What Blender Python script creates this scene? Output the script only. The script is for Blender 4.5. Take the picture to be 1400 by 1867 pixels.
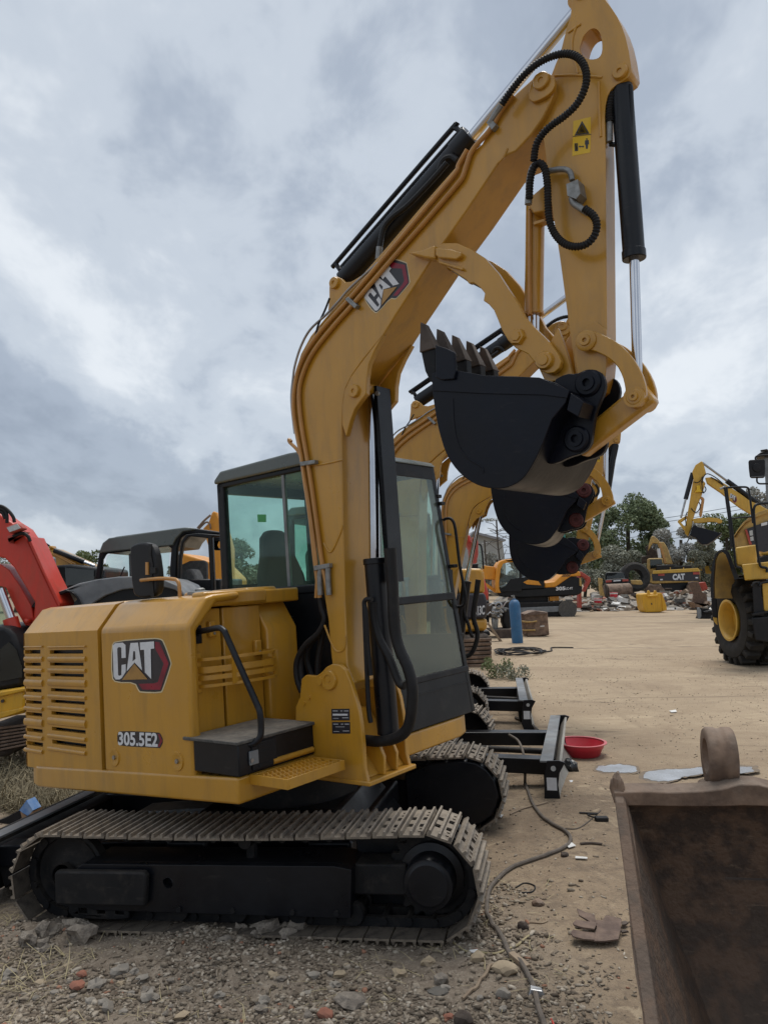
import bpy, bmesh, math, random
import numpy as np
from mathutils import Vector, Matrix, noise as mnoise
from mathutils.geometry import tessellate_polygon
random.seed(7); np.random.seed(7)
S = bpy.context.scene
for o in list(bpy.data.objects): bpy.data.objects.remove(o)
COL = S.collection
R = math.radians

# ------------------------------------------------------------------ camera
FPX, PITCH, CAMH, ROLL = 1360.0, .0885, 1.8, -.015      # focal length in photo pixels, tilt, eye height
cd = bpy.data.cameras.new('camera'); cam = bpy.data.objects.new('camera', cd); COL.objects.link(cam)
cd.sensor_fit = 'HORIZONTAL'; cd.sensor_width = 36; cd.lens = 36*FPX/1400; cd.clip_start = .05; cd.clip_end = 3000
_R0, _U0, _F0 = Vector((1,0,0)), Vector((0,-math.sin(PITCH),math.cos(PITCH))), Vector((0,math.cos(PITCH),math.sin(PITCH)))
_c, _s = math.cos(ROLL), math.sin(ROLL)
_r = _R0*_c+_U0*_s; _u = _U0*_c-_R0*_s
cam.matrix_world = Matrix(((_r.x,_u.x,-_F0.x,0),(_r.y,_u.y,-_F0.y,0),(_r.z,_u.z,-_F0.z,CAMH),(0,0,0,1)))
S.camera = cam
CAM = Vector((0,0,CAMH))
def ray(px, py):                                        # direction in which a point of the photograph lies
    a, b = (px-700)/FPX, (933.5-py)/FPX
    return _r*a+_u*b+_F0
def ground_at(px, py, z=0.0):
    d = ray(px, py); t = (z-CAMH)/d.z
    return CAM+d*t
def at_depth(px, py, Y):
    d = ray(px, py); return CAM+d*(Y/d.y)

# ------------------------------------------------------------------ sky and sun
SUN_EL, SUN_AZ = R(72), R(20)                          # high, behind a thick cloud cover, a little ahead
w = bpy.data.worlds.new('World'); S.world = w; w.use_nodes = True
nt = w.node_tree; nt.nodes.clear()
def N(nt, t, **k):
    n = nt.nodes.new(t)
    for a, v in k.items(): setattr(n, a, v)
    return n
def ramp(nt, stops, interp='LINEAR'):
    n = N(nt, 'ShaderNodeValToRGB'); n.color_ramp.interpolation = interp
    e = n.color_ramp.elements
    while len(e) < len(stops): e.new(.5)
    for el, (p, c) in zip(e, stops):
        el.position = p; el.color = (*c, 1) if len(c) == 3 else c
    return n
L = nt.links.new
sky = N(nt, 'ShaderNodeTexSky', sky_type='NISHITA', sun_disc=False, sun_elevation=SUN_EL, sun_rotation=SUN_AZ)
tc = N(nt, 'ShaderNodeTexCoord'); sep = N(nt, 'ShaderNodeSeparateXYZ'); L(tc.outputs['Generated'], sep.inputs[0])
zz = N(nt, 'ShaderNodeMath', operation='MAXIMUM'); L(sep.outputs['Z'], zz.inputs[0]); zz.inputs[1].default_value = 0
za = N(nt, 'ShaderNodeMath', operation='ADD'); L(zz.outputs[0], za.inputs[0]); za.inputs[1].default_value = .42
dx = N(nt, 'ShaderNodeMath', operation='DIVIDE'); L(sep.outputs['X'], dx.inputs[0]); L(za.outputs[0], dx.inputs[1])
dy = N(nt, 'ShaderNodeMath', operation='DIVIDE'); L(sep.outputs['Y'], dy.inputs[0]); L(za.outputs[0], dy.inputs[1])
cx = N(nt, 'ShaderNodeCombineXYZ'); L(dx.outputs[0], cx.inputs[0]); L(dy.outputs[0], cx.inputs[1])
mp_ = N(nt, 'ShaderNodeMapping'); L(cx.outputs[0], mp_.inputs[0])
mp_.inputs['Location'].default_value = (9.3, 4.6, 5.2); mp_.inputs['Rotation'].default_value = (0,0,R(-25)); mp_.inputs['Scale'].default_value = (1,.75,1)
n1 = N(nt, 'ShaderNodeTexNoise'); L(mp_.outputs[0], n1.inputs['Vector'])
n1.inputs['Scale'].default_value = 1.45; n1.inputs['Detail'].default_value = 6; n1.inputs['Roughness'].default_value = .54; n1.inputs['Distortion'].default_value = .35
n2 = N(nt, 'ShaderNodeTexNoise'); L(mp_.outputs[0], n2.inputs['Vector'])
n2.inputs['Scale'].default_value = 6.0; n2.inputs['Detail'].default_value = 5; n2.inputs['Roughness'].default_value = .6; n2.inputs['Distortion'].default_value = .2
mixn = N(nt, 'ShaderNodeMix', data_type='FLOAT'); mixn.inputs[0].default_value = .30; L(n1.outputs['Fac'], mixn.inputs[2]); L(n2.outputs['Fac'], mixn.inputs[3])
cr = ramp(nt, [(.35,(2.15,2.5,3.05)), (.45,(2.8,3.2,3.8)), (.53,(4.0,4.4,4.9)), (.63,(5.6,5.9,6.2))], 'EASE')
L(mixn.outputs[0], cr.inputs[0])
mc = N(nt, 'ShaderNodeMix', data_type='RGBA'); mc.inputs[0].default_value = .93
L(sky.outputs[0], mc.inputs[6]); L(cr.outputs[0], mc.inputs[7])
bg = N(nt, 'ShaderNodeBackground'); bg.inputs[1].default_value = .088; L(mc.outputs[2], bg.inputs[0])
wo = N(nt, 'ShaderNodeOutputWorld'); L(bg.outputs[0], wo.inputs[0])
sd = bpy.data.lights.new('sun', 'SUN'); sd.energy = 1.5; sd.angle = R(35); sd.color = (1,.965,.91)
so = bpy.data.objects.new('sun', sd); COL.objects.link(so)
sv = Vector((math.sin(SUN_AZ)*math.cos(SUN_EL), math.cos(SUN_AZ)*math.cos(SUN_EL), math.sin(SUN_EL)))
so.rotation_euler = sv.to_track_quat('Z', 'Y').to_euler(); so.location = sv*30
vs = S.view_settings; vs.view_transform = 'Standard'; vs.look = 'None'; vs.exposure = .76; vs.gamma = 1; vs.use_curve_mapping = False
S.render.engine = 'CYCLES'; S.cycles.max_bounces = 5; S.cycles.diffuse_bounces = 3; S.cycles.glossy_bounces = 3; S.cycles.transparent_max_bounces = 28

# ------------------------------------------------------------------ materials
MATS = {}
def mat(name, col, rough=.5, metal=0.0, col2=None, scale=6.0, amt=.5, bump=0.0, bscale=40.0, rvar=.1, coat=0.0, dust=0.0, dustcol=(.30,.25,.19), stretch=(1,1,1), spec=.5, grime=0.0, wear=0.0, wearcol=(.25,.22,.19)):
    m = bpy.data.materials.new(name); m.use_nodes = True; MATS[name] = m
    t = m.node_tree; b = t.nodes['Principled BSDF']; l = t.links.new
    tcn = N(t, 'ShaderNodeTexCoord'); mpn = N(t, 'ShaderNodeMapping'); l(tcn.outputs['Object'], mpn.inputs[0]); mpn.inputs['Scale'].default_value = stretch
    nz = N(t, 'ShaderNodeTexNoise'); l(mpn.outputs[0], nz.inputs['Vector']); nz.inputs['Scale'].default_value = scale; nz.inputs['Detail'].default_value = 5; nz.inputs['Roughness'].default_value = .6
    c2 = col2 or tuple(c*.82 for c in col)
    rp = ramp(t, [(.5-.22*(1.2-amt),col), (.5+.22*(1.2-amt),c2)]); l(nz.outputs['Fac'], rp.inputs[0])
    out = rp.outputs[0]
    if dust:
        geo = N(t, 'ShaderNodeNewGeometry'); sp = N(t, 'ShaderNodeSeparateXYZ'); l(geo.outputs['Normal'], sp.inputs[0])
        nd = N(t, 'ShaderNodeTexNoise'); l(tcn.outputs['Object'], nd.inputs['Vector']); nd.inputs['Scale'].default_value = 9; nd.inputs['Detail'].default_value = 6; nd.inputs['Roughness'].default_value = .7
        ad = N(t, 'ShaderNodeMath', operation='MULTIPLY_ADD'); l(sp.outputs['Z'], ad.inputs[0]); ad.inputs[1].default_value = .22; l(nd.outputs['Fac'], ad.inputs[2])
        rd = ramp(t, [(.52,(0,0,0)), (.85,(dust,dust,dust))]); l(ad.outputs[0], rd.inputs[0])
        mx = N(t, 'ShaderNodeMix', data_type='RGBA'); l(rd.outputs[0], mx.inputs[0]); l(out, mx.inputs[6]); mx.inputs[7].default_value = (*dustcol,1)
        out = mx.outputs[2]
    if grime:                                       # faint run marks and smudges
        mg = N(t, 'ShaderNodeMapping'); l(tcn.outputs['Object'], mg.inputs[0]); mg.inputs['Scale'].default_value = (5,5,.9)
        ng = N(t, 'ShaderNodeTexNoise'); l(mg.outputs[0], ng.inputs['Vector']); ng.inputs['Scale'].default_value = 2.2; ng.inputs['Detail'].default_value = 6; ng.inputs['Roughness'].default_value = .65; ng.inputs['Distortion'].default_value = .4
        rg = ramp(t, [(.47,(0,0,0)), (.78,(grime,grime,grime))]); l(ng.outputs['Fac'], rg.inputs[0])
        mx = N(t, 'ShaderNodeMix', data_type='RGBA'); l(rg.outputs[0], mx.inputs[0]); l(out, mx.inputs[6]); mx.inputs[7].default_value = (.13,.085,.04,1); out = mx.outputs[2]
    if wear:                                        # scrapes down to bare or dusty metal
        mw = N(t, 'ShaderNodeMapping'); l(tcn.outputs['Object'], mw.inputs[0]); mw.inputs['Scale'].default_value = (3,12,14); mw.inputs['Rotation'].default_value = (.3,.5,.2)
        nw = N(t, 'ShaderNodeTexNoise'); l(mw.outputs[0], nw.inputs['Vector']); nw.inputs['Scale'].default_value = 2.4; nw.inputs['Detail'].default_value = 7; nw.inputs['Roughness'].default_value = .7
        rw = ramp(t, [(.60,(0,0,0)), (.72,(wear,wear,wear))]); l(nw.outputs['Fac'], rw.inputs[0])
        mx = N(t, 'ShaderNodeMix', data_type='RGBA'); l(rw.outputs[0], mx.inputs[0]); l(out, mx.inputs[6]); mx.inputs[7].default_value = (*wearcol,1); out = mx.outputs[2]
    b.inputs['Specular IOR Level'].default_value = spec
    l(out, b.inputs['Base Color'])
    rr = N(t, 'ShaderNodeMapRange'); l(nz.outputs['Fac'], rr.inputs[0]); rr.inputs[1].default_value = .3; rr.inputs[2].default_value = .7
    rr.inputs[3].default_value = max(0, rough-rvar); rr.inputs[4].default_value = min(1, rough+rvar); l(rr.outputs[0], b.inputs['Roughness'])
    b.inputs['Metallic'].default_value = metal; b.inputs['Coat Weight'].default_value = coat; b.inputs['Coat Roughness'].default_value = .14
    if bump:
        nb = N(t, 'ShaderNodeTexNoise'); l(tcn.outputs['Object'], nb.inputs['Vector']); nb.inputs['Scale'].default_value = bscale; nb.inputs['Detail'].default_value = 6
        bn = N(t, 'ShaderNodeBump'); bn.inputs['Strength'].default_value = bump; bn.inputs['Distance'].default_value = .01; l(nb.outputs['Fac'], bn.inputs['Height']); l(bn.outputs[0], b.inputs['Normal'])
    return m
def glass(name, tint, refl=.12, haze=.0, hazecol=(.3,.35,.33)):
    m = bpy.data.materials.new(name); m.use_nodes = True; MATS[name] = m
    t = m.node_tree; t.nodes.clear(); l = t.links.new
    tr = N(t, 'ShaderNodeBsdfTransparent'); tr.inputs[0].default_value = (*tint,1)
    gl = N(t, 'ShaderNodeBsdfGlossy'); gl.inputs['Roughness'].default_value = .03; gl.inputs[0].default_value = (.9,.95,.95,1)
    df = N(t, 'ShaderNodeBsdfDiffuse'); df.inputs[0].default_value = (*hazecol,1)
    nz = N(t, 'ShaderNodeTexNoise'); nz.inputs['Scale'].default_value = 4; nz.inputs['Detail'].default_value = 8
    tcn = N(t, 'ShaderNodeTexCoord'); l(tcn.outputs['Object'], nz.inputs['Vector'])
    mr = N(t, 'ShaderNodeMapRange'); l(nz.outputs['Fac'], mr.inputs[0]); mr.inputs[1].default_value = .3; mr.inputs[2].default_value = .75; mr.inputs[3].default_value = haze*.5; mr.inputs[4].default_value = haze*1.4
    m1 = N(t, 'ShaderNodeMixShader'); l(mr.outputs[0], m1.inputs[0]); l(tr.outputs[0], m1.inputs[1]); l(df.outputs[0], m1.inputs[2])
    geo = N(t, 'ShaderNodeNewGeometry'); dt = N(t, 'ShaderNodeVectorMath', operation='DOT_PRODUCT'); l(geo.outputs['Normal'], dt.inputs[0]); l(geo.outputs['Incoming'], dt.inputs[1])
    ab = N(t, 'ShaderNodeMath', operation='ABSOLUTE'); l(dt.outputs['Value'], ab.inputs[0])
    om = N(t, 'ShaderNodeMath', operation='SUBTRACT'); om.inputs[0].default_value = 1; l(ab.outputs[0], om.inputs[1])
    pw = N(t, 'ShaderNodeMath', operation='POWER'); l(om.outputs[0], pw.inputs[0]); pw.inputs[1].default_value = 5
    ma = N(t, 'ShaderNodeMath', operation='MULTIPLY_ADD'); l(pw.outputs[0], ma.inputs[0]); ma.inputs[1].default_value = .9; ma.inputs[2].default_value = refl*.5; ma.use_clamp = True
    m2 = N(t, 'ShaderNodeMixShader'); l(ma.outputs[0], m2.inputs[0]); l(m1.outputs[0], m2.inputs[1]); l(gl.outputs[0], m2.inputs[2])
    o = N(t, 'ShaderNodeOutputMaterial'); l(m2.outputs[0], o.inputs[0]); return m

YEL = (.535,.268,.022)
mat('yellow', YEL, .34, col2=(.485,.240,.020), scale=2.5, amt=.4, rvar=.08, coat=.4, dust=.15, grime=.36, wear=.10, wearcol=(.22,.13,.04), bump=.03, bscale=90)
mat('yellow_bright', (.72,.40,.022), .4, col2=(.66,.36,.02), scale=2, amt=.4, dust=.16, grime=.35)
mat('yellow_old', (.52,.33,.09), .65, col2=(.36,.23,.08), scale=5, amt=.7, dust=.35)
mat('yellow_far', (.63,.38,.05), .5, col2=(.55,.32,.045), scale=1.5, amt=.5, dust=.12, grime=.35)
mat('orange', (.72,.30,.015), .42, col2=(.65,.26,.015), scale=1.5, amt=.4, dust=.10, grime=.35)
mat('red_paint', (.62,.045,.022), .42, col2=(.55,.04,.02), scale=2, amt=.4, dust=.10, coat=.1, grime=.35)
mat('red_faded', (.45,.07,.05), .6, col2=(.35,.06,.04), scale=4, dust=.2)
mat('black_paint', (.0045,.0055,.0085), .36, col2=(.008,.009,.012), scale=4, amt=.5, rvar=.12, dust=.09, dustcol=(.085,.075,.062), bump=.05, bscale=60, spec=.34, wear=.35, wearcol=(.045,.042,.040))
mat('black_dusty', (.010,.011,.013), .6, col2=(.020,.019,.019), scale=5, amt=.6, dust=.30, dustcol=(.14,.115,.09), bump=.1, bscale=50, spec=.2, wear=.3, wearcol=(.08,.07,.06))
mat('bucket_black', (.0040,.0060,.0130), .38, col2=(.007,.008,.012), scale=3, amt=.6, rvar=.12, dust=.05, dustcol=(.10,.075,.055), bump=.08, bscale=30, spec=.22, wear=.35, wearcol=(.045,.042,.042))
mat('rust_brown', (.125,.076,.048), .8, col2=(.055,.037,.027), scale=9, amt=.9, bump=.8, bscale=45, dust=.3, dustcol=(.27,.20,.145), wear=.6, wearcol=(.24,.165,.11))
mat('blade_face', (.30,.285,.25), .55, col2=(.22,.205,.18), scale=6, dust=.3)
mat('bucket_inner', (.10,.065,.04), .75, col2=(.05,.035,.025), scale=3, amt=.7, bump=.15, bscale=30)
mat('rubber', (.009,.009,.010), .55, col2=(.016,.015,.015), scale=12, amt=.6, dust=.12, spec=.3, dustcol=(.12,.10,.08))
mat('plastic_black', (.010,.011,.013), .5, col2=(.016,.016,.018), scale=8, amt=.5, dust=.15, spec=.25, dustcol=(.14,.12,.10))
mat('lid_grey', (.10,.095,.085), .8, col2=(.06,.058,.055), scale=25, amt=.6, dust=.35, bump=.3, bscale=220)
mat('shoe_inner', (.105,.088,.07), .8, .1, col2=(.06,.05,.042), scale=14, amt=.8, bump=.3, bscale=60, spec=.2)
mat('cab_grey', (.080,.096,.088), .32, col2=(.10,.115,.106), scale=3, amt=.5, dust=.25, dustcol=(.22,.22,.20), coat=.2)
mat('cab_black', (.007,.009,.011), .4, col2=(.012,.013,.015), scale=4, amt=.5, dust=.13, spec=.25, dustcol=(.14,.12,.10))
mat('grey_paint', (.21,.225,.235), .42, col2=(.13,.14,.15), scale=4, amt=.6, dust=.25)
mat('steel', (.42,.42,.42), .35, .9, col2=(.30,.30,.30), scale=10)
mat('chrome', (.62,.63,.66), .14, 1.0, col2=(.55,.56,.6), scale=6, rvar=.05)
mat('fitting', (.30,.30,.29), .5, .6, col2=(.20,.20,.19), scale=30)
mat('shoe', (.23,.19,.145), .72, .2, col2=(.12,.098,.078), scale=14, amt=.8, dust=.7, dustcol=(.36,.31,.25), bump=.3, bscale=60)
mat('rust', (.235,.155,.105), .85, col2=(.125,.082,.058), scale=6, amt=.8, bump=.35, bscale=45, dust=.45, dustcol=(.30,.25,.20))
mat('rust_dark', (.085,.062,.047), .85, col2=(.050,.038,.031), scale=5, amt=.8, bump=.3, bscale=30, dust=.15, dustcol=(.10,.08,.06))
mat('rust_sheet', (.17,.115,.085), .85, col2=(.11,.075,.06), scale=12, amt=.7, bump=.25, bscale=70)
mat('white_print', (.72,.73,.74), .45, col2=(.62,.63,.65), scale=20, dust=.05)
mat('pale_edge', (.72,.60,.36), .5)
mat('decal_black', (.018,.018,.024), .35, col2=(.03,.028,.035), scale=20)
mat('decal_red', (.30,.010,.035), .35, col2=(.16,.008,.022), scale=9, amt=.4)
mat('decal_gold', (.44,.24,.055), .4, col2=(.30,.16,.045), scale=9)
mat('label_yellow', (.75,.47,.01), .4, col2=(.70,.43,.01))
mat('label_green', (.05,.33,.10), .5)
mat('red_pin', (.10,.013,.012), .6, col2=(.06,.01,.01), scale=20)
mat('copper_pipe', (.50,.24,.055), .38, col2=(.42,.20,.05), scale=6, coat=.2)
mat('seat', (.020,.021,.023), .8, col2=(.03,.03,.03), scale=20)
mat('seat_grey', (.16,.155,.15), .85, col2=(.10,.10,.10), scale=20)
mat('basin_red', (.62,.035,.06), .34, col2=(.50,.03,.045), scale=4, dust=.12)
mat('basin_rim', (.62,.13,.14), .5, col2=(.55,.10,.12), scale=6, dust=.2)
mat('bag', (.010,.011,.012), .22, bump=.5, bscale=40)
mat('gas_blue', (.030,.14,.30), .5, col2=(.025,.11,.24), scale=5, dust=.2)
mat('paper', (.70,.69,.66), .8, col2=(.6,.58,.54), scale=10)
mat('blue_print', (.10,.24,.55), .5, col2=(.25,.38,.6), scale=18)
mat('cardboard', (.36,.24,.15), .85)
mat('amber', (.65,.16,.01), .3)
mat('lens', (.55,.56,.55), .15, col2=(.4,.42,.42), scale=30)
mat('wood', (.33,.25,.17), .85, col2=(.22,.16,.11), scale=8, stretch=(1,1,8))
mat('hose_dusty', (.15,.12,.095), .8, col2=(.10,.085,.07), scale=20)
mat('stone', (.30,.265,.22), .9, col2=(.21,.185,.155), scale=9, amt=.7, bump=.4, bscale=40)
mat('stone_tan', (.38,.30,.20), .9, col2=(.30,.235,.16), scale=9, amt=.7, bump=.4, bscale=40)
mat('brick_red', (.33,.13,.08), .9, col2=(.25,.11,.075), scale=10, bump=.4)
mat('clod', (.27,.23,.185), .95, col2=(.16,.135,.11), scale=22, amt=.8, bump=.9, bscale=70)
mat('straw', (.42,.35,.20), .8, col2=(.30,.25,.14), scale=20)
mat('concrete_wall', (.42,.42,.40), .85, col2=(.36,.36,.34), scale=2)
mat('roof_grey', (.30,.30,.31), .7, col2=(.25,.25,.26), scale=3)
mat('tire', (.020,.019,.018), .75, col2=(.035,.033,.030), scale=6, amt=.7, dust=.4, dustcol=(.11,.092,.078), bump=.1, spec=.25)
mat('teal', (.02,.25,.22), .6)
mat('green_lamp', (.35,.42,.08), .6)
glass('glass_green', (.80,.95,.89), .05, .03, (.35,.55,.48))
glass('glass_clear', (.93,1.0,.97), .05, .04, (.3,.33,.31))
glass('glass_front', (.78,.88,.80), .14, .14, (.42,.43,.36))
glass('glass_low', (.72,.70,.52), .12, .08, (.26,.21,.11))
glass('glass_dark', (.20,.24,.25), .10, .15, (.12,.13,.13))

# ------------------------------------------------------------------ mesh building
class G:
    def __init__(s): s.v = []; s.f = []
    def add(s, vs, fs):
        o = len(s.v); s.v += [tuple(p) for p in vs]; s.f += [tuple(i+o for i in f) for f in fs]; return s
    def box(s, x0, x1, y0, y1, z0, z1):
        return s.add([(x0,y0,z0),(x1,y0,z0),(x1,y1,z0),(x0,y1,z0),(x0,y0,z1),(x1,y0,z1),(x1,y1,z1),(x0,y1,z1)],
            [(0,3,2,1),(4,5,6,7),(0,1,5,4),(1,2,6,5),(2,3,7,6),(3,0,4,7)])
    def prism(s, loop, vec, holes=()):              # loop: 3D points of one face, vec: extrusion
        vec = Vector(vec); loops = [[Vector(p) for p in loop]]+[[Vector(p) for p in h] for h in holes]
        nrm = Vector((0,0,0)); lp = loops[0]
        for i in range(len(lp)): nrm += lp[i].cross(lp[(i+1)%len(lp)])
        if nrm.dot(vec) > 0: loops = [list(reversed(q)) for q in loops]     # first cap looks away from the extrusion
        flat = [p for q in loops for p in q]; n = len(flat)
        if holes: caps = [tuple(t) for t in tessellate_polygon(loops)]
        else: caps = [tuple(range(n))]
        nn = Vector((0,0,0))
        fs = []
        for t in caps:
            if holes:
                a, b, c = (flat[i] for i in t)
                if (b-a).cross(c-a).dot(vec) > 0: t = t[::-1]
            fs.append(t); fs.append(tuple(i+n for i in reversed(t)))
        k = 0
        for qi, q in enumerate(loops):
            m = len(q)
            for i in range(m):
                a, b = k+i, k+(i+1)%m
                fs.append((b,a,a+n,b+n))
            k += m
        return s.add(flat+[p+vec for p in flat], fs)
    def cyl(s, a, b, r, n=16, r2=None, cap=True):
        a, b = Vector(a), Vector(b); r2 = r if r2 is None else r2
        d = (b-a).normalized(); x = d.orthogonal().normalized(); y = d.cross(x)
        vs = []
        for c, q in ((a,r),(b,r2)):
            for i in range(n):
                t = 2*math.pi*i/n; vs.append(c+x*q*math.cos(t)+y*q*math.sin(t))
        fs = [(i,(i+1)%n,n+(i+1)%n,n+i) for i in range(n)]
        if cap: fs += [tuple(reversed(range(n))), tuple(range(n,2*n))]
        return s.add(vs, fs)
    def lathe(s, base, axis, prof, n=24):           # prof: (radius, distance along axis)
        base, d = Vector(base), Vector(axis).normalized(); x = d.orthogonal().normalized(); y = d.cross(x)
        vs = []; fs = []
        for r, h in prof:
            for i in range(n):
                t = 2*math.pi*i/n; vs.append(base+d*h+(x*math.cos(t)+y*math.sin(t))*max(r,1e-4))
        for k in range(len(prof)-1):
            for i in range(n):
                a, b = k*n+i, k*n+(i+1)%n; fs.append((a,b,b+n,a+n))
        return s.add(vs, fs)
    def tube(s, pts, r, n=8, rib=None):             # rib=(depth, spacing): a corrugated hose
        pts = [Vector(p) for p in pts]
        if rib:
            pts = resample(pts, rib[1]/2)
        m = len(pts); vs = []; fs = []; x = None
        for i, p in enumerate(pts):
            d = (pts[min(i+1,m-1)]-pts[max(i-1,0)]).normalized()
            if x is None: x = d.orthogonal().normalized()
            else:
                x = x-d*x.dot(d)
                x = d.orthogonal().normalized() if x.length < 1e-6 else x.normalized()
            y = d.cross(x); q = r if not rib else r+(rib[0] if i%2 else 0)
            for k in range(n):
                t = 2*math.pi*k/n; vs.append(p+(x*math.cos(t)+y*math.sin(t))*q)
        for i in range(m-1):
            for k in range(n):
                a, b = i*n+k, i*n+(k+1)%n; fs.append((a,b,b+n,a+n))
        fs += [tuple(reversed(range(n))), tuple(range((m-1)*n, m*n))]
        return s.add(vs, fs)
    def blob(s, c, r, seed=0, sub=2, amp=.35, flat=1.0):
        bm = bmesh.new(); bmesh.ops.create_icosphere(bm, subdivisions=sub, radius=1)
        rnd = random.Random(seed); off = Vector((rnd.uniform(-9,9),rnd.uniform(-9,9),rnd.uniform(-9,9)))
        r = Vector(r) if hasattr(r,'__len__') else Vector((r,r,r*flat))
        vs = []
        for v in bm.verts:
            k = 1+amp*mnoise.noise(v.co*1.6+off)+amp*.4*mnoise.noise(v.co*4+off)
            vs.append((c[0]+v.co.x*r.x*k, c[1]+v.co.y*r.y*k, c[2]+v.co.z*r.z*k))
        fs = [tuple(x.index for x in f.verts) for f in bm.faces]; bm.free()
        return s.add(vs, fs)
    def mesh(s, name, mats, smooth=40):
        me = bpy.data.meshes.new(name); me.from_pydata(s.v, [], s.f); me.update()
        for m in (mats if isinstance(mats, (list,tuple)) else [mats]): me.materials.append(MATS[m] if isinstance(m,str) else m)
        if smooth:
            me.polygons.foreach_set('use_smooth', [True]*len(me.polygons)); me.set_sharp_from_angle(angle=R(smooth))
        return me
    def build(s, name, m, parent=None, smooth=40, bevel=0, seg=2, label=None, kind=None):
        o = bpy.data.objects.new(name, s.mesh(name, m, smooth)); COL.objects.link(o)
        if parent: o.parent = parent
        if bevel:
            b = o.modifiers.new('bevel', 'BEVEL'); b.width = bevel; b.segments = seg; b.limit_method = 'ANGLE'; b.angle_limit = R(35); b.use_clamp_overlap = True
        if label: o['label'] = label
        if kind: o['kind'] = kind
        return o
def resample(pts, step):
    L_ = [0]
    for a, b in zip(pts, pts[1:]): L_.append(L_[-1]+(b-a).length)
    n = max(2, int(L_[-1]/step)); out = []; k = 0
    for i in range(n+1):
        t = L_[-1]*i/n
        while k < len(pts)-2 and L_[k+1] < t: k += 1
        out.append(pts[k].lerp(pts[k+1], (t-L_[k])/max(1e-9, L_[k+1]-L_[k])))
    return out
def spline(pts, n=6):                               # Catmull-Rom through points
    P = [Vector(p) for p in pts]; P = [P[0]*2-P[1]]+P+[P[-1]*2-P[-2]]; out = []
    for i in range(1, len(P)-2):
        a, b, c, d = P[i-1:i+3]
        for k in range(n):
            t = k/n; out.append(.5*((2*b)+(c-a)*t+(2*a-5*b+4*c-d)*t*t+(3*b-a-3*c+d)*t**3))
    out.append(P[-2]); return out
def chaikin(pts, it=1):
    for _ in range(it):
        q = []
        for i in range(len(pts)):
            a, b = pts[i], pts[(i+1)%len(pts)]
            q += [tuple(x*.75+y*.25 for x, y in zip(a,b)), tuple(x*.25+y*.75 for x, y in zip(a,b))]
        pts = q
    return pts
def empty(name, M=None, label=None, cat=None, group=None):
    o = bpy.data.objects.new(name, None); COL.objects.link(o); o.empty_display_size = .1
    if M is not None: o.matrix_world = M
    if label: tag(o, label, cat, group)
    return o
def tag(o, label, cat, group=None, kind=None):
    if label: o['label'] = label
    if cat: o['category'] = cat
    if group: o['group'] = group
    if kind: o['kind'] = kind
    return o
def kids(o): return [c for c in bpy.data.objects if c.parent == o]
def copy_tree(o, parent=None, skip=()):
    table = {}
    for c in bpy.data.objects:
        if c.parent: table.setdefault(c.parent.name, []).append(c)
    def rec(o, parent):
        c = o.copy(); COL.objects.link(c); c.parent = parent
        for ch in table.get(o.name, []):
            if ch.name.split('.')[0] in skip: continue
            rec(ch, c)
        return c
    return rec(o, parent)
class Frame:                                        # a thing's own axes: reads a photo point on one of its planes
    def __init__(s, M): s.M = M; s.I = M.inverted()
    def un(s, px, py, ax, val):
        d = (s.I.to_3x3() @ ray(px, py)); c = s.I @ CAM
        return c+d*((val-c[ax])/d[ax])
    def tr(s, pts, ax, val, sm=0, org=(0,0), sc=1.0):
        q = [s.un(org[0]+x/sc, org[1]+y/sc, ax, val) for x, y in pts]
        if sm: q = [Vector(p) for p in chaikin([tuple(p) for p in q], sm)]
        return q
def frame(o, yaw, pitch=0, swing=0):
    return Matrix.Translation(o) @ Matrix.Rotation(yaw,4,'Z') @ Matrix.Rotation(pitch,4,'Y') @ Matrix.Rotation(swing,4,'Z')

_tcache = {}
def text2d(s, bold=.0):                             # lettering as flat outlines, scaled to a unit box
    if (s,bold) in _tcache: return _tcache[s,bold]
    c = bpy.data.curves.new('txt','FONT'); c.body = s; c.offset = bold; c.resolution_u = 3; c.space_character = 1.0
    o = bpy.data.objects.new('txt', c); COL.objects.link(o); bpy.context.view_layer.update()
    me = o.evaluated_get(bpy.context.evaluated_depsgraph_get()).to_mesh()
    V = [v.co.copy() for v in me.vertices]; F = [tuple(p.vertices) for p in me.polygons]
    bpy.data.objects.remove(o); bpy.data.curves.remove(c)
    x0, x1 = min(v.x for v in V), max(v.x for v in V); y0, y1 = min(v.y for v in V), max(v.y for v in V)
    _tcache[s,bold] = ([((v.x-x0)/(x1-x0), (v.y-y0)/(y1-y0)) for v in V], F); return _tcache[s,bold]
def letters(parent, s, o, ex, ey, m, bold=.03, name='lettering'):     # o lower left corner, ex/ey vectors of the whole line
    V, F = text2d(s, bold); o, ex, ey = Vector(o), Vector(ex), Vector(ey)
    return G().add([o+ex*x+ey*y for x, y in V], F).build(name, m, parent, smooth=0)

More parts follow.
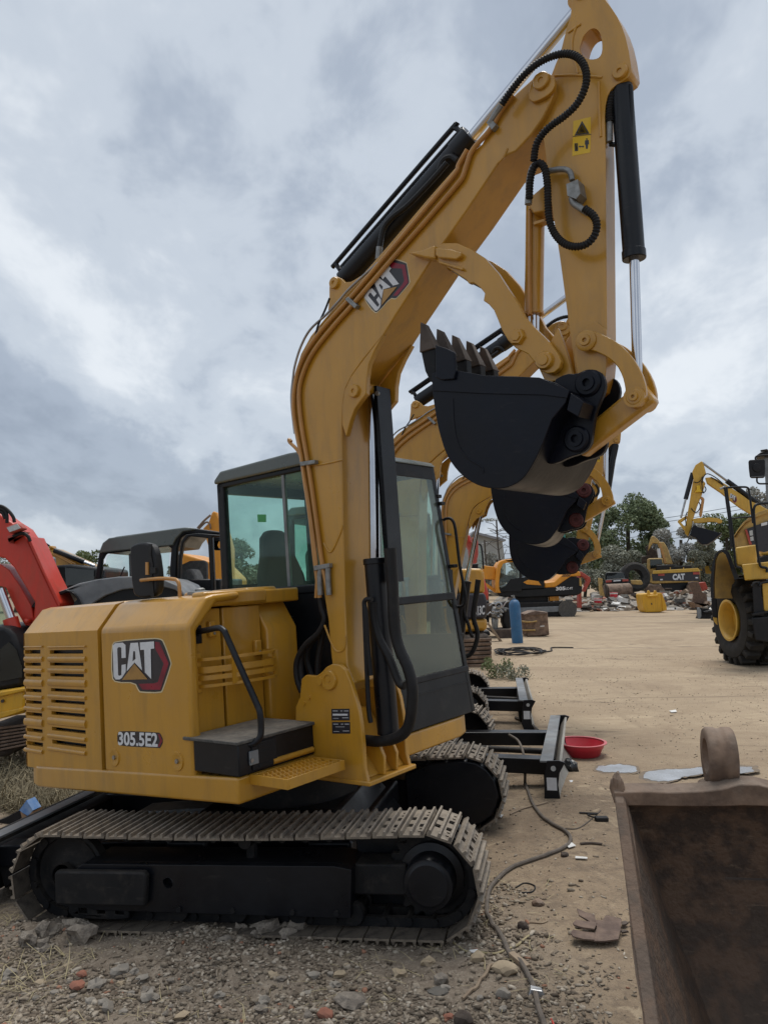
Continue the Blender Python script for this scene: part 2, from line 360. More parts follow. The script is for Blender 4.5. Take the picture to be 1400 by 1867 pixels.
# ------------------------------------------------------------------ ground
M_UNDER = frame((-.58,4.88,0), -.225, -.06)             # undercarriage of the near excavator
M_UP = M_UNDER @ Matrix.Rotation(-.4416,4,'Z')          # its slewed upper body
def sstep(a, b, x):
    t = min(1, max(0, (x-a)/(b-a))); return t*t*(3-2*t)
def rubble(x, y):                                       # how stony the ground is
    n = mnoise.noise(Vector((x*.9,y*.9,3)))*.35+mnoise.noise(Vector((x*2.7,y*2.7,8)))*.18
    near = sstep(.95,.15, x+n+.18*(y-3.6))*sstep(6.2,4.6, y+n)
    left = sstep(-1.2,-2.2, x+n)*sstep(12,7, y)*.6
    return min(1, near+left)
def paved(x, y):
    n = mnoise.noise(Vector((x*.5,y*.5,11)))*1.0+mnoise.noise(Vector((x*1.7,y*1.7,2)))*.4
    return sstep(6.2,9.0, y+n*.8+(x-2)*.9)*sstep(.4,1.8, x-.06*y+n*.3)
def gh(x, y, fine=True):
    ca, sa = math.cos(-.225), math.sin(-.225); dx_, dy_ = x+.58, y-4.88
    u = dx_*ca+dy_*sa; v = -dx_*sa+dy_*ca
    d = math.hypot(max(0,abs(u)-1.5), max(0,abs(v)-1.0))
    z = .06*max(-1.9,min(1.7,u))*sstep(2.2,.25,d)
    z += -.06*sstep(1.4,.6,x)*sstep(6.0,6.9,y)*sstep(16,12,y)
    if y < 14 and fine:
        r = rubble(x,y)
        z += r*(.035*mnoise.noise(Vector((x*2.1,y*2.1,1)))+.018*mnoise.noise(Vector((x*6,y*6,5)))+.010*mnoise.noise(Vector((x*15,y*15,7))))
        z += .006*mnoise.noise(Vector((x*3,y*3,21)))+.002*mnoise.noise(Vector((x*14,y*14,2)))
        # churned ridge of rubble pushed up beside the near track
        z += .075*sstep(.34,.0,abs(v+1.22+.05*mnoise.noise(Vector((u*3,0,0)))))*sstep(-.55,-.15,u)*sstep(.62,.15,u)*(.75+.5*mnoise.noise(Vector((x*9,y*9,4))))
        z += .07*sstep(.35,.05,abs(v+1.10))*sstep(-1.45,-1.25,u)*sstep(-.70,-1.05,u)*(.8+.6*mnoise.noise(Vector((x*8,y*8,9))))
    return z
def axis(lo, hi, a, b, fine, grow=1.17):
    c = list(np.arange(a, b+1e-6, fine)); s = fine
    while c[-1] < hi: s *= grow; c.append(c[-1]+s)
    s = fine; h = []
    p = a
    while p > lo: s *= grow; p -= s; h.append(p)
    return h[::-1]+c
gx, gy = axis(-420,420,-2.6,2.3,.035), axis(-60,900,2.9,5.2,.035,1.06)
g = G(); nx, ny = len(gx), len(gy)
V = [(x,y,gh(x,y)) for y in gy for x in gx]
g.add(V, [(j*nx+i, j*nx+i+1, (j+1)*nx+i+1, (j+1)*nx+i) for j in range(ny-1) for i in range(nx-1)])
def ground_mat():
    m = bpy.data.materials.new('ground'); m.use_nodes = True; MATS['ground'] = m
    t = m.node_tree; b = t.nodes['Principled BSDF']; l = t.links.new
    tcn = N(t,'ShaderNodeTexCoord'); P = tcn.outputs['Object']
    def nz(scale, det=8, rough=.6, vec=None, dist=0):
        det = min(det,5)
        n = N(t,'ShaderNodeTexNoise'); l(vec or P, n.inputs['Vector']); n.inputs['Scale'].default_value = scale; n.inputs['Detail'].default_value = det; n.inputs['Roughness'].default_value = rough; n.inputs['Distortion'].default_value = dist; return n.outputs['Fac']
    def mix(f, a, c):
        n = N(t,'ShaderNodeMix',data_type='RGBA'); l(f, n.inputs[0])
        for k, q in ((6,a),(7,c)):
            if isinstance(q, tuple): n.inputs[k].default_value = (*q,1)
            else: l(q, n.inputs[k])
        return n.outputs[2]
    def rmp(f, p0, p1, c0=(0,0,0), c1=(1,1,1)):
        r = ramp(t, [(p0,c0),(p1,c1)]); l(f, r.inputs[0]); return r.outputs[0]
    wide = N(t,'ShaderNodeMapping'); l(P, wide.inputs[0]); wide.inputs['Scale'].default_value = (.35,1.0,1)
    conc = mix(rmp(nz(.8,9,.62,wide.outputs[0],.6),.36,.64), (.46,.36,.245), (.33,.25,.17))
    conc = mix(rmp(nz(3.1,10,.7,wide.outputs[0],.4),.52,.72), conc, (.30,.225,.15))
    conc = mix(rmp(nz(.33,6,.55,wide.outputs[0],.8),.60,.72), conc, (.25,.19,.135))
    conc = mix(rmp(nz(26,6,.7),.60,.78), conc, (.50,.42,.31))
    conc = mix(rmp(nz(.4,5,.65,None,1.2),.53,.64), conc, (.29,.215,.145)); conc = mix(rmp(nz(1.3,5,.6,wide.outputs[0],1.6),.60,.67), conc, (.19,.142,.10))
    conc = mix(rmp(nz(9,5,.7,wide.outputs[0],.5),.42,.68), conc, (.36,.275,.185)); conc = mix(rmp(nz(22,5,.75),.58,.70), conc, (.24,.18,.125))
    ruts = N(t,'ShaderNodeMapping'); l(P, ruts.inputs[0]); ruts.inputs['Scale'].default_value = (1.1,.07,1); ruts.inputs['Rotation'].default_value = (0,0,R(38))
    conc = mix(rmp(nz(2.2,4,.5,ruts.outputs[0],.9),.55,.75), conc, (.33,.252,.172))
    dirt = mix(rmp(nz(2.2,10,.68,None,.5),.35,.65), (.345,.262,.175), (.225,.165,.112))
    dirt = mix(rmp(nz(34,7,.75),.52,.72), dirt, (.17,.13,.095))
    dirt = mix(rmp(nz(60,4,.6),.64,.74), dirt, (.46,.39,.30)); dirt = mix(rmp(nz(11,5,.7,None,.8),.50,.66), dirt, (.20,.15,.105)); dirt = mix(rmp(nz(5,5,.6,None,1.2),.60,.68), dirt, (.40,.31,.21))
    rubb = mix(rmp(nz(7,10,.7),.36,.64), (.275,.222,.168), (.150,.119,.090))
    rubb = mix(rmp(nz(48,6,.75),.50,.70), rubb, (.36,.305,.24))
    a1 = N(t,'ShaderNodeAttribute',attribute_name='paved'); a2 = N(t,'ShaderNodeAttribute',attribute_name='rubble')
    col = mix(a1.outputs['Fac'], dirt, conc); col = mix(a2.outputs['Fac'], col, rubb)
    # long joints between the yard's slabs, and a few cracks
    sp = N(t,'ShaderNodeSeparateXYZ'); l(P, sp.inputs[0])
    wob = N(t,'ShaderNodeMath',operation='MULTIPLY_ADD'); l(nz(.5,4), wob.inputs[0]); wob.inputs[1].default_value = .5; l(sp.outputs['Y'], wob.inputs[2])
    tot = None
    for yy, wd in ((18.9,.045),(32.4,.12),(28.2,.05)):
        s1 = N(t,'ShaderNodeMath',operation='SUBTRACT'); l(wob.outputs[0], s1.inputs[0]); s1.inputs[1].default_value = yy
        s2 = N(t,'ShaderNodeMath',operation='ABSOLUTE'); l(s1.outputs[0], s2.inputs[0])
        s3 = N(t,'ShaderNodeMath',operation='LESS_THAN'); l(s2.outputs[0], s3.inputs[0]); s3.inputs[1].default_value = wd
        if tot is None: tot = s3.outputs[0]
        else:
            s4 = N(t,'ShaderNodeMath',operation='MAXIMUM'); l(tot, s4.inputs[0]); l(s3.outputs[0], s4.inputs[1]); tot = s4.outputs[0]
    s5 = N(t,'ShaderNodeMath',operation='MULTIPLY'); l(tot, s5.inputs[0]); l(a1.outputs['Fac'], s5.inputs[1])
    s6 = N(t,'ShaderNodeMath',operation='MULTIPLY'); l(s5.outputs[0], s6.inputs[0]); l(rmp(nz(.7,5),.36,.5), s6.inputs[1])
    col = mix(s6.outputs[0], col, (.14,.11,.085))
    l(col, b.inputs['Base Color'])
    b.inputs['Roughness'].default_value = .92; b.inputs['Specular IOR Level'].default_value = .25
    bn = N(t,'ShaderNodeBump'); bn.inputs['Strength'].default_value = .9; bn.inputs['Distance'].default_value = .012
    ad = N(t,'ShaderNodeMath',operation='ADD'); l(nz(55,8,.7), ad.inputs[0]); l(nz(14,6,.6), ad.inputs[1]); l(ad.outputs[0], bn.inputs['Height']); l(bn.outputs[0], b.inputs['Normal'])
ground_mat()
go = g.build('ground', 'ground', smooth=0); go['kind'] = 'structure'
go.data.polygons.foreach_set('use_smooth',[True]*len(go.data.polygons))
for nm, fn in (('rubble',rubble),('paved',paved)):
    at = go.data.attributes.new(nm,'FLOAT','POINT'); at.data.foreach_set('value',[fn(p[0],p[1]) if p[1] < 60 else (1 if nm=='paved' and p[0]>0 else 0) for p in V])

# ------------------------------------------------------------------ the excavator kind
F = Frame(M_UP)
LOGO_S = dict(  # the emblem's pieces, in its own drawing units
 edge=[(692,470),(720,433),(1000,412),(1054,417),(1078,436),(1133,590),(1133,610),(1072,798),(1054,818),(905,815),(888,800),(863,743),(726,743),(692,705)],
 plate=[(700,470),(725,440),(1000,420),(1050,425),(1070,440),(1125,590),(1125,610),(1065,790),(1050,808),(910,805),(895,795),(868,735),(730,735),(700,700)],
 red=[(1012,440),(1046,446),(1112,600),(1052,792),(920,790),(892,748),(1002,745),(1034,735),(1076,600),(1014,492)],
 C=[(705,470),(722,452),(778,447),(798,464),(800,558),(770,560),(768,486),(760,480),(745,482),(738,492),(745,683),(752,690),(768,684),(770,610),(800,605),(800,660),(772,705),(755,716),(726,716),(712,694)],
 A=[(835,450),(890,447),(920,650),(865,592),(808,657)], Ah=[(856,510),(869,510),(873,566),(851,583)],
 T=[(905,446),(1008,438),(1010,490),(984,493),(988,712),(942,664),(936,499),(908,501)],
 tri=[(865,600),(962,714),(776,719)])
def emblem(parent, to3d, nrm):                      # to3d maps drawing units to the surface; nrm points out of it
    nrm = Vector(nrm)
    for i, (k, m) in enumerate((('edge','pale_edge'),('plate','decal_black'),('red','decal_red'),('C','white_print'),('A','white_print'),('Ah','decal_black'),('T','white_print'),('tri','decal_gold'))):
        pts = LOGO_S[k]
        if k in ('edge','plate'): pts = chaikin(pts,1)
        G().prism([to3d(x,y)+nrm*(.001+.0006*i) for x, y in pts], -nrm*.0004).build({'edge':'decal_edge','plate':'decal_plate','red':'decal_hexagon','C':'letter','A':'letter','Ah':'letter_counter','T':'letter','tri':'decal_triangle'}[k], m, parent, smooth=0)
def path_stadium(n, Rr, half):                      # points evenly round the track: (x, z, angle)
    per = 4*half+2*math.pi*Rr; out = []
    for i in range(n):
        s = per*i/n
        if s < 2*half: out.append((half-s, 0-0.0, math.pi, s)); continue
        s2 = s-2*half
        if s2 < math.pi*Rr:
            a = s2/Rr; out.append((-half-Rr*math.sin(a), Rr-Rr*math.cos(a), math.pi+a, s)); continue
        s3 = s2-math.pi*Rr
        if s3 < 2*half:
            out.append((-half+s3, 2*Rr-.018*math.sin(math.pi*s3/(2*half)), 0, s)); continue
        a = (s3-2*half)/Rr; out.append((half+Rr*math.sin(a), Rr+Rr*math.cos(a), a, s))
    return out
_shoe = {}
def shoe_mesh():
    if 'm' in _shoe: return _shoe['m']
    g = G(); a = .062
    for y0, y1 in ((-.2,-.075),(-.03,.03),(.075,.2)): g.box(-a,a,y0,y1,0,.011)
    for y0, y1 in ((-.075,-.03),(.03,.075)):
        for x0, x1 in ((-a,-.043),(-.016,.014),(.040,a)): g.box(x0,x1,y0,y1,0,.011)
    for x0 in (-.061,-.012,.042):
        g.add([(x0,-.2,.0105),(x0+.018,-.2,.0105),(x0+.014,-.197,.029),(x0+.004,-.197,.029),(x0,.2,.0105),(x0+.018,.2,.0105),(x0+.014,.197,.029),(x0+.004,.197,.029)],
              [(0,1,2,3),(7,6,5,4),(0,4,5,1),(1,5,6,2),(2,6,7,3),(3,7,4,0)])
    for y in (-.15,.15,-.105,.105): g.cyl((.031,y,.010),(.031,y,.017),.008,6)
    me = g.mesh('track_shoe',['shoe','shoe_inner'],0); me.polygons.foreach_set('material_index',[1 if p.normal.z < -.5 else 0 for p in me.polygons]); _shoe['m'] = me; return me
def band(Rr, half, th, y0, y1, n=72):               # closed loop of constant thickness round a stadium
    P = path_stadium(n, Rr, half); g = G(); vs = []; fs = []
    for x, z, a, _ in P:
        nx_, nz_ = math.sin(a), math.cos(a)
        for yy in (y0,y1):
            vs += [(x,yy,z), (x-nx_*th,yy,z-nz_*th)]
    for i in range(n):
        j = (i+1)%n
        for a, b in ((0,1),(1,3),(3,2),(2,0)): fs.append((4*i+a,4*i+b,4*j+b,4*j+a))
    return g.add(vs, fs)

def under(root, ang, blade_dir, near_detail=True, blade_label=None, ext=0):
    """tracks, frame and dozer blade; +x is the drive end"""
    MX = Matrix.Rotation(ang,4,'Z')
    def put(o): o.matrix_basis = MX; return o
    Rr, half = .265, 1.02
    put(G().prism([(-.62,-.45,.20),(.62,-.45,.20),(.42,-.45,.47),(-.42,-.45,.47)],(0,.9,0)).box(-.55,-.3,-.62,.62,.22,.36).box(.3,.55,-.62,.62,.22,.36).build('car_body','black_paint',root,bevel=.02))
    put(G().cyl((0,0,.46),(0,0,.64),.42,40).build('swing_ring','black_dusty',root))
    for s in (-1,1):
        yc = s*.79
        ch = put(G().build('track_chain','black_dusty',root)) if False else None
        g = band(.235,half,.045,yc-.075,yc-.045); g2 = band(.235,half,.045,yc+.045,yc+.075)
        for q in g2.f: pass
        o = len(g.v); g.v += g2.v; g.f += [tuple(i+o for i in f) for f in g2.f]
        g.v = [(x,y,z+.03) for x,y,z in g.v]
        P = path_stadium(42, .205, half)
        for x, z, a, _ in P: g.cyl((x,yc-.088,z+.06),(x,yc+.088,z+.06),.021,8)
        ch = put(g.build('track_chain','black_dusty',root))
        for i, (x, z, a, _) in enumerate(path_stadium(42, Rr-.03, half)):
            sh = bpy.data.objects.new('track_shoe', shoe_mesh()); COL.objects.link(sh); sh.parent = ch
            sh.matrix_basis = Matrix.Translation((x,yc,z+.03)) @ Matrix.Rotation(a+random.uniform(-.012,.012),4,'Y')
        # frame: outer box with a cover, a round hole and slots under the cover
        so_ = -1 if s < 0 else 1
        loop = [(-.80,.11),(.62,.10),(.64,.33),(.55,.345),(-.86,.345),(-.98,.26),(-.98,.17)]
        hole = [(-.36+.028*math.cos(t*math.pi/6), .255+.028*math.sin(t*math.pi/6)) for t in range(12)]
        yo = yc+so_*.155
        put(G().prism([(x,yo,z) for x, z in loop], (0,-so_*.05,0), [[(x,yo,z) for x, z in hole]]).prism([(x,yo-so_*.05,z) for x, z in loop],(0,-so_*.22,0)).build('track_frame','black_paint',root,bevel=.006))
        if near_detail:
            put(G().prism([(x,yo+so_*.002,z) for x, z in [(-1.00,.15),(-.47,.15),(-.455,.30),(-.47,.325),(-.99,.325),(-1.00,.31)]],(0,so_*.045,0)).build('tensioner_cover','black_dusty',root,bevel=.012))
            g = G(); y0 = yo-so_*.01
            sl = [[(x,y0,.085),(x+.05,y0,.085),(x+.05,y0,.115),(x,y0,.115)] for x in (-.90,-.79,-.68)]
            g.prism([(x,y0,z) for x, z in [(-.96,.15),(-.60,.15),(-.60,.07),(-.68,.06),(-.92,.06),(-.96,.09)]],(0,-so_*.02,0),sl)
            put(g.build('chain_guard','black_dusty',root,bevel=.003))
            for x in (-.30,.0,.32,.55): put(G().cyl((x,yo,.125),(x,yo+so_*.012,.125),.014,6).build('bolt','black_dusty',root))
        for x in (-.66,-.33,0,.33,.62):
            put(G().lathe((x,yc-.11,.095),(0,1,0),[(0,0),(.05,.0),(.055,.01),(.055,.05),(.042,.055),(.042,.165),(.055,.17),(.055,.21),(.05,.22),(0,.22)],16).build('track_roller','black_dusty',root))
        put(G().lathe((.06,yc-.11,.445),(0,1,0),[(0,0),(.036,0),(.036,.06),(.03,.065),(.03,.155),(.036,.16),(.036,.22),(0,.22)],14).cyl((.06,yc-.02,.33),(.06,yc-.02,.445),.03,8).build('carrier_roller','black_dusty',root))
        # drive sprocket with final drive, idler at the other end
        g = G(); n = 21; pts = []
        for i in range(n*4):
            t = 2*math.pi*i/(n*4); rr = .225 if i%4 in (0,1) else .195
            pts.append((1.02+rr*math.cos(t), yc-.02, .265+rr*math.sin(t)))
        g.prism(pts,(0,.04,0))
        sp = put(g.build('sprocket','black_dusty',root,bevel=.004))
        G().lathe((1.02,yc,.265),(0,so_,0),[(.16,0),(.16,.05),(.125,.06),(.125,.15),(.118,.165),(.10,.167),(.095,.172),(0,.173)],36).build('final_drive','black_paint',sp)
        if near_detail:
            q = G().prism([(x,yc-so_*.19,z) for x, z in [(.60,.05),(.60,.40),(.78,.47),(1.02,.485)]+[(1.02+.22*math.sin(t*math.pi/8),.265+.22*math.cos(t*math.pi/8)) for t in range(1,8)]+[(1.02,.045)]],(0,so_*.10,0))
            put(q.build('motor_guard','black_paint',root,bevel=.012))
        idl = put(G().lathe((-1.02,yc-.05,.265),(0,1,0),[(.06,-.06),(.06,-.02),(.10,-.015),(.15,.005),(.185,.0),(.185,.012),(.20,.02),(.20,.08),(.185,.088),(.185,.1),(.15,.095),(.10,.115),(.06,.12),(.06,.16),(0,.16)],28).build('idler','black_dusty',root))
        put(G().box(-1.02,-.78,yc-.07,yc+.07,.22,.31).build('yoke','black_dusty',root,bevel=.01)); put(G().box(.55,.90,yc-.08,yc+.08,.18,.33).build('drive_mount','black_dusty',root,bevel=.01))
    # dozer blade
    d = blade_dir; g = G()
    prof = [(1.78,.02),(1.70,.12),(1.685,.22),(1.70,.31),(1.745,.385),(1.765,.385),(1.735,.31),(1.718,.22),(1.73,.13),(1.80,.03)]
    MB = Matrix.Rotation(ang,4,'Z') @ Matrix.Translation((d*ext,0,0))
    bl = put(g.prism([(d*x,-.99,z) for x, z in prof],(0,1.98,0)).build('dozer_blade','black_dusty' if blade_label is None else 'blade_face',root,smooth=50)); bl.matrix_basis = MB
    for s in (-1,1):
        e = [(1.80,.02),(1.74,.12),(1.73,.22),(1.745,.31),(1.79,.39),(1.745,.405),(1.655,.40),(1.63,.30),(1.62,.12),(1.66,.02)]
        G().prism([(d*x,s*.992,z) for x, z in e],(0,-s*.02,0)).build('end_plate','black_paint',bl,bevel=.003)
        G().cyl((d*1.70,s*.993,.345),(d*1.70,s*.999,.345),.020,12).build('lifting_eye','lens',bl)
    G().box(min(d*1.60,d*1.70),max(d*1.60,d*1.70),-.985,.985,.385,.400).build('top_flange','grey_paint',bl,bevel=.003)
    G().prism([(d*1.64,-.6,.07),(d*1.685,-.6,.22),(d*1.70,-.6,.33),(d*1.60,-.6,.30),(d*1.60,-.6,.10)],(0,1.2,0)).build('blade_back','black_dusty',bl,bevel=.008)
    for s in (-1,1):
        put(G().prism([(d*.35,s*.36,.20),(d*.35,s*.50,.20),(d*(1.66+ext),s*.62,.20),(d*(1.66+ext),s*.48,.20)],(0,0,.125)).build('blade_arm','black_paint',root,bevel=.008))
    put(G().cyl((d*.5,0,.30),(d*1.15,0,.27),.05,14).cyl((d*1.15,0,.27),(d*(1.66+ext),0,.25),.027,12).build('blade_cylinder','black_dusty',root))
    put(G().prism([(d*.42,-.12,.38),(d*.42,.12,.38),(d*1.05,.10,.345),(d*1.05,-.10,.345)],(0,0,.02)).prism([(d*.42,-.12,.38),(d*1.05,-.10,.345),(d*1.05,-.10,.25),(d*.42,-.12,.24)],(0,.015,0)).build('cylinder_guard','grey_paint',root,bevel=.004))

BOOM = []                                           # parts that turn with the boom
def arm_part(o): BOOM.append(o.name); return o

def boom_group(root, decal=True):
    NF, FF = -.335, -.065                            # near and far cheeks of the boom
    T = lambda pts, v, **k: F.tr(pts, 1, v, **k)
    c5 = dict(org=(500,400), sc=3.111); c6 = dict(org=(850,0), sc=3.5); c7 = dict(org=(740,430), sc=2.8)
    out = [(640,1262),(612,1262),(604,1200),(598,1130),(583,1036),(566,940),(551,860),(542,800),(534,745),(532,715),(537,680),(548,645),(566,612),(590,582),(630,535),(700,455),(780,361),(848,284),(878,262),(889,240),(898,214),(940,170),(972,141),(984,133),(996,132),(1005,139),(1010,150),(1010,165),(1004,184),(990,213),(968,245),(940,275),(925,281),(909,296),(850,384),(786,474),(720,576),(698,612),(661,657),(642,684),(631,706),(626,730),(624,760),(623,800),(624,870),(625,957),(628,1080),(633,1213),(646,1245)]
    body = T(out, NF)
    bo = arm_part(G().prism(body, (0,FF-NF,0)).build('boom','yellow',root,bevel=.007))
    # raised plate carrying the lift cylinder's pin, and weld lines
    br = [(698,610),(683,638),(672,664),(668,690),(667,718),(655,733),(646,746),(638,768),(631,796),(624,775),(624,740),(628,712),(640,686),(662,656)]
    for v0, dv in ((NF-.012,.035),(FF+.012,-.035)):
        G().prism(T(br,NF-.012) if dv > 0 else [Vector((p.x,v0,p.z)) for p in T(br,NF-.012)], (0,dv,0)).build('cylinder_lug','yellow',bo,bevel=.004)
    def boss(px, py, v, r, t=.022, m='yellow', par=bo, nm='pin'):
        c = F.un(px,py,1,v)
        return G().lathe(c+Vector((0,.004,0)),(0,-1,0),[(r,0),(r,t*.8),(r*.9,t),(r*.35,t),(r*.3,t*.7),(0,t*.7)],24).build(nm,m,par)
    boss(647,713,NF-.012,.036); boss(988,148,NF-.02,.040)
    G().prism(T(chaikin([(972,136),(990,128),(1008,136),(1013,152),(1004,170),(976,185),(966,183),(962,172)],2),NF-.022),(0,.022,0)).build('pin_keeper','yellow',bo,bevel=.003)
    for pts in ([(566,848),(590,846),(625,838)],[(1*590,990),(600,1006),(608,1000),(622,968),(625,957)],[(592,1140),(606,1176),(616,1188),(628,1182),(630,1160)],[(925,270),(918,286),(909,296)]):
        G().tube(spline(T(pts,NF-.001),5),.006,8).build('weld_seam','yellow',bo)
    # bracket for the stick cylinder
    bk = [(598,566),(600,540),(600,518),(605,507),(613,503),(622,507),(629,514),(640,513),(668,496),(690,476),(640,535)]
    for v in (-.30,-.12):
        G().prism([Vector((p.x,v,p.z)) for p in T(bk,-.30)],(0,.025,0)).build('cylinder_bracket','yellow',bo,bevel=.004)
    boss(611,516,-.30,.034)
    # pipes and clips along the boom
    for pts, r, m in (([(583,1090),(575,1030),(565,940),(556,880),(549,830),(541,790),(535,745),(538,700),(551,655),(585,603),(640,541),(700,470),(770,387),(828,318),(836,300),(852,272)],.0125,'copper_pipe'),
                   ([(600,1085),(588,1030),(577,950),(566,872),(558,825),(549,770),(545,718),(552,682),(571,642),(605,598),(650,547),(720,466),(780,398),(834,335),(844,320),(850,302),(862,272),(893,236),(914,200),(935,172)],.0125,'copper_pipe'),
                   ([(531,805),(527,801),(528,806),(540,818),(548,832),(553,860),(560,900),(566,940),(572,985),(578,1040),(576,1090)],.010,'copper_pipe'),
                   ([(690,478),(640,523),(618,548),(596,572),(566,600),(549,630),(538,664),(534,690),(531,730),(537,790)],.007,'steel'),
                   ([(601,543),(592,566),(581,590),(575,612)],.006,'rubber')):
        arm_part(G().tube(spline(T(pts,NF-.016),5),r,8).build('hydraulic_pipe',m,root))
    for pts in ([(546,842),(573,838),(574,845),(547,850)],[(571,1032),(599,1027),(600,1035),(572,1041)],[(628,545),(634,540),(651,556),(646,562)],[(886,222),(895,214),(904,226),(896,236)]):
        G().prism(T(pts,NF-.034),(0,.033,0)).build('pipe_clip','fitting',bo,bevel=.003)
    for a, b in (((583,1050),(584,1085)),((598,1052),(600,1085)),((585,1036),(583,1050)),((598,1036),(598,1052))):
        G().cyl(F.un(*a,1,NF-.018),F.un(*b,1,NF-.018),.016,10).build('hose_fitting','fitting',bo)
    for pts, v in (([(583,1085),(587,1110),(592,1130),(580,1155),(558,1175),(545,1195),(540,1215),(542,1240),(550,1262)],-.30),([(600,1085),(601,1105),(594,1130),(577,1160),(556,1180),(548,1205),(550,1235),(556,1262)],-.28),([(590,1088),(593,1115),(591,1140),(586,1170),(580,1205),(580,1240)],-.24),([(596,1088),(598,1112),(590,1150),(566,1175),(560,1205),(570,1240)],-.20)):
        arm_part(G().tube(spline(F.tr(pts,1,v),6),.017,10).build('hydraulic_hose','rubber',root))
    # emblem on the cheek
    if decal: emblem(bo, lambda x, y: F.un(600+(250+(x-703)*.619+(y-440)*.32)/4, 300+(960-(x-703)*.733+(y-440)*.44)/4, 1, NF), (0,-1,0))
    # stick cylinder above the boom
    V0 = -.20
    a, b, c = F.un(628,512,1,V0), F.un(858,252,1,V0), F.un(1063,4,1,V0)
    cy = arm_part(G().cyl(a,b,.062,24).cyl(b-(b-a).normalized()*.10,b+(b-a).normalized()*.012,.068,24).build('stick_cylinder','black_paint',root,bevel=.004))
    G().cyl(b,c,.030,20).build('cylinder_rod','chrome',cy)
    G().cyl(Vector((c.x,V0-.05,c.z)),Vector((c.x,V0+.05,c.z)),.055,20).build('rod_eye','yellow',cy)
    n_ = Vector((-(b-a).z,0,(b-a).x)).normalized()
    up = [a+(b-a)*.02+n_*.06, a+(b-a)*.02+n_*.115, a+(b-a)*.06+n_*.122, a+(b-a)*.92+n_*.122, a+(b-a)*.97+n_*.11, a+(b-a)*.985+n_*.06]
    G().tube(spline([p+Vector((0,-.02,0)) for p in up],4),.014,8).build('cylinder_pipe','black_paint',cy)
    G().tube(spline([p+Vector((0,.04,0)) for p in up],4),.014,8).build('cylinder_pipe','black_paint',cy)
    G().tube(spline(F.tr([(690,468),(694,440),(700,415),(716,395),(745,372),(790,325),(815,296)],1,-.29),5),.016,8).build('cylinder_hose','rubber',cy)
    G().tube(spline(F.tr([(690,472),(692,450)],1,-.29),2),.018,8).build('hose_fitting','fitting',cy)
    G().tube(spline(F.tr([(800,310),(808,292),(822,285),(834,292)],1,-.26),5),.016,8).build('cylinder_hose','rubber',cy)
    # lift cylinder before the boom
    ls, lb, lf = F.un(680,712,1,V0), F.un(683,1018,1,V0), F.un(708,1338,1,V0)
    lc = arm_part(G().cyl(lb,lf,.060,24).cyl(lb,lb+(lf-lb)*.035,.066,24).build('lift_cylinder','black_paint',root,bevel=.004))
    G().cyl(ls,lb,.031,20).build('cylinder_rod','chrome',lc)
    G().cyl(Vector((ls.x,FF+.02,ls.z)),Vector((ls.x,NF-.002,ls.z)),.034,18).build('rod_eye','yellow',lc)
    gd = [p+Vector((.02,0,0)) for p in F.tr([(676,704),(681,704),(693,870),(706,1062),(699,1062),(686,870)],1,-.235)]
    G().prism(gd,(0,.125,0)).prism([p+Vector((-.03,0,0)) for p in (gd[0],gd[1],gd[2],gd[3])][::-1]+[gd[3],gd[2],gd[1],gd[0]],(0,.006,0)).build('cylinder_guard','black_paint',lc,bevel=.003)
    G().cyl(gd[0]+Vector((.02,-.004,-.05)),gd[0]+Vector((.02,.01,-.05)),.013,10).build('bolt','fitting',lc)
    for pts, r in (([(676,1232),(671,1180),(667,1120),(664,1100),(668,1093),(678,1093)],.013),([(664,1100),(667,1180),(672,1290),(676,1318)],.013),([(680,1098),(682,1130),(692,1165),(710,1200),(722,1232),(730,1248),(738,1250)],.022),([(712,1000),(716,1060),(718,1110),(724,1170),(744,1220),(752,1260),(748,1310),(738,1335),(716,1348),(690,1352),(666,1350)],.030),([(706,1000),(712,1080),(716,1150),(730,1200)],.02)):
        G().tube(spline(F.tr(pts,1,-.315 if r < .02 else -.26),6),r,10).build('hydraulic_hose','rubber',lc)

    # ---------------- stick
    SN, SF = -.30, -.195
    so = [(1040,30),(1043,0),(1046,-22),(1056,-36),(1072,-40),(1088,-30),(1104,0),(1115,14),(1124,28),(1133,46),(1140,66),(1146,92),(1150,118),(1151,130),(1147,138),(1137,146),(1124,153),(1114,162),(1107,175),(1103,192),(1102,212),(1104,290),(1105,430),(1106,560),(1107,655),(1104,690),(1098,712),(1085,722),(1070,722),(1056,714),(1051,690),(1046,655),(1037,590),(1021,471),(1010,400),(1001,340),(993,266),(988,235),(990,200),(1000,150),(1012,118),(1022,94),(1033,50)]
    hole = chaikin([(740,240),(770,195),(805,176),(835,182),(858,215),(868,270),(868,330),(850,365),(820,377),(780,377),(745,360),(718,320)],1)
    sk = arm_part(G().prism(T(so,SN),(0,SF-SN,0),[T(hole,SN,**c6)]).build('stick','yellow',root,bevel=.006))
    for pts in ([(565,480),(700,475),(865,490)],[(705,160),(680,230),(675,330),(700,410),(712,465)],[(845,520),(850,700),(858,870)],[(730,150),(650,205)]):
        G().tube(spline(T(pts,SN-.001,**c6),5),.006,8).build('weld_seam','yellow',sk)
    boss(1131,131,SN,.034,par=sk); boss(1060,-18,SN,.036,par=sk)
    # doubler plates at the foot of the stick
    G().prism(T([(1045,640),(1055,700),(1070,716),(1088,716),(1102,700),(1106,660),(1105,600),(1085,585),(1060,600)],SN-.012),(0,.012,0)).build('doubler_plate','yellow',sk,bevel=.003)
    # bucket cylinder on the back of the stick
    V0 = -.25
    a, b, c = F.un(1131,131,1,V0), F.un(1156,470,1,V0), F.un(1163,722,1,V0)
    d = (b-a).normalized()
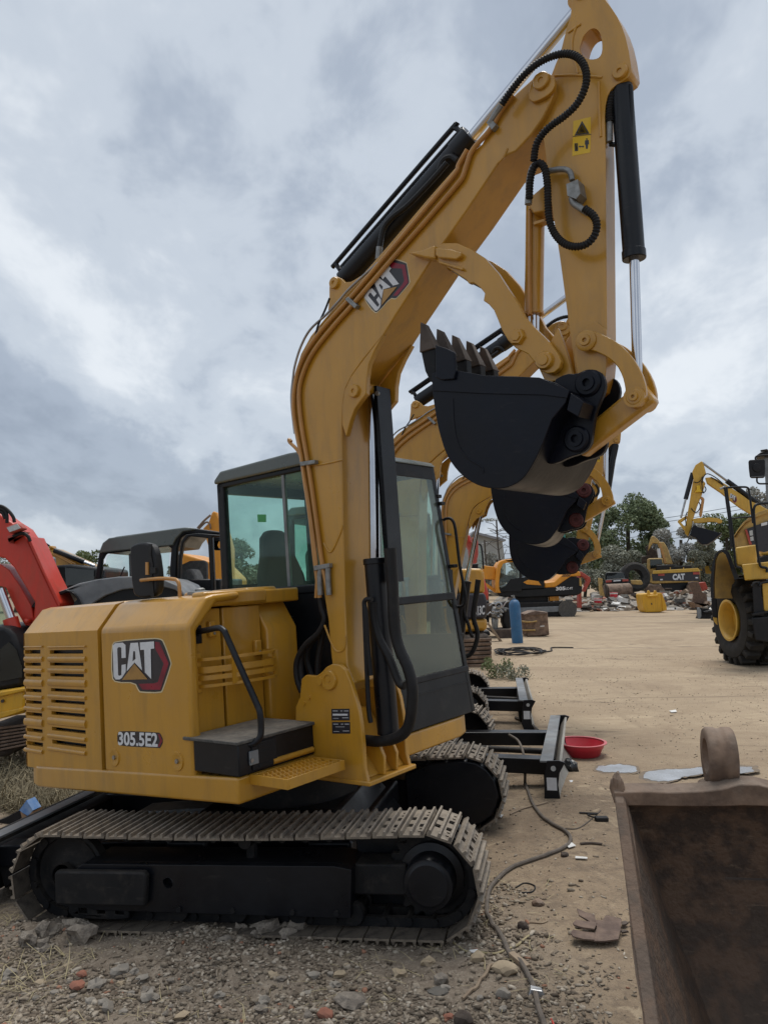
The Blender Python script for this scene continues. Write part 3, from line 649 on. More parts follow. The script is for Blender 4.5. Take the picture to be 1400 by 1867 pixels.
    bc = arm_part(G().cyl(a+d*.03,b,.047,24).cyl(b-d*.035,b+d*.006,.051,24).cyl(Vector((a.x,SN+.01,a.z)),Vector((a.x,SF-.01,a.z)),.05,20).build('bucket_cylinder','black_paint',root,bevel=.004))
    G().cyl(b,c,.0215,20).build('cylinder_rod','chrome',bc)
    G().tube(spline(F.tr([(1147,155),(1150,165),(1151,230),(1147,250),(1130,262),(1112,262)],1,-.265),6),.011,8).build('cylinder_pipe','black_paint',bc)
    G().tube(spline(F.tr([(1117,168),(1113,185),(1111,205),(1112,222)],1,-.28),6),.016,8,rib=(.004,.012)).build('cylinder_hose','rubber',bc)
    G().cyl(F.un(1111,216,1,-.28),F.un(1111,258,1,-.28),.014,10).build('hose_fitting','fitting',bc)
    G().prism(F.tr([(1122,275),(1130,275),(1134,330),(1128,318)],1,-.25),(0,.05,0)).build('cylinder_port','black_paint',bc)
    # corrugated hoses on the stick's side
    for pts, v in (([(914,190),(932,164),(958,133),(988,110),(1020,98),(1044,99),(1061,112),(1069,135),(1066,160),(1052,188),(1030,210),(1005,228),(988,245),(977,265),(973,292)],-.40),([(965,362),(966,335),(970,312),(978,298),(987,298),(994,310),(998,340),(1000,390),(1008,420),(1025,441),(1046,449),(1068,445),(1083,430),(1088,410),(1082,393),(1066,380)],-.39)):
        arm_part(G().tube(spline(F.tr(pts,1,v),8),0.0135,10,rib=(.0045,.013)).build('corrugated_hose','rubber',root))
    f_ = [G().tube(spline(F.tr([(1000,311),(1020,308),(1033,309),(1040,315),(1043,328)],1,-.34),5),.013,10), G().prism(F.tr([(1032,335),(1053,326),(1058,352),(1050,362),(1034,356)],1,-.37),(0,.075,0)), G().tube(spline(F.tr([(1042,360),(1046,370),(1060,380),(1072,388)],1,-.345),4),.015,10), G().cyl(F.un(963,372,1,-.375),F.un(965,345,1,-.375),.017,10), G().tube(spline(F.tr([(982,298),(972,303),(966,322),(964,345)],1,-.36),4),.016,10), G().tube(spline(F.tr([(914,192),(903,208),(893,224)],1,-.36),3),.016,8)]
    for q in f_: q.build('hose_fitting','fitting',sk,bevel=0)
    # warning sticker
    quad = F.tr([(1045,220),(1077,212),(1076,277),(1043,284)],1,SN-.0012)
    G().prism(quad,(0,.0008,0)).build('warning_sticker','label_yellow',sk,smooth=0)
    e = lambda pts, m: G().prism(F.tr(pts,1,SN-.0022,**c6),(0,.0004,0)).build('pictogram',m,sk,smooth=0)
    e([(690,862),(738,768),(786,850)],'decal_black'); e([(702,853),(738,784),(774,845)],'label_yellow'); e([(722,842),(732,808),(742,800),(750,838)],'decal_black')
    e([(690,912),(692,962),(713,960),(711,910)],'decal_black'); e([(694,916),(696,957),(709,955),(707,914)],'label_yellow'); e([(716,932),(726,924),(726,929),(742,929),(742,924),(752,932),(742,940),(742,935),(726,935),(726,940)],'decal_black')
    e([(757,893),(780,890),(783,918),(776,918),(775,946),(763,947),(761,920),(756,920)],'decal_black'); e([(764,880),(772,879),(773,889),(765,890)],'decal_black')
    e([(680,866),(796,852),(796,856),(680,870)],'decal_black')

    # ---------------- bucket
    BN, BF = -.51, .11
    side = [(133,700),(135,790),(150,900),(172,1010),(215,1130),(290,1225),(390,1280),(500,1287),(590,1245),(650,1160),(700,1055),(745,935),(815,850),(832,788),(760,748),(680,722),(560,716),(400,712),(250,685),(180,690)]
    sp_ = [(v.x,v.y) for v in spline([Vector((x,y,0)) for x, y in side[:11]],4)]; ns_ = len(sp_)+3
    side = sp_+side[11:]
    P = T(side, BN, **c7)
    bk = arm_part(G().prism(P,(0,.018,0)).build('bucket','bucket_black',root,bevel=.003))
    G().prism([p+Vector((0,BF-BN-.018,0)) for p in P],(0,.018,0)).build('bucket_side','bucket_black',bk,bevel=.003)
    o_ = P[:ns_]; i_ = []
    cen = sum(P, Vector())/len(P)
    for p in o_: i_.append(p+(cen-p).normalized()*.016)
    G().prism([p+Vector((0,.017,0)) for p in o_+i_[::-1]],(0,BF-BN-.034,0)).build('bucket_shell','bucket_black',bk,smooth=50)
    # worn inside of the shell where dust sits
    G().prism(T([(135,790),(133,700),(250,685),(400,712),(680,722),(832,788),(822,828),(700,812),(400,805)],BN-.006,**c7),(0,.006,0)).build('side_strip','bucket_black',bk,bevel=.002)
    G().prism(T([(150,555),(200,570),(243,592),(252,690),(245,730),(180,735),(150,720)],BN-.022,**c7),(0,.022,0)).build('side_cutter','bucket_black',bk,bevel=.004)
    G().tube(spline(T([(238,830),(245,960),(265,1060),(310,1130),(385,1180),(395,1210)],BN-.001,**c7),6),.004,6).build('weld_seam','bucket_black',bk)
    tip = T([(62,434),(92,448),(147,572),(72,596)],-.51,**c7); ad = T([(74,592),(146,572),(152,735),(122,745),(95,690)],-.51,**c7)
    for i in range(5):
        v = BN+.03+i*(BF-BN-.06)/4
        q = G(); a0 = [Vector((p.x,v-.026,p.z)) for p in ad]; q.prism(a0,(0,.052,0)); t_ = q.build('tooth','black_dusty',bk,bevel=.005)
        vs = []
        for p, hw in zip(tip,(.012,.014,.036,.036)): vs += [(p.x,v-hw,p.z),(p.x,v+hw,p.z)]
        G().add(vs,[(0,2,4,6),(7,5,3,1),(0,1,3,2),(2,3,5,4),(4,5,7,6),(6,7,1,0)]).build('tooth_tip','rust_dark' if i else 'rust_dark',t_,bevel=.004)
    G().prism(T([(125,690),(170,690),(172,760),(138,790)],BN+.02,**c7),(0,BF-BN-.04,0)).build('cutting_edge','bucket_black',bk,bevel=.004)
    ear = [(745,740),(815,702),(870,704),(912,684),(960,679),(1000,700),(1018,750),(1010,802),(985,855),(962,920),(952,1000),(942,1070),(905,1108),(830,1130),(770,1160),(715,1165),(690,1100),(740,940)]
    for v in (-.385,-.215):
        G().prism([Vector((p.x,v,p.z)) for p in F.tr(ear,1,-.385,sm=1,**c7)],(0,.03,0)).build('bucket_ear','bucket_black',bk,bevel=.004)
    for x, y in ((930,752),(872,1037)):
        c = F.un(740+x/2.8,430+y/2.8,1,-.385)
        G().lathe(c+Vector((0,.004,0)),(0,-1,0),[(.058,0),(.058,.012),(.05,.02),(.034,.02),(.034,.028),(.018,.028),(.018,.010),(0,.010)],24).build('bucket_pin','bucket_black',bk)
        G().cyl(c,Vector((c.x,-.19,c.z)),.03,16).build('pin_shaft','black_dusty',bk)
    G().prism(F.tr([(840,800),(905,845),(880,925),(820,890)],1,-.51,**c7),(0,.12,0)).build('gusset','bucket_black',bk,bevel=.004)

    # ---------------- linkage
    lk = [(888,512),(905,488),(935,480),(1000,500),(1080,542),(1150,612),(1200,692),(1224,770),(1224,822),(1205,852),(1165,866),(1132,848),(1120,810),(1118,770),(1104,712),(1075,658),(1030,618),(960,585),(915,578),(890,555)]
    for v in (-.345,-.215):
        o = arm_part(G().prism([Vector((p.x,v,p.z)) for p in F.tr(lk,1,-.345,sm=1,**c7)],(0,.026,0)).build('link_arm','yellow',root,bevel=.004))
        if v < -.3:
            for x, y, r in ((920,535,.046),(1167,822,.036)):
                c = F.un(740+x/2.8,430+y/2.8,1,-.345)
                G().lathe(c+Vector((0,.004,0)),(0,-1,0),[(r,0),(r,.012),(r*.85,.017),(r*.55,.017),(r*.5,.026),(r*.22,.026),(r*.2,.016),(0,.016)],24).build('link_pin','yellow',o)
    c = F.un(740+1167/2.8,430+822/2.8,1,-.345); e_ = F.un(740+872/2.8,430+1037/2.8,1,-.385); e_ = Vector((e_.x,0,e_.z))
    dd = (e_-Vector((c.x,0,c.z))).normalized(); nn = Vector((-dd.z,0,dd.x))
    lp = [Vector((c.x,-.31,c.z))+nn*.055-dd*.05, Vector((c.x,-.31,c.z))-nn*.055-dd*.05, Vector((e_.x,-.31,e_.z))-nn*.05+dd*.05, Vector((e_.x,-.31,e_.z))+nn*.05+dd*.05]
    arm_part(G().prism(lp,(0,.085,0)).build('bucket_link','yellow',root,bevel=.015))
    arm_part(G().cyl(Vector((c.x,-.355,c.z)),Vector((c.x,-.185,c.z)),.045,20).build('link_pin','yellow',root))

def thumb_group(root):
    c7 = dict(org=(740,430), sc=2.8)
    th = [(150,118),(150,60),(190,35),(260,35),(330,65),(400,110),(470,190),(520,268),(570,340),(605,412),(650,462),(720,530),(775,600),(792,640),(782,675),(755,698),(720,702),(690,690),(660,650),(622,602),(560,572),(520,532),(490,482),(470,430),(448,378),(422,348),(395,330),(402,292),(378,262),(345,238),(320,242),(306,222),(230,172),(165,132)]
    tb = []
    for v in (-.375,-.165):
        o = G().prism([Vector((p.x,v,p.z)) for p in F.tr(th,1,-.375,**c7)],(0,.03,0)).build('thumb_plate','yellow',root,bevel=.004); tb.append(o)
    t0 = tb[0]
    pt = lambda x, y, v=-.375: F.un(740+x/2.8,430+y/2.8,1,v)
    for x, y, r in ((572,516,.040),(710,637,.042)):
        c = pt(x,y); c.y = -.373
        G().lathe(c,(0,-1,0),[(r,0),(r,.014),(r*.88,.022),(r*.6,.022),(r*.55,.03),(0,.03)],6 if x < 600 else 24).build('thumb_pin','yellow',t0)
        G().cyl(Vector((c.x,-.37,c.z)),Vector((c.x,-.13,c.z)),.024,14).build('pin_shaft','yellow',t0)
    # tooth and its adapter on each plate
    for o, v in zip(tb,(-.395,-.185)):
        q = [Vector((p.x,v,p.z)) for p in F.tr([(10,85),(80,70),(146,45),(148,116),(100,110)],1,-.395,**c7)]
        G().prism(q,(0,.07,0)).build('thumb_tooth','yellow',o,bevel=.008)
        q = [Vector((p.x,v-.008,p.z)) for p in F.tr([(155,60),(240,70),(285,85),(285,105),(260,122),(170,112),(155,100)],1,-.395,**c7)]
        G().prism(q,(0,.085,0)).build('tooth_adapter','yellow',o,bevel=.006)
        q = [Vector((p.x,v,p.z)) for p in F.tr([(162,125),(290,160),(288,175),(170,138)],1,-.395,**c7)]
        G().prism(q,(0,.07,0)).build('wear_bar','yellow',o,bevel=.004)
    # a strip of bare metal and a gusset between the plates
    q = F.tr([(215,168),(235,170),(312,222),(300,225)],1,-.37,**c7); G().prism([Vector((p.x,-.345,p.z)) for p in q],(0,.18,0)).build('cross_bar','grey_paint',t0,bevel=.003)
    q = [Vector((p.x,-.345,p.z)) for p in F.tr([(560,470),(620,560),(700,640),(690,660),(600,590),(545,500)],1,-.375,**c7)]
    G().prism(q,(0,.18,0)).build('cross_plate','yellow',t0,bevel=.004)
    # its cylinder under the stick
    a, b, c = F.un(976,372,1,-.215), F.un(973,574,1,-.215), pt(572,516); c = Vector((c.x,-.215,c.z))
    cy = G().cyl(a,b,.045,24).cyl(b+(a-b)*.03,b,.049,24).build('thumb_cylinder','yellow',root,bevel=.003)
    G().cyl(b,c,.026,18).build('cylinder_rod','chrome',cy)
    G().tube(spline(F.tr([(966,384),(965,400),(965,560),(968,570)],1,-.275),3),.011,8).build('cylinder_pipe','copper_pipe',cy)
    G().prism(F.tr([(958,366),(1000,330),(1004,372),(994,384),(972,388)],1,-.29),(0,.14,0)).build('cylinder_lug','yellow',cy,bevel=.006)
    G().prism(F.tr([(972,404),(992,398),(993,402),(973,409)],1,-.27),(0,.05,0)).build('pipe_strap','yellow',cy)
    # bracket of the thumb under the stick
    q = F.tr([(1022,600),(1040,650),(1050,690),(1000,700),(985,668),(1002,640),(1012,618)],1,-.30)
    G().prism([Vector((p.x,-.33,p.z)) for p in q],(0,.025,0)).prism([Vector((p.x,-.20,p.z)) for p in q],(0,.025,0)).build('thumb_bracket','yellow',root,bevel=.004)

def upper(root, first=True):
    # deck with its round-edged rim
    pl = [(.58,-.93),(.58,-.38),(.60,-.36),(.60,.03),(.78,.05),(.78,.80),(.74,.93),(.60,.96),(-1.37,.96),(-1.56,.88),(-1.70,.60),(-1.77,.30),(-1.79,0),(-1.77,-.30),(-1.70,-.62),(-1.53,-.90),(-1.37,-.95)]
    dk = G().prism([(x,y,.685) for x, y in pl],(0,0,.13)); dk.v = [(x,y,z+.055*min(0,x-.58)) for x,y,z in dk.v]
    dk.build('deck','yellow',root,bevel=.045,seg=5)
    # dark inside of the engine bay
    G().prism([(-1.535,-.885,.72),(.10,-.885,.72),(.10,-.60,.72),(.10,.02,.72),(-.70,.02,.72),(-.70,.88,.72),(-1.45,.88,.72),(-1.68,.3,.72),(-1.68,-.3,.72)],(0,0,.84)).build('engine_bay','black_paint',root)
    # louvred rear side panel
    V0 = -.93
    cs = dict(org=(30,1060), sc=4)
    z0, z1, u0, u1 = .690, 1.572, -1.545, -.640
    rows = [(515,14),(605,12),(685,12),(797,12),(882,12),(970,13),(1087,13),(1185,15)]
    lp = G(); xs = []
    for xa, xb in ((62,184),(252,497)): xs.append((F.un(30+xa/4,1060+850/4,1,V0).x, F.un(30+xb/4,1060+850/4,1,V0).x))
    for a_, b_ in ((u0,xs[0][0]),(xs[0][1],xs[1][0]),(xs[1][1],u1)): lp.box(a_,b_,V0,V0+.03,z0,z1)
    for (a_, b_), xm in zip(xs,(123,375)):
        zz_ = [z0]
        for cy_, hh in reversed(rows): zz_ += [F.un(30+xm/4,1060+(cy_+hh)/4,1,V0).z, F.un(30+xm/4,1060+(cy_-hh)/4,1,V0).z]
        zz_.append(z1)
        for k in range(0,len(zz_),2): lp.box(a_,b_,V0,V0+.03,zz_[k],zz_[k+1])
    lp.prism([(u1,V0,z1),(u1,-.80,1.722),(u1,-.74,1.735),(u1,-.74,1.71),(u1,V0+.03,z1)],(u0-u1,0,0))
    lp.box(u0,u0+.012,V0+.03,V0+.09,.70,1.56)
    panel = lp.build('louvre_panel','yellow',root,smooth=25)
    for cy_, hh in [(567,22),(650,18),(742,30),(845,17),(930,17),(1030,32),(1140,18),(1237,18),(478,8)]:
        for xa, xb in ((64,194),(236,508)):
            a, b = F.un(30+xa/4,1060+cy_/4,1,V0), F.un(30+xb/4,1060+cy_/4,1,V0); r = hh/4/1e9+hh*.00078
            zc = (a.z+b.z)/2; n = 7
            pr = [(-r*1.0*math.cos(math.pi*k/n)) for k in range(n+1)]
            loop = [(a.x, V0-.014*math.sin(math.pi*k/n)+.001, zc+pr[k]) for k in range(n+1)]
            G().prism(loop,(b.x-a.x,0,0)).build('louvre','yellow',panel,smooth=60)
    # side panel with the emblem
    w0, w1 = -.612, .235
    sec = [(V0,.740),(V0,1.572),(-.80,1.722),(-.74,1.735),(-.55,1.742),(-.55,1.70),(-.72,1.69),(-.865,1.545),(-.865,.740)]
    sp = G().prism([(w0,y,z) for y, z in sec],(w1-w0,0,0)).build('side_panel','yellow',root,bevel=.022,seg=4)
    emblem(sp, lambda x, y: F.un(30+x/4,1060+y/4,1,V0), (0,-1,0))
    q = chaikin([(736,1112),(758,1090),(1030,1103),(1050,1108),(1074,1165),(1050,1219),(1035,1216),(760,1203),(738,1182)],1)
    G().prism([p+Vector((0,-.0012,0)) for p in F.tr(q,1,V0,**cs)],(0,.0006,0)).build('number_plate','decal_black',sp,smooth=0)
    G().prism([p+Vector((0,-.0018,0)) for p in F.tr([(1032,1112),(1046,1116),(1066,1165),(1044,1210),(1032,1206),(1050,1165)],1,V0,**cs)],(0,.0006,0)).build('decal_hexagon','decal_red',sp,smooth=0)
    o_, ex, ey = F.un(30+742/4,1060+1197/4,1,V0-.0026), F.un(30+1030/4,1060+1211/4,1,V0-.0026), F.un(30+742/4,1060+1098/4,1,V0-.0026)
    letters(sp,'305.5E2',o_,ex-o_,ey-o_,'white_print',.030)
    for x, y in ((716,1285),(1175,1313)):
        c = F.un(30+x/4,1060+y/4,1,V0)
        G().lathe(c,(0,-1,0),[(.052,-.002),(.050,.006),(.042,.007),(.028,.001),(.0,.001)],28).build('bolt_recess','yellow',sp)
        G().cyl(c+Vector((0,-.001,0)),c+Vector((0,-.010,0)),.013,6).build('bolt','steel',sp)
    # roof of the engine bay, tail
    G().prism([(-1.54,-.74,1.735),(-1.54,-.3,1.745),(-1.54,.86,1.70),(-1.54,.93,1.60),(-1.54,.93,.85),(-1.54,.80,.85),(-1.54,.80,1.55),(-1.54,-.74,1.66)],(.87,0,0)).build('engine_hood','yellow',root,bevel=.012)
    G().prism([(-.66,-.55,1.742),(-.66,-.02,1.745),(-.66,-.02,1.66),(-.66,-.55,1.66)],(.84,0,0)).build('top_cover','yellow',root,bevel=.01)
    tl = [(-1.50,-.9),(-1.69,-.60),(-1.75,-.30),(-1.77,0),(-1.75,.30),(-1.69,.60),(-1.50,.9)]
    G().prism([(x,y,.69) for x, y in tl],(0,0,.93)).build('counterweight','yellow',root,bevel=.03,seg=3)
    # wall of doors facing the front, lid above, chamfered tank cover beside the cab
    ud = .150
    ys = [F.un(p,1200,0,ud).y for p in (405,409.5,478)]
    for a, b in ((-.862,ys[0]),(ys[1],ys[2]),):
        G().box(ud-.03,ud,a,b,.822,1.655).build('door','yellow',root,bevel=.006)
    G().box(.08,ud+.045,-.78,ys[2]+.03,1.665,1.752).build('lid','yellow',root,bevel=.018,seg=3)
    G().prism([(.19,ys[2]+.012,.822),(.19,ys[2]+.012,1.505),(.02,ys[2]+.012,1.765),(-.60,ys[2]+.012,1.765),(-.60,ys[2]+.012,.822)],(0,-.075-ys[2],0)).build('tank_cover','yellow',root,bevel=.014,seg=3)
    G().box(.10,.58,ys[2]+.03,-.02,.815,.905).build('front_floor','yellow',root,bevel=.02)
    # door catches
    for x, y in ((384,1142),(467,1176)):
        c = F.un(x,y,0,ud); G().box(ud,ud+.03,c.y-.03,c.y+.02,c.z-.06,c.z+.03).build('door_catch','yellow',root,bevel=.008)
        G().cyl((ud+.03,c.y,c.z-.04),(ud+.034,c.y,c.z-.04),.008,8).build('bolt','fitting',root)
    c = F.un(365,1084,1,-.62); G().lathe((c.x,-.62,1.742),(0,0,1),[(.075,0),(.075,.012),(.07,.018),(.03,.02),(.03,.03),(.018,.038),(0,.038)],24).build('fuel_cap','fitting',root)
    # basket ring for the fire extinguisher
    g = G(); rg = spline([Vector((x,y,0)) for x, y in [(ud,-.835),(.22,-.80),(.28,-.68),(.315,-.54),(.325,-.42),(.295,-.355),(.22,-.335),(ud,-.34)]],6)
    for zc, hh, th in ((1.382,.008,.012),(1.325,.017,.006),(1.282,.013,.006),(1.238,.008,.012)):
        vs = []; fs = []
        for p in rg: vs += [(p.x,p.y,zc-hh),(p.x,p.y,zc+hh),(p.x-th,p.y,zc+hh),(p.x-th,p.y,zc-hh)]
        for i_ in range(len(rg)-1):
            for k in range(4): fs.append((4*i_+k,4*i_+(k+1)%4,4*i_+4+(k+1)%4,4*i_+4+k))
        g.add(vs,fs)
    for k in (1,13,28,39): p = rg[k]; g.box(p.x-.007,p.x+.0015,p.y-.02,p.y+.02,1.235,1.385)
    g.build('bottle_basket','yellow',root)
    G().box(ud,ud+.025,-.86,-.80,1.20,1.42).build('basket_plate','yellow',root,bevel=.006)
    # storage box with its lid and vents
    bx_ = G().box(.235,.590,-.925,-.385,.818,.975).build('storage_box','black_paint',root,bevel=.006)
    G().box(.165,.604,-.94,-.375,.975,.992).build('box_lid','lid_grey',bx_,bevel=.004)
    for i in range(4): G().box(.5905,.600,-.80,-.70,.84+i*.032,.852+i*.032).build('vent_slat','plastic_black',bx_)
    G().box(.5905,.598,-.84,-.67,.83,.965).build('vent_plate','plastic_black',bx_,bevel=.004)
    G().box(.5905,.601,-.86,-.80,.86,.93).build('rail_foot','grey_paint',bx_,bevel=.004)
    G().cyl((.60,-.85,.885),(.607,-.85,.885),.011,6).build('bolt','steel',bx_)
    # handrail
    hr = F.tr([(360,1152),(378,1149),(398,1145),(408,1150),(414,1162)],1,-.83)+[F.un(444,1230,1,-.82),F.un(468,1284,1,-.80),F.un(474,1300,1,-.80),F.un(476,1330,1,-.80),F.un(473,1346,1,-.81),F.un(462,1356,1,-.83),F.un(447,1358,1,-.86)]
    G().tube(spline(hr,5),.0165,12).build('handrail','black_paint',root)
    G().cyl(hr[0]+Vector((0,0,.0)),hr[0]+Vector((-.02,0,0)),.03,14).box(hr[0].x-.03,hr[0].x,-.86,-.80,1.47,1.57).build('rail_mount','black_paint',root,bevel=.004)
    # step grating
    st = G().box(.58,.85,-.85,-.838,.765,.815).box(.58,.85,-.442,-.43,.765,.815).box(.838,.85,-.838,-.442,.765,.815).box(.585,.597,-.838,-.442,.775,.812).box(.597,.838,-.838,-.442,.770,.776).build('step','yellow',root,bevel=.002)
    for j_ in range(4):
        g = G(); x = .612+j_*.058; g.box(x,x+.044,-.836,-.444,.776,.802)
        for i_ in range(13): y = -.826+i_*.0295; g.add([(x+.004,y,.802),(x+.040,y+.006,.802),(x+.040,y+.018,.802),(x+.004,y+.012,.802),(x+.010,y+.003,.815),(x+.034,y+.007,.815),(x+.034,y+.015,.815),(x+.010,y+.010,.815)],[(0,3,2,1),(4,5,6,7),(0,1,5,4),(1,2,6,5),(2,3,7,6),(3,0,4,7)])
        g.build('step_grating','yellow',st)
    G().cyl((.59,-.70,.845),(.59,-.40,.845),.016,12).build('step_bar','yellow',root)
    # mirror on its bracket
    if first:
        mz = F.tr([(328,1088),(327,1070),(324,1060),(316,1056),(290,1055),(257,1058)],1,-.735)
        ml = G().tube(spline(mz,4),.011,10).build('mirror_bracket','copper_pipe',root)
        q = F.tr(chaikin([(248,998),(262,990),(282,989),(294,1000),(301,1050),(300,1080),(288,1089),(262,1089),(255,1078)],1),1,-.66)
        G().prism(q,(0,-.055,0)).build('mirror','plastic_black',root,bevel=.012)
        q = F.tr([(272,992),(278,992),(276,1010),(280,1030),(278,1050),(282,1088),(276,1088),(272,1050)],1,-.716)
        G().prism(q,(0,-.004,0)).build('mirror_hinge','rubber',root)
        q = F.tr([(268,1025),(272,1025),(273,1048),(268,1048)],1,-.717); G().prism(q,(0,-.012,0)).build('mirror_stem','copper_pipe',root)
        q = F.tr([(276,1034),(286,1035),(286,1045),(276,1046)],1,-.717); G().prism(q,(0,-.010,0)).build('mirror_clamp','rubber',root)
    # plates of the boom foot
    c3 = dict(org=(350,800), sc=2.545)
    ft = [(480,1245),(500,1200),(508,1115),(528,1097),(575,1102),(600,1085),(622,1060),(650,1046),(685,1050),(712,1075),(735,1130),(752,1185),(772,1255),(784,1330),(792,1420),(798,1530),(815,1605),(640,1575),(560,1560),(480,1420)]
    for v in (-.385,-.02):
        o = G().prism([Vector((p.x,v,max(p.z,.69))) for p in F.tr(ft,1,-.385,**c3)],(0,.03,0)).build('foot_plate','yellow',root,bevel=.005)
        if v < -.3:
            fp = o
            c = F.un(601,1240,1,-.385); G().lathe(c+Vector((0,.004,0)),(0,-1,0),[(.055,0),(.055,.012),(.05,.02),(.03,.02),(.028,.014),(.012,.014),(.01,.018),(0,.018)],24).build('foot_pin','yellow',o)
            c = F.un(586,1241,1,-.385); G().cyl(c,c+Vector((0,-.02,0)),.022,10).build('pin_keeper','yellow',o)
            for x, y in ((555,1282),(564,1272)):
                c = F.un(x,y,1,-.385); G().cyl(c,c+Vector((0,-.008,0)),.011,8).build('bolt','yellow',o)
            for i, (xa, ya, xb, yb) in enumerate(((604,1293,637,1314),(605,1317,638,1338))):
                q = F.tr([(xa,ya),(xb,ya-.5),(xb+.5,yb),(xa+.5,yb)],1,-.3865); G().prism(q,(0,.0008,0)).build('data_plate','decal_black',o,smooth=0)
                for k, (fa, fb, fy, hh) in enumerate(((.08,.35,.15,.05),(.5,.62,.15,.05),(.7,.95,.15,.05),(.08,.9,.42,.16) if i == 0 else (.2,.7,.4,.03),(.6,.95,.75,.04),(.1,.4,.8,.03))):
                    W_, H_ = xb-xa, yb-ya
                    q = F.tr([(xa+W_*fa,ya+H_*fy),(xa+W_*fb,ya+H_*fy),(xa+W_*fb,ya+H_*(fy+hh)),(xa+W_*fa,ya+H_*(fy+hh))],1,-.3872); G().prism(q,(0,.0004,0)).build('plate_print','white_print',o,smooth=0)
    bz = .70
    G().box(.60,.98,-.395,.02,.680,.705).build('foot_flange','yellow',root,bevel=.006)
    G().prism([(.62,-.355,.705),(.93,-.355,.705),(.70,-.355,1.02),(.62,-.355,1.02)],(0,.335,0)).build('foot_gusset','yellow',root,bevel=.01)
    for v in (-.25,-.14):
        G().prism([(.78,v,.705),(.96,v,.705),(.97,v,.80),(.93,v,.89),(.87,v,.90),(.80,v,.84)],(0,.022,0)).build('cylinder_lug','yellow',root,bevel=.004)
    # ---------------- cab
    y0, y1, r0, zt = .055, 1.0, -.66, 2.535
    uf = lambda z: .765-(z-1.0)*.105                 # front leans back
    cb = G()
    post = .055
    def bar(a, b, w_=.05, d_=.05):
        a, b = Vector(a), Vector(b); cb.add([a+Vector((-d_/2,-w_/2,0)),a+Vector((d_/2,-w_/2,0)),a+Vector((d_/2,w_/2,0)),a+Vector((-d_/2,w_/2,0)),b+Vector((-d_/2,-w_/2,0)),b+Vector((d_/2,-w_/2,0)),b+Vector((d_/2,w_/2,0)),b+Vector((-d_/2,w_/2,0))],[(0,3,2,1),(4,5,6,7),(0,1,5,4),(1,2,6,5),(2,3,7,6),(3,0,4,7)])
    for y in (y0+.025,y1-.025):
        bar((r0+.035,y,.82),(r0+.035,y,zt),.05,.07); bar((uf(.82)-.025,y,.82),(uf(zt)-.025,y,zt),.05,.055)
    bar((.02,y1-.02,.82),(.02,y1-.02,zt),.04,.06)
    cb.box(r0,uf(1.74),y0,y0+.045,1.70,1.757).box(r0,uf(2.5)-.01,y0,y0+.045,2.50,zt).box(r0,uf(2.5)-.01,y1-.045,y1,2.48,zt).box(r0,r0+.05,y0,y1,2.46,zt)
    frame_ = cb.build('cab_frame','cab_black',root,bevel=.010,seg=3)
    G().prism([(r0,y0+.008,.82),(uf(.82)-.01,y0+.008,.82),(uf(1.7)-.01,y0+.008,1.702),(r0,y0+.008,1.702)],(0,.03,0)).build('cab_side_panel','cab_black',root)
    G().prism([(r0,y1-.008,.82),(uf(.82)-.01,y1-.008,.82),(uf(1.35)-.01,y1-.008,1.35),(r0,y1-.008,1.35)],(0,-.03,0)).build('cab_door_panel','cab_black',root)
    G().box(r0,r0+.04,y0,y1,.82,1.80).build('cab_back_panel','cab_black',root)
    fr_ = G().prism([(uf(.82)-.03,y0,.82),(uf(.82),y0,.82),(uf(1.10),y0,1.10),(uf(1.10)-.03,y0,1.10)],(0,y1-y0,0)).build('cab_front_panel','cab_black',root,bevel=.006)
    G().prism([(uf(1.02),y0+.03,1.018),(uf(1.02)+.006,y0+.03,1.018),(uf(1.026)+.006,y0+.03,1.026),(uf(1.026),y0+.03,1.026)],(0,y1-y0-.06,0)).build('panel_crease','plastic_black',fr_)
    for za, zb, ov, yi in ((1.585,1.635,.008,.03),(2.44,2.535,.002,0),(1.09,1.13,.006,0)):
        G().prism([(uf(za)-.02,y0+yi,za),(uf(za)+ov,y0+yi,za),(uf(zb)+ov,y0+yi,zb),(uf(zb)-.02,y0+yi,zb)],(0,y1-y0-2*yi,0)).build('windscreen_frame','plastic_black',root,bevel=.006)
    rf = G().prism([(r0-.015,y0-.015,zt),(uf(zt)+.012,y0-.015,zt),(uf(zt)-.02,y0-.015,zt+.035),(.44,y0-.015,zt+.08),(.1,y0-.015,zt+.10),(r0+.06,y0-.015,zt+.085),(r0-.01,y0-.015,zt+.03)],(0,y1-y0+.03,0)).build('cab_roof','cab_grey',root,bevel=.05,seg=5)
    pane = lambda q, vec, m: G().prism(q,vec).build('window_pane',m,root,smooth=0)
    pane([(r0+.06,y0+.024,1.75),(-.01+.03,y0+.024,1.75),(.02,y0+.024,2.51),(r0+.06,y0+.024,2.51)],(0,.004,0),'glass_green')
    pane([(.0,y0+.014,1.75),(uf(1.75)-.04,y0+.014,1.75),(uf(2.51)-.04,y0+.014,2.51),(.0,y0+.014,2.51)],(0,.004,0),'glass_green')
    G().box(.0,.025,y0+.008,y0+.03,1.755,2.505).build('window_divider','grey_paint',root)
    pane([(r0+.06,y1-.03,1.35),(.0,y1-.03,1.35),(.0,y1-.03,2.49),(r0+.06,y1-.03,2.49)],(0,.004,0),'glass_clear')
    pane([(.05,y1-.03,1.35),(uf(1.35)-.05,y1-.03,1.35),(uf(2.48)-.05,y1-.03,2.48),(.05,y1-.03,2.48)],(0,.004,0),'glass_clear')
    pane([(r0+.02,y0+.05,1.80),(r0+.02,y1-.05,1.80),(r0+.02,y1-.05,2.47),(r0+.02,y0+.05,2.47)],(.004,0,0),'glass_clear')
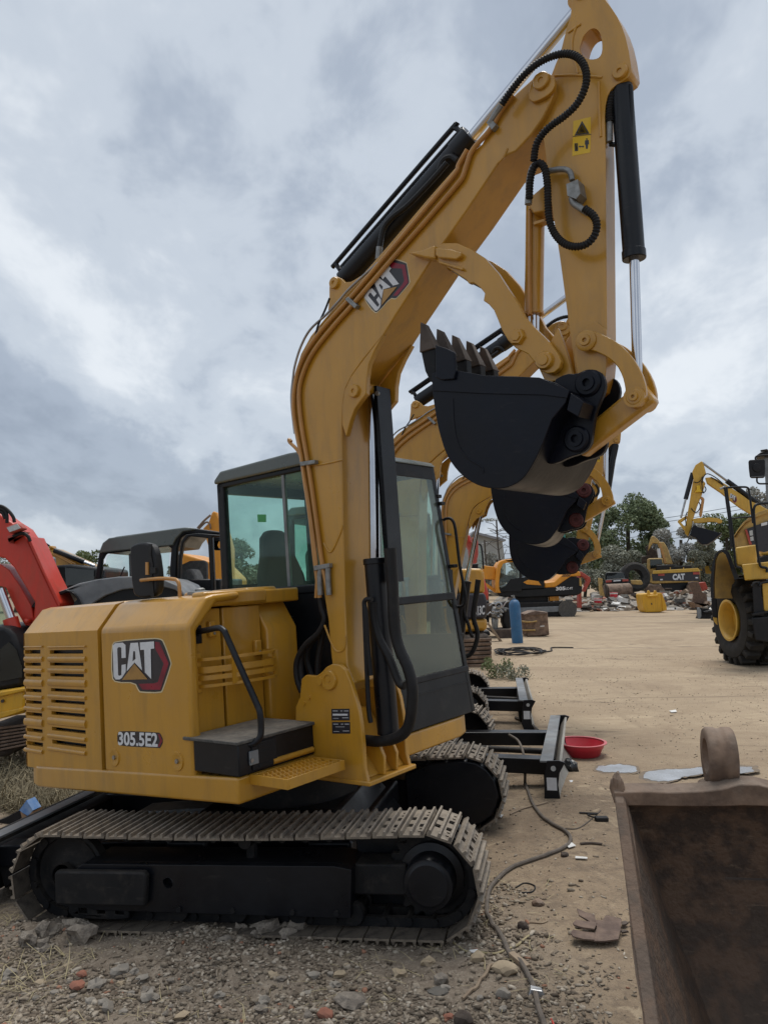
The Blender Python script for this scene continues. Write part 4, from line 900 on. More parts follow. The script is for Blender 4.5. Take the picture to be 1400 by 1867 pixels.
    pane([(uf(1.63)-.004,y0+.05,1.63),(uf(1.63)-.004,y1-.05,1.63),(uf(2.45)-.004,y1-.05,2.45),(uf(2.45)-.004,y0+.05,2.45)],(.004,0,0),'glass_front')
    pane([(uf(1.12)-.010,y0+.05,1.12),(uf(1.12)-.010,y1-.05,1.12),(uf(1.59)-.010,y1-.05,1.59),(uf(1.59)-.010,y0+.05,1.59)],(.004,0,0),'glass_low')
    if first:
        q = F.tr([(469,938),(485,938),(485,952),(470,952)],1,y0+.022); G().prism(q,(0,.001,0)).build('window_sticker','label_green',root,smooth=0)
    # inside: floor, seat, levers, sun blind
    G().box(r0+.05,.62,y0+.05,y1-.05,.82,.90).build('cab_floor','plastic_black',root)
    G().box(-.42,.10,.28,.80,1.10,1.30).box(-.35,.05,.33,.75,.9,1.12).build('seat_cushion','seat',root,bevel=.05,seg=3)
    sb_ = [(-.46,.30),(-.46,.78)]
    bk2 = [(.30,1.28),(.29,1.55),(.31,1.85),(.37,2.0),(.40,2.14),(.46,2.20),(.60,2.20),(.66,2.14),(.69,2.0),(.75,1.85),(.77,1.55),(.76,1.28)]
    q = [Vector((-.40-(z-1.28)*.16,y,z)) for y, z in bk2]; G().prism(q,(-.10,0,0)).build('seat_back','seat',root,bevel=.035,seg=3)
    G().box(-.25,.20,.12,.24,1.20,1.42).build('console','plastic_black',root,bevel=.03)
    G().box(-.25,.20,.82,.93,1.20,1.42).build('console','plastic_black',root,bevel=.03)
    for y in (.18,.87): G().tube([(.12,y,1.40),(.16,y,1.55),(.15,y,1.62)],.014,8).blob((.15,y,1.65),.035,1,2,.1).build('control_lever','plastic_black',root)
    for y in (.42,.58): G().tube([(.52,y,.9),(.50,y,1.2),(.44,y,1.35)],.011,8).build('pedal_lever','plastic_black',root)
    # rail by the door and mirror arm
    G().tube(spline(F.tr([(808,948),(816,945),(824,948),(830,965),(838,1030),(846,1070),(849,1090),(845,1104),(833,1107)],1,1.02),5),.011,10).build('grab_rail','plastic_black',root)
    for x, y in ((797,905),(803,918),(826,1032),(838,1158)):
        c = F.un(x,y,1,.99); G().box(c.x-.03,c.x+.02,c.y-.02,c.y+.03,c.z-.012,c.z+.012).build('hinge','plastic_black',root,bevel=.004)

exc = empty('excavator', M_UP, 'nearest yellow excavator with black toothed bucket, thumb and model number on its side panel', 'excavator', 'yellow tracked excavators parked in a row')
upper(exc); under(exc, .4416, -1)
boom_group(exc); thumb_group(exc)

def second_excavator(o, yaw, pitch, boom_pitch, swing, ext, label, bscale=1.06):
    root = copy_tree(exc, None, skip=('thumb_plate','thumb_cylinder','thumb_bracket','mirror','mirror_bracket','mirror_hinge','mirror_stem','mirror_clamp','car_body','swing_ring','track_chain','track_frame','tensioner_cover','chain_guard','track_roller','carrier_roller','sprocket','motor_guard','idler','yoke','drive_mount','dozer_blade','blade_arm','blade_cylinder','cylinder_guard','window_sticker'))
    root.matrix_world = frame(o, yaw, pitch); root['label'] = label
    for c in kids(root):
        if c.name.split('.')[0] == 'bolt' and c.data.materials[0].name == 'black_dusty': bpy.data.objects.remove(c)
    under(root, swing, 1, False, 'x', ext)
    piv = Vector((.60,0,1.20)); Rm = Matrix.Translation(piv) @ Matrix.Rotation(boom_pitch,4,'Y') @ Matrix.Translation(-piv)
    names = {n.split('.')[0] for n in BOOM}
    for c in kids(root):
        if c.name.split('.')[0] in names: c.matrix_basis = Rm @ c.matrix_basis
        if c.name.split('.')[0] == 'bucket':
            bpn = Vector((2.351,-.2,2.518)); c.matrix_basis = c.matrix_basis @ Matrix.Translation(bpn) @ Matrix.Scale(bscale,4) @ Matrix.Translation(-bpn)
            for k in kids(c):
                if k.name.split('.')[0] == 'bucket_pin': k.data = k.data.copy(); k.data.materials[0] = MATS['red_pin']
        if c.name.split('.')[0] == 'dozer_blade':
            G().prism([(1.645,-.9935,.18),(1.72,-.9935,.18),(1.72,-.9935,.275),(1.645,-.9935,.275)],(0,.001,0)).build('white_sticker','white_print',c,smooth=0)
    return root
exc2 = second_excavator((-.35,7.36,-.07), -.338, -.021, -.012, .08, .25, 'yellow excavator directly behind the nearest one, pale dozer blade beside the red basin')
exc3 = second_excavator((.08,10.2,-.06), -.25, 0.0, .15, .10, .05, 'third yellow excavator in the row, its dozer blade beside the weeds', 1.25)

# ------------------------------------------------------------------ background things
WF = Frame(Matrix.Identity(4))
class Thing:                                        # a thing whose outlines are read on planes facing the camera, with real depth
    def __init__(s, name, label, cat, base, group=None, org=(0,0), sc=1.0):
        s.root = empty(name, Matrix.Translation(base), label, cat, group); s.b = Vector(base); s.org, s.sc = org, sc; s.dx = 0
    def pts(s, q, Y): return [p-s.b for p in WF.tr(q,1,Y,org=s.org,sc=s.sc)]
    def pt(s, x, y, Y): return s.pts([(x,y)],Y)[0]
    def slab(s, name, m, q, Y, depth, par=None, bevel=.02, sm=0, smooth=40, vec=None):
        if sm: q = chaikin(q, sm)
        return G().prism(s.pts(q,Y), vec or (s.dx*depth,depth,0)).build(name, m, par or s.root, bevel=bevel, smooth=smooth)
    def tube(s, name, m, q, Y, r, par=None, n=8, sp=4):
        return G().tube(spline(s.pts(q,Y),sp) if sp else s.pts(q,Y), r, n).build(name, m, par or s.root)
    def cyl(s, name, m, a, b, Y, r, par=None, n=16):
        return G().cyl(s.pt(*a,Y),s.pt(*b,Y),r,n).build(name,m,par or s.root)
    def pin(s, x, y, Y, r, m, par=None, t=.03):
        c = s.pt(x,y,Y); return G().lathe(c,(0,-1,0),[(r,0),(r,t*.7),(r*.8,t),(r*.4,t),(0,t*.8)],18).build('pin',m,par or s.root)
    def text(s, txt, a, b, c, Y, m, bold=.03, par=None):
        o, x, y = s.pt(*a,Y), s.pt(*b,Y), s.pt(*c,Y); return letters(par or s.root, txt, o, x-o, y-o, m, bold)
def gpt(px, py): return ground_at(px, py)

# ---- right: big wheel loader
Y0 = 14.3
T = Thing('wheel_loader','big yellow wheel loader at the right edge with knobbly tyre and black ladder rails','loader',(7.0,14.9,0), org=(1280,810), sc=4.445); T.dx = .48
cx_, cy_, R_, wl, wr = 6.80, 14.95, .865, 6.80, 7.50
pr = [(.36,.10),(.44,.03),(.60,-.01),(.73,.02),(.785,.10),(.80,.20),(.805,.35),(.80,.50),(.785,.60),(.73,.68),(.60,.71),(.44,.67),(.36,.60)]
ty = G().lathe((wl-7.0,cy_-14.9,R_),(1,0,0),pr,56).build('tyre','tire',T.root)
for i in range(22):
    a = 2*math.pi*i/22
    for side, x0, x1 in ((0,wl+.015,wl+.33),(1,wl+.37,wl+.685)):
        aa = a+side*math.pi/22; g = G(); vs = []
        dA = .13
        for rr, k in ((.75,1.0),(.90,.84)):
            for (xx, da) in ((x0 if not side else x0+.02, -dA*(.9 if side else .55)), (x1 if side else x1-.02, -dA*(.55 if side else .9)), (x1, dA*(.45 if side else .75)), (x0, dA*(.75 if side else .45))):
                xm = (x0+x1)/2; t = aa+da*k
                vs.append((xm+(xx-xm)*k-7.0, cy_-14.9+rr*math.cos(t), R_+rr*math.sin(t)))
        g.add(vs,[(0,1,2,3),(7,6,5,4),(0,4,5,1),(1,5,6,2),(2,6,7,3),(3,7,4,0)]).build('tread_block','tire',ty,bevel=.012)
rm = G().lathe((wl-7.0-.0,cy_-14.9,R_),(1,0,0),[(.40,.02),(.41,-.015),(.37,-.02),(.345,.01),(.335,.10),(.31,.16),(.30,.24),(.16,.26),(.15,.22),(0,.22)],40).build('wheel_rim','yellow_far',T.root)
G().box(wl-7.0+.10,wl-7.0+.16,cy_-14.9-.12,cy_-14.9-.04,R_+.20,R_+.30).build('valve_block','yellow_far',rm,bevel=.01)
arch_o = [(70,1245),(66,1150),(72,1050),(84,960),(105,890),(140,858),(185,852),(220,880),(250,960),(280,1040),(300,1090),(330,1085)]
arch_i = [(262,1100),(245,1050),(215,960),(190,895),(160,868),(128,885),(105,940),(95,1050),(92,1150),(96,1250)]
T.slab('fender','black_paint',arch_o+arch_i,14.05,.55,bevel=.03)
T.slab('fender_inner','yellow_old',[(96,1250),(95,1050),(105,940),(128,885),(160,868),(190,895),(215,960),(245,1050),(262,1100),(260,1250)],14.75,.06,bevel=0)
T.slab('mudflap','plastic_black',[(72,1245),(118,1250),(128,1410),(84,1400)],14.5,.04); T.slab('flap_tip','yellow_far',[(86,1400),(122,1408),(124,1470),(96,1440)],14.52,.03)
T.slab('frame_beam','yellow_far',[(268,836),(440,812),(445,960),(470,1000),(560,950),(560,1085),(345,1105),(325,990),(278,980)],14.25,1.3,bevel=.03)
T.slab('frame_lower','yellow_far',[(320,975),(560,950),(560,1090),(345,1105)],14.0,.3,bevel=.02)
hd = T.slab('hood','yellow_old',[(258,760),(330,650),(380,605),(470,560),(560,520),(560,860),(300,860),(262,835)],15.0,1.6,bevel=.08)
T.slab('hood_top','yellow_old',[(256,752),(300,690),(352,632),(420,598),(560,545),(560,515),(460,548),(390,585),(330,635),(282,700),(258,740)],14.93,1.7,par=hd,bevel=.03)
T.slab('hood_window','decal_black',[(350,690),(560,612),(560,860),(500,875),(440,860),(400,815)],14.97,.02,par=hd,bevel=0); T.slab('red_stripe','red_faded',[(346,692),(362,688),(404,812),(382,814)],14.962,.01,par=hd,bevel=0)
for q in ([(382,702),(408,696),(412,738),(386,742)],[(388,752),(414,746),(418,780),(392,784)]):
    T.slab('number_block','lens',q,14.955,.005,par=hd,bevel=0)
T.slab('hood_label','white_print',[(478,640),(528,628),(528,652),(478,664)],14.955,.005,par=hd,bevel=0)
# ladder rails and platform
for q, r in (([(168,360),(182,352),(200,480),(222,640),(238,830)],.022),([(196,345),(205,420),(236,640),(262,880),(272,985),(300,1000),(318,1012),(318,1040)],.022),([(200,352),(250,348),(330,346),(362,350),(378,370),(392,470),(408,600),(412,640)],.02),([(236,602),(300,595),(400,588)],.015),([(560,476),(500,480),(450,486),(425,505),(418,560),(428,680),(448,860),(466,970),(480,995),(522,1005),(525,1040)],.025)):
    T.tube('ladder_rail','black_paint',q,13.95,r)
T.slab('rail_cap','steel',[(138,355),(186,336),(200,345),(150,364)],13.93,.12,bevel=.005)
T.slab('step_box','plastic_black',[(405,1120),(440,1110),(470,1112),(498,1370),(500,1395),(420,1390)],13.9,.35,bevel=.01); T.slab('battery_box','plastic_black',[(402,1410),(560,1395),(560,1610),(430,1590)],13.85,.8,bevel=.02)
T.slab('ladder_side','yellow_far',[(485,1125),(560,1110),(560,1370),(500,1350)],13.9,.06); T.tube('ladder_hoop','black_paint',[(400,1150),(420,1128),(445,1120),(455,1130)],13.88,.02); T.tube('ladder_hoop','black_paint',[(462,1150),(480,1128),(510,1120),(533,1118)],13.88,.02)
T.slab('ladder_tread','black_paint',[(400,1375),(560,1345),(560,1360),(410,1392)],13.85,.2,bevel=.005)
# cab corner, mirror
T.slab('cab_roof','plastic_black',[(435,92),(475,62),(560,30),(560,100),(470,95)],14.6,1.6,bevel=.03); T.slab('cab_post','grey_paint',[(500,95),(560,95),(560,470),(522,470)],14.7,.06,bevel=.01)
T.slab('roof_lamp','plastic_black',[(470,45),(530,35),(530,52),(474,56)],14.5,.1); 
T.tube('mirror_arm','plastic_black',[(560,85),(490,90),(445,95),(432,108),(432,125)],14.2,.017); T.tube('mirror_arm','plastic_black',[(444,268),(444,300),(456,316),(480,320),(560,318)],14.2,.017)
T.slab('mirror','plastic_black',[(374,138),(384,126),(500,120),(510,128),(512,200),(508,262),(495,270),(398,272),(386,262),(378,200)],14.15,.09,bevel=.03,sm=0)
c = T.pt(443,190,14.15); G().lathe(c,(0,-1,0),[(.09,0),(.08,.02),(0,.025)],20).build('mirror_boss','plastic_black',T.root)
T.slab('front_axle','yellow_old',[(300,1250),(560,1250),(560,1420),(300,1400)],15.1,.5)
T.slab('mirror_edge','grey_paint',[(398,262),(500,256),(500,260),(398,266)],14.145,.005,bevel=0)

# ---- far right: excavator with raised arm behind the loader
T = Thing('excavator','far yellow excavator behind the loader, arm bent with dark bucket under a toothed thumb','excavator',(14.5,31,0),'far yellow excavators',org=(1220,820),sc=7.777); T.dx = .46
Y = 29.0
bm_ = T.slab('boom','yellow_far',[(505,395),(600,385),(700,430),(850,520),(1010,625),(1140,720),(1260,770),(1400,850),(1560,1000),(1560,1200),(1330,1010),(1150,910),(1000,820),(840,700),(720,600),(600,520),(530,470)],Y,.42,bevel=.03)
T.slab('body','yellow_far',[(1300,880),(1800,880),(1800,1500),(1300,1500)],Y+.5,2.4,bevel=.1)
for i, tx in enumerate((29.3,31.4)): T.slab('track','black_dusty',[(1250,1700),(1250,1540),(1330,1500),(1950,1500),(2030,1560),(2030,1700),(1960,1760),(1330,1760)],tx,.5,bevel=.05)
sk_ = T.slab('stick','yellow_far',[(372,215),(455,160),(485,180),(490,215),(522,335),(480,370),(462,420),(510,470),(455,640),(390,800),(340,960),(310,1110),(262,1230),(218,1180),(222,1110),(245,1000),(262,880),(290,720),(330,470),(345,410),(325,310)],Y+.06,.3,bevel=.02)
b1 = T.cyl('stick_cylinder','black_paint',(815,440),(1230,745),Y+.1,.10); T.cyl('cylinder_rod','steel',(470,185),(815,440),Y+.1,.045,par=b1)
b2 = T.cyl('bucket_cylinder','black_paint',(332,330),(232,700),Y+.2,.085); T.cyl('cylinder_rod','steel',(232,700),(165,965),Y+.2,.04,par=b2)
T.slab('link_arm','yellow_far',[(115,1020),(130,1000),(245,930),(250,965),(150,1035),(125,1038)],Y,.3,bevel=.01); T.slab('bucket_link','yellow_far',[(130,1040),(160,1025),(240,1110),(228,1150),(205,1140)],Y,.3,bevel=.01)
tp = T.slab('thumb','yellow_far',[(320,985),(400,968),(560,960),(680,968),(740,990),(752,1010),(740,1035),(700,1040),(640,1020),(560,1022),(420,1040),(350,1035)],Y+.02,.3,bevel=.01)
T.slab('thumb_cylinder','copper_pipe',[(432,672),(460,660),(498,690),(495,730),(462,930),(440,965),(420,920),(455,720)],Y+.1,.14,bevel=.03)
bk_ = T.slab('bucket','bucket_black',[(330,1090),(365,1060),(400,1095),(500,1115),(720,1180),(740,1160),(735,1190),(690,1230),(610,1300),(540,1340),(470,1345),(410,1300),(380,1250),(290,1215),(315,1130)],Y-.35,1.1,bevel=.02)
T.slab('bucket_side','rust_dark',[(375,1245),(410,1300),(470,1345),(440,1340),(390,1290)],Y-.36,.02,par=bk_,bevel=0)
for q in ([(590,390),(650,420),(720,470),(800,520)],[(470,470),(480,400),(520,345),(580,350),(680,410),(760,480)],[(345,455),(400,465),(450,430),(470,380)],[(455,610),(500,600),(520,560),(505,520)],[(310,830),(360,885),(410,870),(440,800),(420,740)],[(255,880),(230,960),(240,1080)],[(490,620),(470,560),(460,440)]):
    T.tube('hydraulic_hose','rubber',q,Y-.03,.02)
T.slab('valve','label_yellow',[(385,510),(430,500),(440,560),(470,600),(400,600),(360,605),(390,560)],Y-.02,.06)
emblem(bm_, lambda x, y: T.pt(868+(x-703)*.235+(y-440)*-.045, 612+(x-703)*.165+(y-440)*.24, Y), (0,-1,0))

# ---- old yellow excavator with lettering on its tail
T = Thing('excavator','old weathered yellow excavator with white letters across its black tail','excavator',(18.5,48,0),'far yellow excavators',org=(1080,960),sc=5.833); T.dx = .36
Y = 47.0
cw = T.slab('counterweight','yellow_old',[(585,580),(650,470),(1130,445),(1145,480),(1145,580),(1100,590),(640,610)],Y,2.6,bevel=.06)
T.slab('tail_band','decal_black',[(630,500),(1138,475),(1142,580),(640,578)],Y-.03,.03,par=cw,bevel=0); T.slab('tail_lip','yellow_far',[(645,470),(1125,442),(1138,478),(640,505)],Y-.12,.2,par=cw)
for q in ([(698,500),(765,500),(765,525),(698,525)],[(1070,485),(1138,485),(1138,510),(1070,510)]): T.slab('tail_lamp','red_faded',q,Y-.06,.04,par=cw,bevel=0)
for q in ([(720,558),(748,558),(748,572),(720,572)],[(1095,538),(1122,538),(1122,552),(1095,552)]): T.slab('reflector','white_print',q,Y-.06,.04,par=cw,bevel=0)
T.text('CAT',(852,572),(984,566),(850,505),Y-.05,'white_print',.06,par=cw)
cb_ = T.slab('cab','yellow_old',[(578,470),(580,350),(600,338),(735,335),(750,345),(750,400),(680,410),(680,460),(600,600)],Y+1.2,1.5,bevel=.05); T.slab('cab_window','glass_dark',[(612,350),(735,348),(745,400),(680,405),(675,440),(615,450)],Y+1.17,.03,par=cb_,bevel=0)
T.slab('engine_cover','plastic_black',[(680,412),(860,405),(870,420),(1050,415),(1060,445),(680,465)],Y+.3,2,bevel=.04)
for x in (828,968): T.tube('hood_rail','yellow_old',[(x,460),(x,435)],Y+.2,.03,sp=0)
T.slab('boom','yellow_old',[(600,180),(625,105),(650,98),(695,135),(720,165),(760,165),(800,230),(855,400),(760,400),(735,300),(690,180),(640,175),(590,260)],Y+2.5,.8,bevel=.05); T.slab('boom_face','copper_pipe',[(705,175),(725,170),(790,390),(765,395)],Y+2.45,.05,bevel=.01)
T.slab('stick','rust_dark',[(560,215),(610,190),(650,240),(700,260),(720,335),(520,400),(520,320),(580,310)],Y+4,.8,bevel=.05); T.cyl('lift_cylinder','white_print',(700,235),(715,332),Y+2.3,.10)
T.slab('under_body','black_paint',[(720,600),(1050,590),(1060,690),(760,700)],Y+.4,2.0,bevel=.05)
for q in ([(555,640),(600,610),(720,620),(775,680),(775,730),(560,740)],[(1000,620),(1140,610),(1160,740),(1000,740)]): T.slab('track','rust',q,Y-.1,3.5,bevel=.1)

# ---- yellow site cabin, roller wreck, bent mouldboard, small blade, bucket
T = Thing('site_cabin','yellow site cabin with windows behind the old excavator','cabin',(22,53,0),org=(1080,960),sc=5.833); T.dx = .4; Y = 53
T.slab('wall','yellow_far',[(1010,350),(1340,330),(1340,570),(1040,560)],Y,2.5,bevel=.03); T.slab('roof','lid_grey',[(998,345),(1340,322),(1340,335),(1005,355)],Y-.1,2.8); T.slab('base','rust_dark',[(1030,555),(1340,565),(1340,640),(1030,650)],Y+.2,2)
for q in ([(1090,372),(1170,368),(1170,420),(1092,424)],[(1190,366),(1260,362),(1260,416),(1190,420)]): T.slab('window','glass_dark',q,Y-.02,.03,bevel=0)
T.slab('side_door','yellow_old',[(1012,355),(1040,353),(1042,470),(1016,470)],Y-.02,.04)
T = Thing('old_car','dark old car seen from behind on the far heap, pale number plate','car',(12.6,45.5,0),org=(1080,960),sc=5.833); T.dx = .29; Y = 45.0
T.slab('body','cab_black',[(136,560),(362,545),(385,575),(388,640),(380,700),(135,710),(128,640)],Y,3.8,bevel=.12); T.slab('cabin','cab_black',[(132,565),(140,500),(155,486),(325,484),(348,500),(364,548)],Y+.25,2.2,bevel=.08)
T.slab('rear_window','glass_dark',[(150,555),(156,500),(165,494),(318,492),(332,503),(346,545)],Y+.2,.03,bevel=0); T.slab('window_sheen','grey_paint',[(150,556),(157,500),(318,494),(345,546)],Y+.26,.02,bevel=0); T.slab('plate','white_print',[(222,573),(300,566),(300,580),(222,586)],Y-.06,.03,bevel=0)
for q in ([(140,575),(205,570),(205,592),(142,598)],[(318,563),(380,560),(384,582),(318,586)]): T.slab('tail_lamp','red_faded',q,Y-.05,.06,bevel=.01)
T.slab('bumper','rust_dark',[(134,625),(392,606),(392,640),(136,655)],Y-.15,.2,bevel=.03)
T = Thing('scrap_drum','wide brown rusty drum lying before the old car','drum',(12.3,42.5,0),org=(1080,960),sc=5.833); Y = 42.5
a0, a1 = T.pt(140,692,Y), T.pt(410,682,Y); G().cyl((a0.x,0,a0.z),(a1.x,.3,a1.z),.42,32).build('shell','rust',T.root,bevel=.03); G().cyl((a0.x-.03,0,a0.z),(a0.x+.02,0,a0.z),.45,32).build('flange','rust_dark',T.root)
for q in ([(72,545),(110,560),(105,640),(140,765),(95,765),(80,660)],[(420,570),(520,570),(540,610),(520,620),(430,615)]): T.slab('post','yellow_old',q,Y-.4,.3,bevel=.03)
T = Thing('tyre_pile_wheel','large worn tyre on the heap beside the old excavator','tyre',(16.0,46,0),org=(1080,960),sc=5.833)
c = T.pt(460,545,45.5); G().lathe((c.x,0,c.z),(0,-1,.15),[(.45,0),(.75,-.05),(.9,.1),(.9,.5),(.75,.6),(.45,.55),(.45,0)],24).build('tyre','tire',T.root)
T = Thing('grader_blade','bent pale rusty mouldboard leaning at the edge of the yard','blade',(14.4,34.0,0),org=(1080,960),sc=5.833)
g = G(); a = [(1020,595),(1075,585),(1130,590),(1150,640),(1170,700),(1215,720),(1225,790),(1180,860),(1060,810),(1080,720),(1050,650)]
T.slab('mouldboard','rust_sheet',a,34.0,.12,bevel=.02); T.slab('back_rib','red_faded',[(1130,600),(1200,590),(1230,660),(1180,690),(1150,640)],34.3,.3)
T.slab('foot','rust',[(1060,800),(1190,850),(1240,790),(1260,830),(1100,870)],33.6,.6)
T = Thing('small_blade','small black dozer blade near the loader tyre','blade',gpt(1275,1128),org=(1080,960),sc=5.833); Y = 29.9
T.slab('blade_face','grey_paint',[(1115,865),(1140,862),(1160,900),(1160,960),(1135,1000),(1118,960)],Y,.06); T.slab('blade_body','black_dusty',[(1140,862),(1250,880),(1285,930),(1280,985),(1140,1000),(1162,950),(1160,900)],Y+.05,.5); T.slab('arm','black_paint',[(1180,905),(1320,880),(1320,905),(1200,925)],Y-.1,.2)
T = Thing('loose_bucket','bright yellow excavator bucket standing loose on the concrete','bucket',gpt(1193,1117),org=(1080,960),sc=5.833); Y = 35.2
bk_ = T.slab('shell','yellow_bright',[(528,728),(535,718),(728,705),(735,790),(742,870),(738,908),(565,915),(545,870),(535,800)],Y,.9,bevel=.05); T.slab('side_plate','yellow_bright',[(728,705),(745,720),(790,850),(792,890),(740,905),(742,870),(735,790)],Y+.05,.8,bevel=.02)
for x in (598,668): T.slab('ear','yellow_bright',[(x-16,740),(x-12,685),(x,678),(x+14,688),(x+18,740)],Y-.06,.1,bevel=.02)
T.cyl('ear_bar','yellow_bright',(585,740),(690,735),Y-.08,.05); T.slab('badge','decal_black',[(622,815),(634,812),(636,832),(624,834)],Y-.012,.005,par=bk_,bevel=0)

# ---- orange excavator across the yard
T = Thing('excavator','orange and black excavator standing side on across the yard behind the dark buckets','excavator',(5.9,34.5,0),'far excavators across the yard',org=(780,880),sc=4.375); Y = 33.0
for yy, nm in ((Y,'track'),(Y+2.4,'track')):
    tr_ = T.slab(nm,'black_dusty',[(470,1075),(455,1030),(480,985),(530,960),(1090,950),(1145,965),(1168,1000),(1160,1045),(1130,1068),(560,1085)],yy,.6,bevel=.05)
    if yy == Y:
        T.slab('track_frame','grey_paint',[(560,1005),(1060,985),(1065,1030),(560,1055)],yy-.05,.05,par=tr_); c = T.pt(1110,1012,yy); G().cyl(c,c+Vector((0,-.12,0)),.40,24).build('sprocket','lid_grey',tr_)
T.slab('turntable','black_paint',[(700,905),(960,905),(960,955),(700,960)],Y+.6,1.6); T.slab('carriage','orange',[(970,905),(1045,903),(1048,942),(972,945)],Y+.3,.3)
bd = T.slab('body','cab_black',[(545,880),(560,860),(900,840),(930,840),(1020,790),(1140,745),(1215,760),(1235,830),(1230,880),(1190,900),(760,920),(580,910)],Y+.1,2.6,bevel=.06)
T.slab('orange_stripe','orange',[(932,838),(932,800),(1010,790),(1090,715),(1190,702),(1215,715),(1220,745),(1140,748),(1015,835)],Y+.07,2.6,par=bd,bevel=.04)
T.slab('door_stripe','orange',[(760,795),(800,775),(880,785),(905,820),(790,812)],Y+.02,.05,bevel=.01); T.slab('pillar_stripe','yellow_old',[(1208,760),(1222,760),(1226,830),(1210,820)],Y+.06,.04,bevel=0)
for i in range(5): T.slab('vent','decal_black',[(1066+i*13,752),(1084+i*13,730),(1090+i*13,730),(1072+i*13,752)],Y+.055,.02,par=bd,bevel=0)
T.text('305',(1020,862),(1096,858),(1019,832),Y+.06,'white_print',.04,par=bd); T.text('LC-9T',(1098,856),(1156,853),(1097,836),Y+.06,'white_print',.03,par=bd)
cf = [(548,880),(540,800),(555,660),(575,630),(620,612),(720,604),(780,600)]; ci = [(780,625),(730,628),(640,636),(600,648),(580,690),(568,800),(570,850),(585,880)]
T.slab('cab_frame','orange',cf+ci,Y,1.2,bevel=.03); T.slab('cab_frame_back','orange',cf+ci,Y+1.2,.05,bevel=.01)
T.slab('cab_roof','orange',[(600,618),(780,598),(900,598),(900,625),(640,636)],Y,1.3,bevel=.03)
T.slab('cab_window','glass_clear',[(580,690),(600,648),(640,636),(730,628),(730,770),(640,800),(600,850),(568,830)],Y+.02,.03,bevel=0); T.slab('cab_window','glass_dark',[(750,628),(900,625),(900,750),(750,752)],Y+.02,.03,bevel=0)
T.slab('cab_door','cab_black',[(572,870),(600,850),(660,770),(728,760),(728,625),(748,625),(748,870)],Y,.06,bevel=.01); T.slab('cab_lower','cab_black',[(565,850),(760,755),(930,750),(930,842),(760,850),(570,885)],Y+.04,1.1,bevel=.02)
T.slab('seat','rust_dark',[(580,720),(640,740),(700,740),(710,780),(640,800),(585,790)],Y+.5,.5,bevel=.05)
T.slab('arm','orange',[(440,660),(536,672),(538,775),(440,770)],Y+.4,.5,bevel=.03); T.slab('arm_lower','orange',[(440,785),(540,850),(548,885),(440,810)],Y+.4,.4,bevel=.02)
T.slab('beacon','plastic_black',[(545,615),(560,612),(562,632),(548,635)],Y+.3,.1)
T = Thing('red_boom','dark red bent boom arm behind the orange excavator','boom arm',(9.6,38,0),org=(780,880),sc=4.375)
T.slab('arm','red_faded',[(1205,715),(1222,708),(1295,755),(1300,785),(1255,872),(1240,870),(1268,785),(1260,765),(1215,740)],37,.35,bevel=.03); T.slab('mast','red_faded',[(1200,712),(1222,712),(1228,1000),(1205,1000)],37.2,.4)

# ---- excavator seen from the rear in the row, red one behind it
T = Thing('excavator','yellow excavator seen from behind ending the row, white number on its tail','excavator',(1.45,16.4,0),'yellow tracked excavators parked in a row',org=(820,940),sc=6.67); Y = 15.5
T.slab('counterweight_top','yellow',[(-140,640),(215,650),(230,642),(370,645),(405,665),(418,700),(430,945),(-140,965)],Y,1.6,bevel=.09)
tb_ = T.slab('tail_band','decal_black',[(-140,955),(425,940),(452,1030),(452,1240),(400,1262),(-140,1275)],Y-.06,1.5,bevel=.05)
T.text('313C',(298,1222),(424,1204),(300,1108),Y-.066,'white_print',.03,par=tb_)
T.slab('counterweight_base','yellow',[(-140,1270),(400,1262),(455,1250),(458,1385),(420,1405),(160,1420),(-140,1420)],Y-.04,1.5,bevel=.06)
T.slab('base_seam','decal_black',[(230,1275),(236,1275),(238,1412),(232,1412)],Y-.046,.01,bevel=0)
T.slab('under_body','black_paint',[(-140,1420),(480,1400),(500,1460),(-140,1560)],Y+.3,2.5,bevel=.03)
tk = T.slab('track','rust_dark',[(145,1860),(140,1530),(160,1470),(470,1440),(485,1490),(510,1620),(510,1850),(490,1900),(150,1900)],Y-.32,3.0,bevel=.06)
for i in range(8):
    y = 1505+i*52; T.slab('track_shoe','rust',[(142,y),(508,y-14),(510,y+22),(142,y+38)],Y-.37,.06,par=tk,bevel=.008)
T.slab('cab_side','yellow',[(-120,620),(130,630),(130,690),(-120,700)],Y+1.2,.8); T.slab('cab_glass','glass_dark',[(-120,330),(110,310),(150,640),(-120,640)],Y+1.2,.03,bevel=0); T.tube('cab_post','black_paint',[(345,350),(370,355),(385,390),(400,520),(408,650)],Y+1.0,.02); T.slab('cab_pane','glass_clear',[(345,360),(370,360),(405,650),(350,640)],Y+1.02,.02,bevel=0)
T = Thing('excavator','red excavator mostly hidden behind the row, its hoses beside the dark cylinder','excavator',(2.3,23.5,0),'far excavators across the yard',org=(820,940),sc=6.67); Y = 22.5
T.slab('boom','red_faded',[(130,255),(165,240),(250,240),(260,290),(330,380),(335,580),(255,590),(240,420),(200,330)],Y,.5,bevel=.05); T.slab('boom_head','red_paint',[(135,258),(165,255),(170,290),(135,290)],Y-.1,.2,bevel=.02); T.slab('boom_head','red_paint',[(222,240),(245,240),(250,320),(228,330)],Y-.1,.2,bevel=.02)
for q in ([(270,290),(300,275),(325,310),(330,420),(310,520),(300,585)],[(262,330),(290,310),(312,380),(300,480),(275,560)],[(280,420),(320,390),(330,470),(300,560)]): T.tube('hose','red_faded',q,Y-.2,.04)
